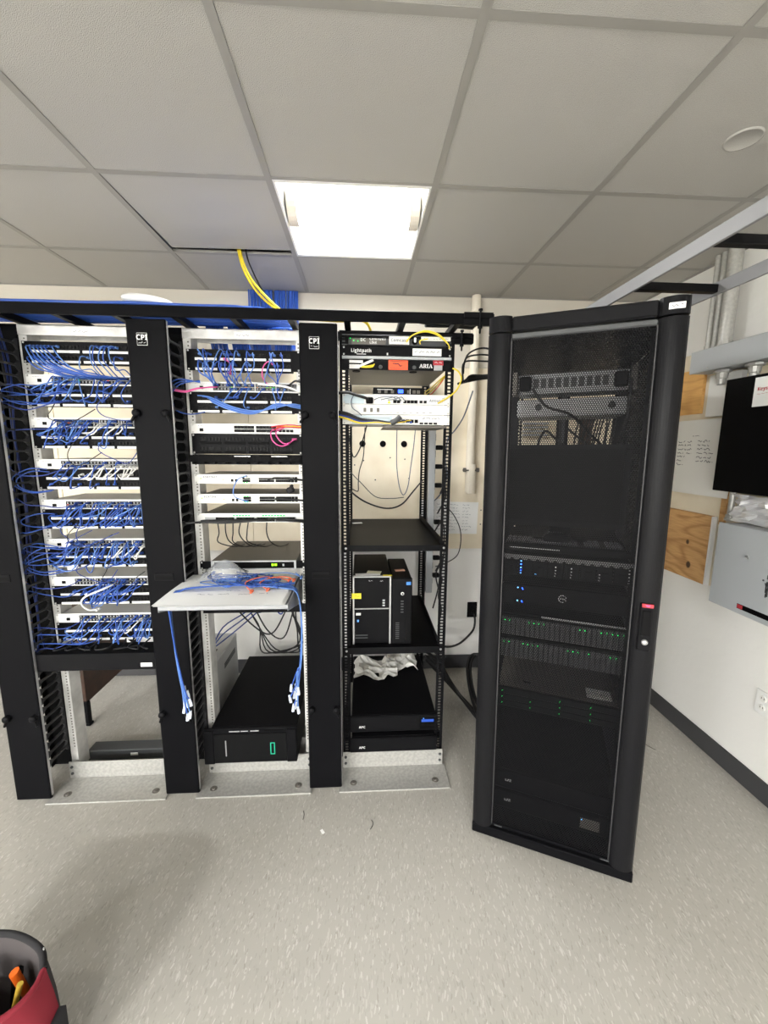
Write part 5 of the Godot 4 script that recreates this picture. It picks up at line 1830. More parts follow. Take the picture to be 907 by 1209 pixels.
	for k in 2:
		cord(M.black_cable, 0.010, [v3(0.70 + 0.03 * k, 0.02, -2.10), v3(0.685 + 0.02 * k, 0.10, -2.30), v3(0.70 + 0.02 * k, 0.20, -2.46), v3(0.76 + 0.02 * k, 0.25, -2.52), v3(0.86, 0.24, -2.45)], "thick black cable rising in a loop beside the cabinet", "thick black cable loops beside the cabinet", false, "floor_cable", 6)

func rack_shelf(xc: float, y: float, d: float, label: String, lip: float):
	var t = thing("rack_shelf", label, "rack shelf", v3(xc, y, -1.86))
	var st = mb()
	bx(st, v3(-0.222, -0.002, -d), v3(0.222, 0.0, 0.0), 0.0008)
	part("deck", st, M.black_paint, t)
	st = mb()
	bx(st, v3(-0.240, -lip, -0.002), v3(0.240, 0.001, 0.001), 0.0006)
	part("front_lip", st, M.black_smooth, t)
	for sx in [-1, 1]:
		st = mb()
		bx(st, v3(sx * 0.222 - 0.001, -0.002, -d), v3(sx * 0.222 + 0.001, 0.030, -0.02), 0.0006)
		part("side_wall", st, M.black_smooth, t)
		st = mb()
		lathe(st, [[0.0, 0.003], [0.005, 0.0025], [0.006, 0.0]], 8, Transform3D(Basis(Vector3.RIGHT, PI / 2), v3(sx * 0.231, -lip * 0.45, 0.001)), false)
		part("screw", st, M.edge_silver, t)

func tower_a():
	var t = thing("computer_tower", "black computer tower with a silver-edged front and yellow note, left on the shelf", "computer", v3(0.054, 0.655, -1.90))
	var st = mb()
	bx(st, v3(-0.092, 0.004, -0.40), v3(0.092, 0.352, -0.012), 0.004)
	part("case", st, M.black_paint, t)
	st = mb()
	for e in [[v3(-0.094, 0.0, -0.014), v3(-0.085, 0.350, 0.006)], [v3(0.085, 0.0, -0.014), v3(0.094, 0.350, 0.006)], [v3(-0.094, 0.343, -0.014), v3(0.094, 0.350, 0.006)], [v3(-0.085, 0.181, -0.004), v3(0.085, 0.187, 0.004)]]:
		bx(st, e[0], e[1], 0.002)
	part("silver_frame", st, M.edge_silver, t)
	st = mb()
	bx(st, v3(-0.086, 0.186, -0.012), v3(0.086, 0.344, 0.001), 0.002)
	bx(st, v3(-0.086, 0.004, -0.012), v3(0.086, 0.182, 0.001), 0.002)
	part("front_panel", st, M.black_smooth, t)
	for e in [[-0.008, 0.326], [0.048, 0.325]]:
		st = mb()
		scribble(st, v3(e[0] - 0.008, e[1], 0.0015), 0.016, 0.006)
		part("drive_mark", st, M.ink_white, t)
	st = mb()
	for k in 3:
		bx(st, v3(0.052, 0.196 + k * 0.013, 0.0), v3(0.064, 0.204 + k * 0.013, 0.002), 0.0008)
	part("front_ports", st, M.grey_paint, t)
	st = mb()
	bx(st, v3(-0.078, 0.150, 0.0), v3(-0.054, 0.163, 0.002), 0.001)
	part("power_button", st, M.white_plastic, t)
	put("indicator_light", cache.led, M.led_pale_blue, t, v3(-0.068, 0.122, 0.001)).scale = v3(1.8, 2.4, 1)
	st = mb()
	for k in 2:
		bx(st, v3(-0.082, 0.030 + k * 0.014, 0.0), v3(-0.020, 0.035 + k * 0.014, 0.0015))
	part("vent_slot", st, M.dark_grey, t)
	var n = 0
	for e in [[v3(-0.075, 0.252, 0.004), v3(0.046, 0.028, 0.001), "yellow_label", "yellow sticky note on the left edge of the silver-edged tower's front", Vector3.ZERO], [v3(0.075, 0.3545, 0.0), v3(0.044, 0.001, 0.016), "yellow_label", "yellow label on the front top edge of the silver-edged tower", Vector3.ZERO], [v3(0.012, 0.3545, -0.05), v3(0.07, 0.001, 0.04), "paper_cream", "cream note lying on top of the silver-edged tower", v3(0, -0.2, 0)], [v3(-0.02, 0.3535, -0.02), v3(0.12, 0.001, 0.03), "paper", "white paper strip lying at the front of the silver-edged tower's top", v3(0, 0.05, 0)]]:
		if not M.has(e[2]): mat(e[2], C(238, 236, 206), 0.85)
		st = mb()
		box(st, Vector3.ZERO, e[1])
		var nt = part("note", st, M[e[2]], self, v3(0.054, 0.655, -1.90) + e[0] + v3(0, 0, 0.004), e[4])
		tag(nt, e[3], "note")
		if n == 0:
			st = mb()
			scribble(st, v3(-0.008, 0.0, 0.0008), 0.022, 0.005)
			part("print", st, M.ink, nt)
		n += 1

func tower_b():
	var t = thing("computer_tower", "slim black computer with a blue sticker and round power button, right on the shelf", "computer", v3(0.2005, 0.655, -1.893))
	var st = mb()
	bx(st, v3(-0.048, 0.004, -0.36), v3(0.048, 0.338, -0.010), 0.004)
	part("case", st, M.black_paint, t)
	st = mb()
	bx(st, v3(-0.050, 0.0, -0.010), v3(0.050, 0.340, 0.004), 0.004)
	part("front_panel", st, M.black_smooth, t)
	st = mb()
	bx(st, v3(0.020, 0.306, 0.003), v3(0.042, 0.322, 0.0052))
	part("blue_sticker", st, M.blue_sticker, t)
	st = mb()
	lathe(st, [[0.0, 0.004], [0.007, 0.004], [0.009, 0.0]], 14, Transform3D(Basis(Vector3.RIGHT, PI / 2), v3(0.002, 0.262, 0.003)))
	part("power_button", st, M.white_plastic, t)
	st = mb()
	bx(st, v3(-0.002, 0.258, 0.006), v3(0.006, 0.266, 0.0075))
	part("button_mark", st, M.black_deep, t)
	for k in 5:
		st = mb()
		bx(st, v3(-0.006, 0.165 + k * 0.014, 0.003), v3(0.008, 0.171 + k * 0.014, 0.0048), 0.0006)
		part("front_port", st, M.dark_grey, t)
	st = mb()
	bx(st, v3(0.018, 0.02, 0.003), v3(0.046, 0.22, 0.0056), 0.001)
	part("drive_cover", st, M.black_matte, t)
	st = mb()
	for k in 9:
		bx(st, v3(-0.03, 0.03 + k * 0.010, 0.003), v3(-0.012, 0.034 + k * 0.010, 0.0045))
	part("vent_slot", st, M.dark_grey, t)
	st = mb()
	box(st, v3(0, 0.0, 0), v3(0.05, 0.003, 0.03), 0.0008)
	box(st, v3(0.008, 0.002, 0.004), v3(0.03, 0.003, 0.02), 0.0008, Transform3D(Basis(Vector3.UP, 0.2), Vector3.ZERO))
	if not M.has("tan_card"): mat("tan_card", C(196, 150, 128), 0.7)
	tag(part("card", st, M.tan_card, self, v3(0.20, 0.9955, -2.02), v3(0, 0.15, 0)), "small tan card on top of the slim black computer", "card")

# ---------------------------------------------------------------- closed server cabinet
var CAB := Transform3D(Basis.from_euler(Vector3(0, -0.4328, 0.012)), Vector3(0.479, 0, -1.498))

func inside(called: String, label: String, category: String, at: Vector3, group := "") -> Node3D:
	var t = thing(called, label, category, Vector3.ZERO, Vector3.ZERO, group)
	t.transform = CAB * Transform3D(Basis.IDENTITY, at)
	return t

func loose(o: MeshInstance3D) -> MeshInstance3D:
	o.transform = CAB * o.transform
	return o

func build_cabinet():
	var w = 0.594
	var h = 2.07
	var d = 1.0
	var t = inside("server_cabinet", "tall black server cabinet with a perforated front door, standing at an angle on the right", "server cabinet", Vector3.ZERO)
	var st = mb()
	# frame: four corner posts, floor pan, roof, right side panel
	for e in [[0.03, -0.05], [w - 0.03, -0.05], [0.03, -d + 0.03], [w - 0.03, -d + 0.03]]:
		st = mb()
		bx(st, v3(e[0] - 0.022, 0.03, e[1] - 0.022), v3(e[0] + 0.022, h - 0.055, e[1] + 0.022), 0.004)
		part("corner_post", st, M.black_smooth, t)
	st = mb()
	bx(st, v3(0.004, 0.02, -d), v3(w - 0.004, 0.045, -0.02), 0.003)
	part("floor_pan", st, M.black_matte, t)
	st = mb()
	bx(st, v3(0.0, h - 0.052, -d), v3(w, h - 0.004, -0.02), 0.004)
	part("roof", st, M.black_paint, t)
	st = mb()
	bx(st, v3(w - 0.006, 0.045, -d + 0.02), v3(w - 0.002, h - 0.055, -0.03), 0.001)
	part("side_panel", st, M.black_paint, t)
	for e in [[0.064, -0.095], [w - 0.064, -0.095], [0.064, -0.80], [w - 0.064, -0.80]]:
		st = mb()
		var sx = 1.0 if e[0] < 0.3 else -1.0
		for q in [[-0.016, -0.004], [0.007, 0.016]]:
			bx(st, v3(e[0] + q[0], 0.05, e[1] - 0.002), v3(e[0] + q[1], h - 0.06, e[1]))
		var y = 0.05
		while y < h - 0.07:
			bx(st, v3(e[0] - 0.004, y, e[1] - 0.002), v3(e[0] + 0.007, y + 0.0065, e[1]))
			y += 0.0159
		bx(st, v3(e[0] - sx * 0.016 - 0.001, 0.05, e[1] - 0.05), v3(e[0] - sx * 0.016 + 0.001, h - 0.06, e[1]))
		part("mounting_rail", st, M.black_smooth, t)
	# door: rounded side pillars, bottom bar, top bar, perforated sheet
	var door = Node3D.new()
	door.name = "door"
	t.add_child(door)
	for side in 2:
		st = mb()
		var x0 = 0.0 if side == 0 else 0.513
		var x1 = 0.078 if side == 0 else w
		var poly := PackedVector2Array()
		poly.append(Vector2(x0, -0.022))
		var n = 12
		for k in n + 1:
			var f = float(k) / n
			poly.append(Vector2(lerpf(x0, x1, f), 0.004 + 0.022 * pow(sin(PI * clampf(f, 0.001, 0.999)), 0.6)))
		poly.append(Vector2(x1, -0.022))
		var up = Transform3D(Basis(Vector3.RIGHT, Vector3.BACK, Vector3.UP), Vector3.ZERO)
		prism(st, poly, 0.052, 2.012, up)
		part("pillar", st, M.pillar_paint, door)
		st = mb()
		prism(st, poly, 2.018, h, up)
		part("pillar_cap", st, M.pillar_paint, door)
		st = mb()
		var xe = x1 if side == 0 else x0
		bx(st, v3(xe - 0.003, 0.06, -0.004), v3(xe + 0.003, 1.995, 0.006), 0.001)
		part("inner_edge", st, M.edge_dark, door)
	st = mb()
	bx(st, v3(0.0, 0.010, -0.022), v3(w, 0.053, 0.022), 0.004)
	bx(st, v3(0.078, 0.053, -0.02), v3(0.513, 0.066, 0.006), 0.002)
	part("bottom_bar", st, M.black_paint, door)
	st = mb()
	bx(st, v3(0.078, 1.994, -0.02), v3(0.513, 2.013, 0.007), 0.004)
	part("top_bar", st, M.dark_grey, door)
	st = mb()
	bx(st, v3(0.078, 2.018, -0.02), v3(0.513, h - 0.002, 0.010), 0.006)
	part("head_trim", st, M.pillar_paint, door)
	for x in [0.09, 0.485]:
		st = mb()
		bx(st, v3(x, 0.058, 0.004), v3(x + 0.03, 0.062, 0.009), 0.0005)
		part("bottom_clip", st, M.dark_grey, door)
	door_mesh(door)
	# handle on the right pillar
	st = mb()
	bx(st, v3(0.532, 0.935, 0.018), v3(0.574, 1.105, 0.030), 0.004)
	var hd = part("handle", st, M.black_smooth, door)
	st = mb()
	bx(st, v3(0.540, 0.990, 0.028), v3(0.566, 1.080, 0.0335), 0.003)
	part("lever", st, M.black_matte, hd)
	st = mb()
	bx(st, v3(0.537, 1.090, 0.027), v3(0.571, 1.103, 0.0325), 0.001)
	var rb = part("red_badge", st, M.red_label, hd)
	st = mb()
	prism(st, PackedVector2Array([Vector2(0.546, 1.100), Vector2(0.562, 1.100), Vector2(0.558, 1.094), Vector2(0.550, 1.094)]), 0.0322, 0.0332)
	part("badge_mark", st, M.pink_cable, rb)
	st = mb()
	lathe(st, [[0.0, 0.008], [0.008, 0.008], [0.010, 0.005], [0.010, 0.0]], 16, Transform3D(Basis(Vector3.RIGHT, PI / 2), v3(0.554, 0.968, 0.0295)))
	part("lock", st, M.edge_silver, hd)
	st = mb()
	bx(st, v3(0.533, 2.031, 0.023), v3(0.575, 2.049, 0.029), 0.0005)
	var wl = part("white_label", st, M.paper, door)
	st = mb()
	scribble(st, v3(0.540, 2.040, 0.0294), 0.028, 0.007)
	part("print", st, M.ink, wl)
	cabinet_contents()

# perforated steel: every hole is real; one joined sheet
func door_mesh(door: Node3D):
	var x0 = 0.078
	var x1 = 0.513
	var y0 = 0.064
	var y1 = 1.996
	var pw = 0.0075                     # pitch
	var ph = pw * 0.866
	var nx = int((x1 - x0) / pw)
	var ny = int((y1 - y0) / ph)
	var V := PackedVector3Array()
	var N := PackedVector3Array()
	var I := PackedInt32Array()
	var ro = pw / sqrt(3.0)             # hexagon cell
	var ri = pw * 0.40                  # hole
	for j in ny:
		for i in nx:
			var c = Vector2(x0 + pw * (0.5 + i + (0.5 if j % 2 else 0.0)), y0 + ph * (j + 0.5))
			if c.x > x1: continue
			var b = V.size()
			for k in 6:
				var a = PI / 6 + k * PI / 3
				var u = Vector2(cos(a), sin(a))
				V.append(Vector3(c.x + u.x * ro, c.y + u.y * ro, 0.0))
				V.append(Vector3(c.x + u.x * ri, c.y + u.y * ri, 0.0))
				V.append(Vector3(c.x + u.x * ri, c.y + u.y * ri, -0.0012))
				N.append(Vector3.BACK); N.append(Vector3.BACK)
				N.append(Vector3(-u.x, -u.y, 0))
			for k in 6:
				var p = b + k * 3
				var q = b + ((k + 1) % 6) * 3
				I.append_array([p, p + 1, q + 1, p, q + 1, q])
				I.append_array([p + 1, p + 2, q + 2, p + 1, q + 2, q + 1])
	var arr = []
	arr.resize(Mesh.ARRAY_MAX)
	arr[Mesh.ARRAY_VERTEX] = V
	arr[Mesh.ARRAY_NORMAL] = N
	arr[Mesh.ARRAY_INDEX] = I
	var am := ArrayMesh.new()
	am.add_surface_from_arrays(Mesh.PRIMITIVE_TRIANGLES, arr)
	put("perforated_sheet", am, M.black_smooth, door).set_meta("kind", "stuff")

func drive_row(t: Node3D, n: int, hh: float, leds: Array):
	var pitch = 0.44 / n
	var st = mb()
	bx(st, v3(-pitch / 2 + 0.001, 0.006, 0), v3(pitch / 2 - 0.001, hh - 0.006, 0.010), 0.002)
	bx(st, v3(-pitch * 0.2, 0.012, 0.010), v3(pitch * 0.2, hh * 0.62, 0.0125), 0.001)
	var dm = done(st)
	for k in n:
		var b = put("drive", dm, M.black_smooth if leds.is_empty() else M.drive_grey, t, v3(-0.22 + pitch * (k + 0.5), 0, 0))
		if k in leds:
			put("indicator_light", cache.led, M.led_cab_green, b, v3(pitch * 0.25, hh * 0.80, 0.0105)).scale = v3(0.75, 0.75, 1)

func chassis(t: Node3D, hh: float, d: float, m: Material, hw := 0.222):
	var st = mb()
	bx(st, v3(-hw, 0.001, -d), v3(hw, hh - 0.001, 0), 0.002)
	part("chassis", st, m, t)
	st = mb()
	for sx in [-1, 1]:
		st = mb()
		bx(st, v3(sx * 0.2413, 0.001, -0.004), v3(sx * hw, hh - 0.001, 0), 0.001)
		part("ear", st, M.black_smooth, t)

func cabinet_contents():
	var xc = 0.297
	var z = -0.092
	var st: SurfaceTool
	# pale panel and shelf far up at the back rails
	var t = inside("slotted_unit", "pale panel with oblong slots seen through the mesh near the cabinet's top", "rack panel", v3(xc, 1.862, -0.47))
	st = mb()
	bx(st, v3(-0.222, 0.0, -0.012), v3(0.222, 0.086, 0.0), 0.003)
	bx(st, v3(-0.222, 0.0, -0.16), v3(0.222, 0.004, 0.0))
	part("panel", st, M.grey_light, t)
	for k in 10:
		st = mb()
		bx(st, v3(-0.145 + k * 0.031 - 0.011, 0.024, -0.001), v3(-0.145 + k * 0.031 + 0.011, 0.064, 0.001), 0.0005)
		part("slot", st, M.dark_grey, t)
	for x in [-0.19, 0.19]:
		st = mb()
		bx(st, v3(x - 0.026, 0.01, 0), v3(x + 0.026, 0.075, 0.03), 0.008)
		part("clamp", st, M.black_smooth, t)
	for sx in [-1, 1]:
		st = mb()
		bx(st, v3(sx * 0.222, -0.01, 0.0), v3(sx * 0.245, 0.092, 0.05), 0.003)
		part("bracket", st, M.case_grey, t)
	t = inside("rack_box", "plain pale rack box under the slotted panel, seen through the cabinet's mesh", "rack box", v3(xc, 1.762, -0.47))
	st = mb()
	bx(st, v3(-0.222, 0.0, -0.30), v3(0.222, 0.074, 0.0), 0.003)
	part("case", st, M.grey_light, t)
	for x in [-0.13, 0.165]:
		st = mb()
		lathe(st, [[0.0, 0.006], [0.012, 0.005], [0.015, 0.0]], 12, Transform3D(Basis(Vector3.RIGHT, PI / 2), v3(x, 0.04, 0)))
		part("knob", st, M.dark_grey, t)
	# flat monitor
	t = inside("monitor", "flat black monitor screen standing above the keyboard inside the cabinet", "monitor", v3(xc - 0.02, 1.290, -0.17))
	st = mb()
	bx(st, v3(-0.225, 0.02, -0.04), v3(0.225, 0.342, -0.012), 0.006)
	part("back_shell", st, M.black_matte, t)
	st = mb()
	for e in [[v3(-0.225, 0.325, -0.012), v3(0.225, 0.342, 0.0)], [v3(-0.225, 0.02, -0.012), v3(0.225, 0.045, 0.0)], [v3(-0.225, 0.045, -0.012), v3(-0.205, 0.325, 0.0)], [v3(0.205, 0.045, -0.012), v3(0.225, 0.325, 0.0)]]:
		bx(st, e[0], e[1], 0.002)
	part("bezel", st, M.black_smooth, t)
	st = mb()
	bx(st, v3(-0.205, 0.045, -0.012), v3(0.205, 0.325, -0.006))
	part("screen", st, M.black_deep, t)
	st = mb()
	bx(st, v3(-0.04, -0.028, -0.06), v3(0.04, 0.09, -0.03), 0.004)
	bx(st, v3(-0.10, -0.034, -0.14), v3(0.10, -0.026, 0.0), 0.003)
	part("stand", st, M.black_matte, t)
	# keyboard shelf, keyboard, mouse
	t = inside("rack_shelf", "black sliding keyboard shelf inside the cabinet", "rack shelf", v3(xc, 1.232, z))
	st = mb()
	bx(st, v3(-0.222, 0.0, -0.42), v3(0.222, 0.004, 0.02), 0.001)
	bx(st, v3(-0.2413, -0.006, 0.016), v3(0.2413, 0.012, 0.022), 0.001)
	part("deck", st, M.black_matte, t)
	st = mb()
	bx(st, v3(-0.20, 0.004, 0.0225), v3(-0.02, 0.0075, 0.024))
	part("bright_edge", st, M.edge_silver, t)
	t = inside("keyboard", "black full-size keyboard on the cabinet's sliding shelf", "keyboard", v3(xc - 0.01, 1.237, z - 0.06))
	st = mb()
	box(st, v3(0, 0.008, 0), v3(0.42, 0.014, 0.13), 0.004)
	part("body", st, M.black_smooth, t)
	if not cache.has("key"): cache.key = boxmesh(v3(0.0155, 0.008, 0.0155), 0.003)
	for row in 5:
		for k in 22:
			if k == 14 or (k == 18): continue
			if row == 4 and k > 3 and k < 9: continue
			put("key", cache.key, M.key_grey, t, v3(-0.196 + k * 0.0186, 0.018, -0.045 + row * 0.0205))
	put("space_bar", boxmesh(v3(0.09, 0.008, 0.0155), 0.003), M.key_grey, t, v3(-0.075, 0.018, 0.037))
	t = inside("computer_mouse", "black computer mouse lying on the keyboard in the cabinet", "mouse", v3(xc - 0.03, 1.258, z - 0.055))
	st = mb()
	lathe(st, [[0.0, 0.034], [0.016, 0.033], [0.027, 0.026], [0.033, 0.014], [0.034, 0.004], [0.032, 0.0], [0.0, 0.0]], 20, Transform3D(Basis.from_scale(v3(1.6, 1, 0.95)), Vector3.ZERO))
	part("shell", st, M.black_smooth, t)
	st = mb()
	lathe(st, [[0.0, 0.004], [0.007, 0.004], [0.007, -0.004], [0.0, -0.004]], 10, Transform3D(Basis(Vector3.RIGHT, PI / 2), v3(-0.028, 0.029, 0)))
	part("wheel", st, M.dark_grey, t)
	# server with drive bays
	t = inside("server", "rack server with dark drive bays and a toothed lip, first below the keyboard", "server", v3(xc, 1.118, z))
	chassis(t, 0.088, 0.68, M.black_matte)
	drive_row(t, 8, 0.074, [])
	st = mb()
	var lip := PackedVector2Array()
	lip.append(Vector2(-0.232, 0.090))
	for k in 15:
		lip.append(Vector2(-0.232 + k * 0.0331 + 0.003, 0.076))
		lip.append(Vector2(-0.232 + k * 0.0331 + 0.012, 0.070))
		lip.append(Vector2(-0.232 + k * 0.0331 + 0.021, 0.070))
		lip.append(Vector2(-0.232 + k * 0.0331 + 0.030, 0.076))
	lip.append(Vector2(0.264, 0.090))
	prism(st, lip, 0.010, 0.016, Transform3D(Basis.from_scale(v3(0.95, 1, 1)), Vector3.ZERO))
	part("toothed_lip", st, M.lip_grey, t)
	for e in [[-0.155, "led_pale_blue", 5], [-0.10, "led_pale_blue", 1], [-0.03, "edge_silver", 4], [0.025, "edge_silver", 4], [0.12, "edge_silver", 3], [0.215, "edge_silver", 5]]:
		for k in e[2]:
			put("indicator_light", cache.led, M[e[1]] if e[1] != "led_pale_blue" else M.led_cab_blue if k % 2 else M.led_cab_pale, t, v3(e[0], 0.016 + k * 0.012, 0.0135))
	# bezelled server with ring logo
	t = inside("server", "rack server with a plain black bezel, round ring emblem and two blue lights", "server", v3(xc, 1.005, z))
	chassis(t, 0.088, 0.70, M.black_matte)
	st = mb()
	bx(st, v3(-0.222, 0.004, 0.0), v3(0.222, 0.086, 0.022), 0.005)
	part("bezel", st, M.black_paint, t)
	st = mb()
	for k in 48:
		var a0 = TAU * k / 48
		var a1 = TAU * (k + 1) / 48
		var q = []
		for e in [[a0, 0.0145], [a1, 0.0145], [a1, 0.0122], [a0, 0.0122]]:
			q.append(v3(cos(e[0]) * e[1], 0.046 + sin(e[0]) * e[1], 0.0235))
		face(st, q, Vector3.BACK)
	var ring = part("emblem_ring", st, M.edge_silver, t)
	lettering(ring, "DELL", 0.007, v3(0, 0.046, 0.0235), M.edge_silver)
	for y in [0.069, 0.016]:
		put("indicator_light", cache.led, M.led_cab_blue, t, v3(-0.145, y, 0.022)).scale = v3(1.3, 1.3, 1)
		put("indicator_light", cache.led, M.led_cab_pale, t, v3(-0.162, y + 0.002, 0.022))
	st = mb()
	bx(st, v3(-0.240, 0.018, 0.0), v3(-0.226, 0.056, 0.010), 0.001)
	part("glowing_blue_tag", st, M.led_cab_pale, t)  # tag is no lamp; its glow stands for light falling on it
	# two disk shelves
	for k in 2:
		t = inside("disk_array", ["disk shelf of narrow drives with green lights, upper of the two in the cabinet", "disk shelf of narrow drives with green lights, lower of the two in the cabinet"][k], "disk array", v3(xc, [0.864, 0.770][k], z))
		chassis(t, 0.088, 0.55, M.black_matte)
		drive_row(t, 24, 0.086, [[0, 1, 5, 6, 7, 8, 15, 16, 19, 20, 21, 22, 23], [0, 1, 4, 5, 6, 7, 13, 14, 15, 17, 21, 22]][k])
	t = inside("rack_shelf", "bright-edged narrow strip over the upper disk shelf in the cabinet", "rack shelf", v3(xc, 0.957, z))
	st = mb()
	bx(st, v3(-0.222, 0.0, -0.30), v3(0.222, 0.006, 0.006), 0.001)
	part("deck", st, M.black_matte, t)
	st = mb()
	bx(st, v3(-0.07, 0.0, 0.006), v3(0.222, 0.006, 0.009), 0.0005)
	part("bright_edge", st, M.edge_silver, t)
	# server seen from above
	t = inside("server", "rack server with a plain grey top and four columns of green lights, lowest server", "server", v3(xc, 0.552, z))
	chassis(t, 0.088, 0.72, M.case_grey)
	st = mb()
	bx(st, v3(-0.222, 0.002, 0.0), v3(0.222, 0.086, 0.012), 0.002)
	part("front", st, M.black_paint, t)
	for c in 4:
		for k in 3:
			st = mb()
			bx(st, v3(-0.20 + c * 0.11, 0.006 + k * 0.027, 0.010), v3(-0.20 + c * 0.11 + 0.10, 0.030 + k * 0.027, 0.016), 0.002)
			var dr = part("drive", st, M.black_smooth, t)
			if [2, 2, 3, 3][c] > k or c == 0: put("indicator_light", cache.led, M.led_cab_green, dr, v3(-0.205 + c * 0.11, 0.018 + k * 0.027, 0.0165)).scale = v3(0.8, 0.8, 1)
	st = mb()
	bx(st, v3(0.115, 0.0875, -0.10), v3(0.205, 0.089, -0.03))
	var lbl = part("top_label", st, M.paper_grey, t)
	st = mb()
	scribble(st, v3(0.125, 0.06, 0.0895), 0.06, 0.01, Transform3D(Basis(Vector3.RIGHT, -PI / 2), Vector3.ZERO))
	part("print", st, M.ink_grey, lbl)
	st = mb()
	scribble(st, v3(-0.13, 0.06, 0.089), 0.03, 0.03, Transform3D(Basis(Vector3.RIGHT, -PI / 2), Vector3.ZERO))
	part("top_mark", st, M.black_deep, t)
	# battery units at the bottom
	for k in 2:
		t = inside("battery_backup", ["black battery unit low in the cabinet, upper of two", "black battery unit with a pale display low in the cabinet, lower of two"][k], "battery unit", v3(xc, [0.170, 0.075][k], z))
		chassis(t, 0.088, 0.60, M.black_matte)
		st = mb()
		bx(st, v3(-0.222, 0.003, 0.0), v3(0.222, 0.085, 0.018), 0.004)
		part("bezel", st, M.black_paint, t)
		lettering(t, "APC", 0.011, v3(-0.165, 0.045, 0.0184), M.ink_white)
		if k == 1:
			st = mb()
			bx(st, v3(0.12, 0.018, 0.016), v3(0.19, 0.066, 0.020), 0.001)
			var dsp = part("display", st, M.case_grey, t)
			put("indicator_light", cache.led, M.led_cab_pale, dsp, v3(0.125, 0.060, 0.020))
	# cables at the back of the upper bay
	for k in 13:
		var x = 0.36 + 0.014 * k
		var st2 = mb()
		tube(st2, spline([v3(x, 1.765, -0.80), v3(x - 0.01 + r(-0.008, 0.008), 1.68, -0.80), v3(x - 0.02 + r(-0.015, 0.01), 1.58, -0.79), v3(0.36 + 0.007 * k, 1.46, -0.78), v3(0.37 + 0.005 * k, 1.30, -0.78)], 5), 0.0042, 5)
		tag(loose(part("hanging_cable", st2, M.black_cable)), "black cable hanging in the fan-shaped bunch behind the cabinet's monitor", "cable", "black cables hanging at the back of the cabinet")
	for k in 5:
		var st2 = mb()
		var p = [[v3(0.16, 1.30, -0.7), v3(0.15, 1.52, -0.74), v3(0.19, 1.70, -0.76), v3(0.26, 1.66, -0.78), v3(0.33, 1.60, -0.8)], [v3(0.27, 1.30, -0.7), v3(0.275, 1.5, -0.74), v3(0.27, 1.76, -0.76)], [v3(0.30, 1.72, -0.74), v3(0.42, 1.62, -0.74), v3(0.52, 1.57, -0.74), v3(0.55, 1.40, -0.74)], [v3(0.14, 1.88, -0.42), v3(0.20, 1.80, -0.41), v3(0.30, 1.76, -0.41), v3(0.40, 1.68, -0.6), v3(0.52, 1.57, -0.7)], [v3(0.52, 1.90, -0.42), v3(0.515, 1.75, -0.42), v3(0.50, 1.62, -0.5), v3(0.49, 1.45, -0.6), v3(0.52, 1.30, -0.6)]][k]
		tube(st2, spline(p, 6), 0.0062, 6)
		tag(loose(part("hanging_cable", st2, M.black_cable)), ["thick black cable looping at the left of the cabinet's open upper bay", "thick black cable hanging down the middle of the cabinet's upper bay", "thick black cable slanting right across the cabinet's upper bay", "black cable draped over the plain pale box in the cabinet", "black cable dropping beside the slotted panel's right clamp in the cabinet"][k], "cable")
	# middle post at the back
	t = inside("support_post", "dark upright post at the back of the cabinet's open upper bay", "post", v3(0.285, 0.05, -0.93))
	st = mb()
	bx(st, v3(-0.03, 0.0, -0.02), v3(0.03, 1.95, 0.02), 0.003)
	part("channel", st, M.black_smooth, t)
	st = mb()
	bx(st, v3(-0.012, 0.1, 0.019), v3(0.012, 1.9, 0.022))
	part("slot_track", st, M.dark_grey, t)

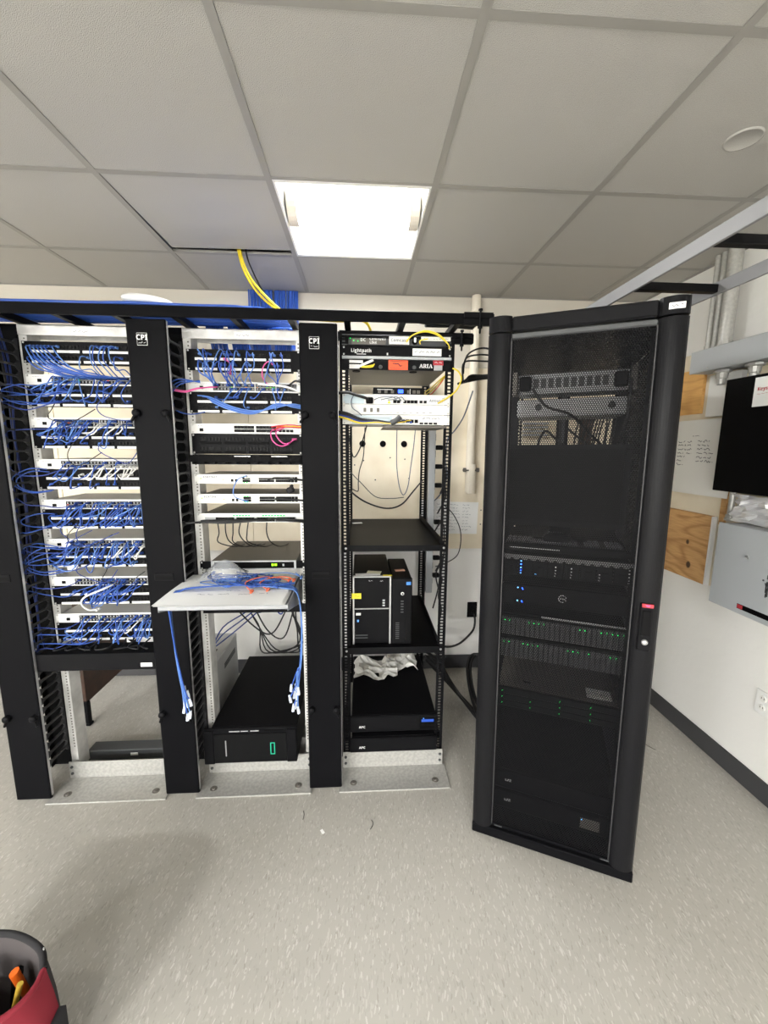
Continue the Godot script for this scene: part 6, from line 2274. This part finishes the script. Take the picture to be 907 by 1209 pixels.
# ---------------------------------------------------------------- things on the walls
func build_wall_things():
	var st: SurfaceTool
	var xw = 1.851           # face of the right wall's backboard
	# plywood squares
	for e in [["plywood_gold", v3(xw - 0.018, 1.812, -2.62), v3(xw, 2.05, -2.165), "golden plywood piece on the right wall under the grey wireway"], ["plywood", v3(xw - 0.012, 1.375, -2.62), v3(xw, 1.76, -2.10), "plywood piece mostly hidden behind the handwritten sheet"], ["plywood", v3(xw - 0.020, 0.905, -2.64), v3(xw, 1.276, -2.000), "brown plywood square with knots left of the grey wall box"]]:
		st = mb()
		bx(st, e[1], e[2], 0.0015)
		tag(part("plywood_board", st, M[e[0]]), e[3], "plywood board")
	st = mb()
	bx(st, v3(xw - 0.014, 1.24, -1.965), v3(xw, 1.52, -1.935), 0.001)
	tag(part("plywood_board", st, M.plywood), "narrow upright wood strip between black wall box and grey wall box", "plywood board")
	# pale backing strip right of the square
	st = mb()
	bx(st, v3(xw - 0.022, 0.905, -1.998), v3(xw, 1.275, -1.985), 0.001)
	tag(part("edge_trim", st, M.white_plastic), "thin white edge strip along the brown plywood square", "trim strip")
	# handwritten sheet: slightly curled
	st = mb()
	st.set_smooth_group(0)
	var n = 10
	for i in n:
		for j in n:
			var q = []
			for e in [[0, 0], [1, 0], [1, 1], [0, 1]]:
				var fy = float(i + e[0]) / n
				var fz = float(j + e[1]) / n
				q.append(v3(-0.004 - 0.010 * (1.0 - fy) * (1.0 - fy) - 0.004 * sin(fz * 3.0), 0.40 * (fy - 0.5), 0.40 * (fz - 0.5)))
			face(st, q, Vector3.LEFT)
			var q2 = []
			for v in q: q2.append(v + v3(0.0008, 0, 0))
			face(st, q2, Vector3.RIGHT)
	var sheet = part("paper_sheet", st, M.paper_grey, self, v3(xw - 0.016, 1.578, -2.115), v3(0.0, 0, 0))
	tag(sheet, "large sheet of paper with handwritten lists on the right wall, beside the black box", "paper")
	st = mb()
	var tf = Transform3D(Basis(v3(0, 0, 1), Vector3.UP, Vector3.LEFT), v3(-0.0165, 0, 0))
	scribble(st, v3(-0.06, 0.115, 0), 0.05, 0.009, tf)
	for k in 7:
		scribble(st, v3(-0.155, 0.085 - k * 0.021, 0), r(0.035, 0.06), 0.013, tf)
		if k < 4: scribble(st, v3(-0.09, 0.085 - k * 0.021, 0), r(0.02, 0.035), 0.012, tf)
		if k < 6: scribble(st, v3(-0.02, 0.085 - k * 0.021, 0), r(0.06, 0.11), 0.013, tf)
	part("handwriting", st, M.ink, sheet)
	# white plate behind the black box
	st = mb()
	bx(st, v3(xw - 0.03, 1.79, -2.115), v3(xw, 2.0, -1.93), 0.003)
	tag(part("wall_plate", st, M.white_metal), "white metal plate between golden plywood and black wall box", "wall plate")
	# wireway
	var t = thing("wireway", "long grey metal wireway box high on the right wall", "wireway", v3(xw, 2.012, -2.155))
	st = mb()
	bx(st, v3(-0.112, 0.0, 0.0), v3(0, 0.104, 1.6), 0.003)
	part("duct", st, M.grey_paint, t)
	st = mb()
	bx(st, v3(-0.116, -0.003, 0.004), v3(-0.110, 0.107, 1.6), 0.002)
	part("cover", st, M.grey_paint, t)
	for zz in [0.12, 0.62]:
		st = mb()
		lathe(st, [[0.0, 0.004], [0.004, 0.003], [0.005, 0.0]], 8, Transform3D(Basis(v3(0, 0, 1), PI / 2), v3(-0.116, 0.012, zz)), false)
		part("screw", st, M.edge_silver, t)
	# conduits
	for e in [[0.013, -2.145, "thin steel conduit rising from the grey wireway, left of the thick one"], [0.013, -2.105, "thin steel conduit rising from the grey wireway, just left of the thick one, second"], [0.030, -2.045, "thick steel conduit rising from the grey wireway to the ceiling"]]:
		var c = thing("conduit", e[2], "conduit", v3(1.79, 2.116, e[1] + 0.03))
		st = mb()
		tube(st, PackedVector3Array([Vector3.ZERO, v3(0, 0.2, 0), v3(0, CEIL - 2.116, 0)]), e[0], 14)
		part("pipe", st, M.galvanised, c)
		st = mb()
		lathe(st, [[e[0] + 0.007, 0.0], [e[0] + 0.007, 0.012], [e[0] + 0.003, 0.014], [e[0] + 0.003, 0.030], [e[0] + 0.0005, 0.030]], 10, Transform3D.IDENTITY, false)
		part("connector", st, M.galvanised, c)
	# fittings under the wireway
	for k in 2:
		var c = thing("conduit_fitting", ["steel fitting under the wireway's left part, above the white plate", "steel fitting under the wireway, above the black box"][k], "conduit fitting", v3(1.785, 2.009, [-2.0, -1.83][k]), Vector3.ZERO)
		st = mb()
		lathe(st, [[0.032, 0.0], [0.034, -0.014], [0.026, -0.016], [0.024, -0.040], [0.020, -0.044], [0.019, -0.07]], 12, Transform3D.IDENTITY, false)
		part("connector", st, M.galvanised, c)
		st = mb()
		lathe(st, [[0.038, -0.004], [0.038, -0.012], [0.030, -0.012]], 8, Transform3D.IDENTITY, false)
		part("locknut", st, M.edge_silver, c)
	# black access control box
	t = thing("control_box", "black metal wall box with a white Keyscan card at its top", "control box", v3(xw, 1.428, -1.90))
	st = mb()
	bx(st, v3(-0.118, 0.0, 0.004), v3(0, 0.512, 0.60), 0.003)
	part("box", st, M.black_matte, t)
	st = mb()
	bx(st, v3(-0.130, -0.003, 0.0), v3(-0.118, 0.515, 0.604), 0.003)
	part("lid", st, M.black_smooth, t).material_override = M.black_deep
	st = mb()
	bx(st, v3(-0.1318, 0.378, 0.148), v3(-0.130, 0.502, 0.34), 0.0005)
	var card = part("card", st, M.paper, t)
	lettering(card, "Keyscan", 0.015, v3(-0.1322, 0.452, 0.205), M.ink_red, v3(0, -PI / 2, 0), "Droid Sans", true)
	st = mb()
	scribble(st, v3(0.165, 0.432, 0), 0.13, 0.005, Transform3D(Basis(v3(0, 0, 1), Vector3.UP, Vector3.LEFT), v3(-0.1321, 0, 0)))
	part("print", st, M.ink_red, card)
	# grey wall box
	t = thing("electrical_box", "grey metal wall box with a scuffed latch on the right wall, below the black box", "electrical box", v3(xw, 0.895, -1.81))
	st = mb()
	bx(st, v3(-0.145, 0.0, 0.004), v3(0, 0.383, 0.62), 0.003)
	part("box", st, M.grey_paint, t)
	st = mb()
	bx(st, v3(-0.155, -0.004, 0.0), v3(-0.143, 0.387, 0.62), 0.003)
	var lid = part("lid", st, M.grey_paint, t)
	st = mb()
	lathe(st, [[0.0, 0.004], [0.008, 0.003], [0.009, 0.0]], 10, Transform3D(Basis(v3(0, 0, 1), PI / 2), v3(-0.155, 0.26, 0.165)), false)
	part("latch", st, M.edge_silver, lid)
	st = mb()
	for k in 26:
		var yy = 0.165 + (r(-0.05, 0.04) + r(-0.05, 0.04)) * 0.6
		var zz = 0.268 + (r(-0.02, 0.02) + r(-0.02, 0.02)) * 0.7
		bx(st, v3(-0.1556, yy, zz), v3(-0.1548, yy + r(0.006, 0.024), zz + r(0.004, 0.016)))
	part("paint_chips", st, M.dark_grey, lid)
	st = mb()
	bx(st, v3(-0.1566, 0.020, 0.150), v3(-0.1545, 0.042, 0.40), 0.0005)
	var stripl = part("black_label", st, M.black_deep, lid)
	st = mb()
	bx(st, v3(-0.1572, 0.022, 0.152), v3(-0.1563, 0.040, 0.178))
	part("red_end", st, M.red_label, stripl)
	# foil and pipe between the boxes
	st = mb()
	var g = []
	for i in 9:
		var row = []
		for j in 9:
			row.append(v3(xw - 0.06 - r(0, 0.035), 1.285 + i * 0.016 + r(-0.004, 0.004), -1.83 + j * 0.04 + r(-0.01, 0.01)))
		g.append(row)
	for i in 8:
		for j in 8:
			face(st, [g[i][j], g[i + 1][j], g[i + 1][j + 1]], Vector3.LEFT)
			face(st, [g[i][j], g[i + 1][j + 1], g[i][j + 1]], Vector3.LEFT)
	tag(part("foil_wrap", st, M.foil), "crumpled silver foil wrapping between the black box and grey box", "foil wrap")
	t = thing("conduit", "short steel conduit between the black box and the grey box", "conduit", v3(1.80, 1.278, -1.885 + 0.02))
	st = mb()
	tube(st, PackedVector3Array([Vector3.ZERO, v3(0, 0.08, 0), v3(0, 0.155, 0)]), 0.014, 12)
	part("pipe", st, M.galvanised, t)
	st = mb()
	lathe(st, [[0.022, 0.0], [0.022, 0.012], [0.018, 0.014], [0.018, 0.03], [0.015, 0.03]], 8, Transform3D.IDENTITY, false)
	part("connector", st, M.galvanised, t)
	# outlets
	t = thing("wall_outlet", "white wall outlet low on the right wall near the baseboard", "wall outlet", v3(1.865, 0.46, -1.625))
	st = mb()
	bx(st, v3(-0.007, -0.058, -0.036), v3(0, 0.058, 0.036), 0.003)
	part("cover_plate", st, M.white_plastic, t)
	for y in [-0.022, 0.022]:
		st = mb()
		lathe(st, [[0.0, 0.003], [0.015, 0.003], [0.016, 0.0]], 16, Transform3D(Basis(v3(0, 0, 1), PI / 2), v3(-0.007, y, 0)), false)
		var rc = part("receptacle", st, M.paper_grey, t)
		st = mb()
		for zz in [-0.006, 0.006]:
			bx(st, v3(-0.0106, y - 0.002, zz - 0.001), v3(-0.0098, y + 0.007, zz + 0.001))
		part("slots", st, M.black_deep, rc)
	t = thing("wall_outlet", "black wall outlet with a plug on the back wall beside the cabinet", "wall outlet", v3(0.81, 0.455, -2.79))
	st = mb()
	bx(st, v3(-0.036, -0.058, 0.0), v3(0.036, 0.058, 0.007), 0.003)
	part("cover_plate", st, M.black_matte, t)
	for y in [-0.024, 0.024]:
		st = mb()
		bx(st, v3(-0.014, y - 0.014, 0.006), v3(0.014, y + 0.014, 0.009), 0.002)
		part("receptacle", st, M.black_smooth, t)
	st = mb()
	bx(st, v3(-0.014, -0.014, 0), v3(0.014, 0.016, 0.04), 0.006)
	var oc = cord(M.black_cable, 0.0075, [v3(0.812, 0.44, -2.745), v3(0.815, 0.40, -2.72), v3(0.80, 0.34, -2.70), v3(0.745, 0.31, -2.65), v3(0.66, 0.31, -2.55), v3(0.56, 0.36, -2.42), v3(0.47, 0.42, -2.34), v3(0.42, 0.47, -2.32)], "thick black power cord from the black wall outlet to the four-post rack", "", false, "power_cable", 6)
	part("plug", st, M.black_matte, oc, v3(0.812, 0.448, -2.781))
	# conduit on the back wall
	t = thing("conduit", "pale painted conduit running down the back wall left of the cabinet", "conduit", v3(0.740, 1.32, -2.742))
	st = mb()
	tube(st, PackedVector3Array([Vector3.ZERO, v3(0, 0.6, 0), v3(0, CEIL - 1.321, 0)]), 0.029, 16)
	part("pipe", st, M.conduit_paint, t)
	st = mb()
	tube(st, PackedVector3Array([v3(0.012, -0.01, 0.0), v3(0.012, 0.19, 0.0)]), 0.031, 14)
	part("sleeve", st, M.conduit_paint, t)
	st = mb()
	bx(st, v3(-0.045, 0.145, -0.018), v3(0.06, 0.155, 0.026), 0.001)
	bx(st, v3(-0.045, 0.138, -0.010), v3(-0.028, 0.165, 0.018), 0.002)
	bx(st, v3(0.045, 0.138, -0.010), v3(0.062, 0.165, 0.018), 0.002)
	part("clamp", st, M.case_grey, t)
	st = mb()
	lathe(st, [[0.030, 1.15], [0.042, 1.15], [0.042, 1.16], [0.030, 1.162]], 12, Transform3D.IDENTITY, false)
	part("collar", st, M.conduit_paint, t)
	# printed sheets
	for k in 2:
		st = mb()
		bx(st, v3(0, 0, 0), v3([0.20, 0.215][k], [0.25, 0.225][k], 0.0012))
		var p = part("paper_sheet", st, M.paper, self, [v3(0.42, 1.02, -2.7755), v3(0.60, 1.025, -2.774)][k], v3(0, 0, [0.0, -0.02][k]))
		tag(p, ["printed sheet on the back wall seen behind the four-post rack's right post", "printed sheet on the back wall in the gap before the cabinet"][k], "paper")
		st = mb()
		for q in 9:
			for c in 2:
				scribble(st, v3(0.015 + c * 0.09, 0.215 - q * 0.022 - 0.01 * k, 0.0018), r(0.04, 0.075), 0.009)
		part("print", st, M.ink_grey, p)
	# holes in the backboard
	for k in 3:
		st = mb()
		lathe(st, [[0.012, 0.0005], [0.012, 0.004], [0.020, 0.004], [0.021, 0.0]], 16, Transform3D(Basis(Vector3.RIGHT, PI / 2), Vector3.ZERO), false)
		lathe(st, [[0.0, 0.001], [0.013, 0.001]], 16, Transform3D(Basis(Vector3.RIGHT, PI / 2), Vector3.ZERO), false)
		tag(part("hole_grommet", st, M.black_deep, self, v3([0.013, 0.150, 0.293][k], 1.642, -2.776)), ["left of three dark round grommets in the cream wall board", "middle of three dark round grommets in the cream wall board", "right of three dark round grommets in the cream wall board"][k], "grommet")
	for k in 9:
		st = mb()
		lathe(st, [[0.0, 0.002], [0.004, 0.0015], [0.005, 0.0]], 8, Transform3D(Basis(Vector3.RIGHT, PI / 2), Vector3.ZERO), false)
		tag(part("screw_head", st, M.dark_grey, self, v3([0.84, 0.84, 0.02, 0.30, 0.10, 0.20, -0.04, 0.33, 0.86][k], [1.19, 1.09, 1.53, 1.54, 1.40, 1.55, 1.50, 1.41, 1.30][k], -2.7755)), "tiny dark screw head in the cream wall board", "screw", "screw heads in the cream wall board")
	# brown board behind the cabinet
	st = mb()
	bx(st, v3(1.50, 1.48, -2.776), v3(1.585, 1.84, -2.762), 0.001)
	tag(part("plywood_board", st, M.wood_dark), "dark brown board on the back wall seen through the cabinet's upper mesh", "wood board")
	for k in 4:
		st = mb()
		bx(st, v3(1.10, 1.78 - k * 0.026, -2.776), v3(1.27, 1.792 - k * 0.026, -2.755), 0.001)
		tag(part("wall_slat", st, M.grey_light), "thin pale slat on the back wall seen through the cabinet's upper mesh at left", "slat", "pale slats behind the cabinet")

# ---------------------------------------------------------------- things on the floor
func build_floor_things():
	var st: SurfaceTool
	# brown desk behind the left rack
	var t = thing("desk", "dark brown wooden desk behind the left rack with a black foot", "desk", v3(-1.92, 0, -2.42))
	st = mb()
	bx(st, v3(-0.75, 0.70, -0.30), v3(0.42, 0.73, 0.22), 0.004)
	part("desk_top", st, M.wood_dark, t)
	st = mb()
	bx(st, v3(0.305, 0.14, -0.28), v3(0.33, 0.70, 0.16), 0.002)
	part("side_panel", st, M.wood_dark, t)
	st = mb()
	bx(st, v3(-0.70, 0.32, -0.29), v3(0.41, 0.70, -0.27), 0.002)
	part("back_panel", st, M.wood_dark, t)
	for e in [[0.30, 0.14], [-0.72, 0.14], [-0.72, -0.26]]:
		st = mb()
		bx(st, v3(e[0], 0.0, e[1]), v3(e[0] + 0.04, 0.15 if e[0] > 0 else 0.70, e[1] + 0.03), 0.006)
		bx(st, v3(e[0] - 0.004, 0.0, e[1] - 0.004), v3(e[0] + 0.044, 0.016, e[1] + 0.034), 0.004)
		part("foot", st, M.black_smooth, t)
	for k in 2:
		cord(M.black_cable, 0.006, [v3(-1.45, 0.62, -2.30), v3(-1.30, 0.42 - 0.02 * k, -2.38), v3(-1.15, 0.34 - 0.02 * k, -2.45), v3(-1.0, 0.30 - 0.015 * k, -2.48), v3(-0.85, 0.31, -2.50)], "thick black cable drooping behind the left rack's lower opening", "black cables behind the left rack's lower opening", false, "hanging_cable", 6)
	# tool bag, lower left corner of the view
	tool_bag()
	# bits on the floor
	st = mb()
	box(st, Vector3.ZERO, v3(0.012, 0.002, 0.022), 0.0006)
	tag(part("paper_scrap", st, M.paper, self, v3(-0.165, 0.0012, -1.515), v3(0, 0.6, 0)), "tiny white paper scrap on the floor before the four-post rack", "scrap")
	for k in 4:
		st = mb()
		var p = [v3(0.045, 0.0012, -1.56), v3(-0.26, 0.0012, -1.62), v3(0.80, 0.0012, -0.87), v3(1.58, 0.0012, -1.95)][k]
		tube(st, spline([p, p + v3(0.006, 0, 0.02), p + v3(-0.006 + 0.01 * k, 0, 0.045)], 4), 0.0012, 4)
		tag(part("thread", st, M.black_cable), ["dark thread on the floor before the four-post rack", "dark thread on the floor before the third cable manager", "dark thread on the floor right of the cabinet's corner", "dark thread on the floor by the right baseboard"][k], "thread")

func tool_bag():
	var t = thing("tool_bag", "open red and black tool bag on the floor at the bottom left corner", "tool bag", v3(-0.98, 0, -0.86))
	# rim and foot outlines, going round
	var rim = [Vector2(-0.25, -0.10), Vector2(-0.10, -0.118), Vector2(0.0, -0.122), Vector2(0.07, -0.108), Vector2(0.140, -0.074), Vector2(0.178, -0.030), Vector2(0.182, 0.015), Vector2(0.150, 0.062), Vector2(0.05, 0.105), Vector2(-0.10, 0.128), Vector2(-0.25, 0.13), Vector2(-0.31, 0.02), Vector2(-0.25, -0.10)]
	var foot = []
	for p in rim: foot.append(Vector2(p.x * 0.98 + 0.030, p.y * 0.95 + 0.01))
	var n = rim.size()
	var lv = [0.0, 0.06, 0.12, 0.18, 0.24, 0.30]
	var ring = func(f: float, inset: float, j: int) -> Vector3:
		var a = foot[j].lerp(rim[j], f)
		var c = Vector2(-0.04, 0.0)
		var b = a + (c - a).normalized() * inset
		var bulge = 1.0 + 0.05 * sin(f * PI)
		b = c + (b - c) * bulge
		return v3(b.x, 0.004 + f * 0.296, b.y)
	for pass_ in 2:
		var st = mb()
		st.set_smooth_group(0)
		for i in 5:
			for j in n - 1:
				var f0 = lv[i] / 0.30
				var f1 = lv[i + 1] / 0.30
				var red = (j >= 5 and j < n - 3 and i >= 2)
				if (pass_ == 1) != red: continue
				var q = [ring.call(f0, 0.0, j), ring.call(f0, 0.0, j + 1), ring.call(f1, 0.0, j + 1), ring.call(f1, 0.0, j)]
				var out = (q[0] + q[1]) * 0.5 - v3(-0.04, 0, 0)
				out.y = 0
				face(st, q, out)
		part(["outer_shell", "red_panel"][pass_], st, [M.black_fabric, M.red_fabric][pass_], t)
	var st = mb()
	st.set_smooth_group(0)
	for j in n - 1:
		var q = [ring.call(0.05, 0.014, j), ring.call(0.05, 0.014, j + 1), ring.call(1.0, 0.012, j + 1), ring.call(1.0, 0.012, j)]
		var out = v3(-0.04, 0, 0) - (q[0] + q[1]) * 0.5
		out.y = 0
		face(st, q, out)
	st.set_smooth_group(-1)
	var floor_poly = []
	for j in n: floor_poly.append(ring.call(0.05, 0.010, j))
	face(st, floor_poly, Vector3.UP)
	part("lining", st, M.grey_fabric, t)
	for half in 2:
		var pts = []
		for j in range(n - 3, n + 5) if half == 0 else range(5, n - 2): pts.append(ring.call(1.0, 0.006, j % (n - 1)) + v3(0, 0.002, 0))
		st = mb()
		tube(st, spline(pts, 4), 0.0085 if half == 0 else 0.007, 8)
		part("rim_binding", st, M.black_fabric if half == 0 else M.red_fabric, t)
	# red inner flap folded over the near rim
	st = mb()
	st.set_smooth_group(0)
	for j in range(5, n - 3):
		var a0 = ring.call(1.0, 0.0, j)
		var a1 = ring.call(1.0, 0.0, j + 1)
		var b0 = ring.call(0.86, 0.045, j)
		var b1 = ring.call(0.86, 0.045, j + 1)
		face(st, [a0 + v3(0, 0.003, 0), a1 + v3(0, 0.003, 0), b1, b0], v3(0, 1, -0.4))
		face(st, [a0, a1, b1 - v3(0, 0.004, 0), b0 - v3(0, 0.004, 0)], v3(0, -1, 0.4))
	part("red_flap", st, M.red_fabric, t)
	# outside pocket on the near right side
	st = mb()
	st.set_smooth_group(0)
	for j in range(5, 9):
		var p0 = ring.call(0.02, -0.016, j)
		var p1 = ring.call(0.02, -0.016, j + 1)
		var q0 = ring.call(0.62, -0.016, j)
		var q1 = ring.call(0.62, -0.016, j + 1)
		var out = (p0 + p1) * 0.5 - v3(-0.04, 0, 0)
		out.y = 0
		face(st, [p0, p1, q1, q0], out)
		face(st, [q0, q1, ring.call(0.62, 0.0, j + 1), ring.call(0.62, 0.0, j)], Vector3.UP)
	part("pocket", st, M.black_fabric, t)
	st = mb()
	tube(st, spline([ring.call(1.0, 0.0, 4) + v3(0, 0.004, 0), ring.call(1.0, 0.0, 4) + v3(0.004, 0.010, 0.004), ring.call(1.0, 0.0, 4) + v3(0.008, 0.002, 0.012)], 4), 0.002, 6)
	part("metal_ring", st, M.edge_silver, t)
	# handles of the tools inside
	for e in [["orange_plastic", v3(-0.89, 0.18, -0.925), v3(-0.905, 0.262, -0.915), 0.011, "orange tool handle sticking up in the tool bag"], ["yellow_plastic", v3(-0.90, 0.12, -0.86), v3(-0.865, 0.27, -0.885), 0.007, "yellow tool handle leaning in the tool bag"], ["dark_grey", v3(-0.97, 0.10, -0.90), v3(-0.955, 0.26, -0.88), 0.015, "dark grey tool handle in the tool bag"], ["black_matte", v3(-0.93, 0.10, -0.92), v3(-0.905, 0.25, -0.925), 0.013, "black tool handle in the tool bag"], ["red_fabric", v3(-1.0, 0.08, -0.90), v3(-0.985, 0.27, -0.915), 0.016, "dark red tool handle in the tool bag"]]:
		st = mb()
		var a: Vector3 = e[1]
		var b: Vector3 = e[2]
		a = v3(lerpf(a.x, b.x, -2.0), 0.03, lerpf(a.z, b.z, -1.0)) if e[0] == "orange_plastic" else a
		tube(st, spline([a, a.lerp(b, 0.35), a.lerp(b, 0.7), b], 4), e[3] * 0.8, 8, true, e[3])
		tag(part("hand_tool", st, M[e[0]]), e[4], "tool")
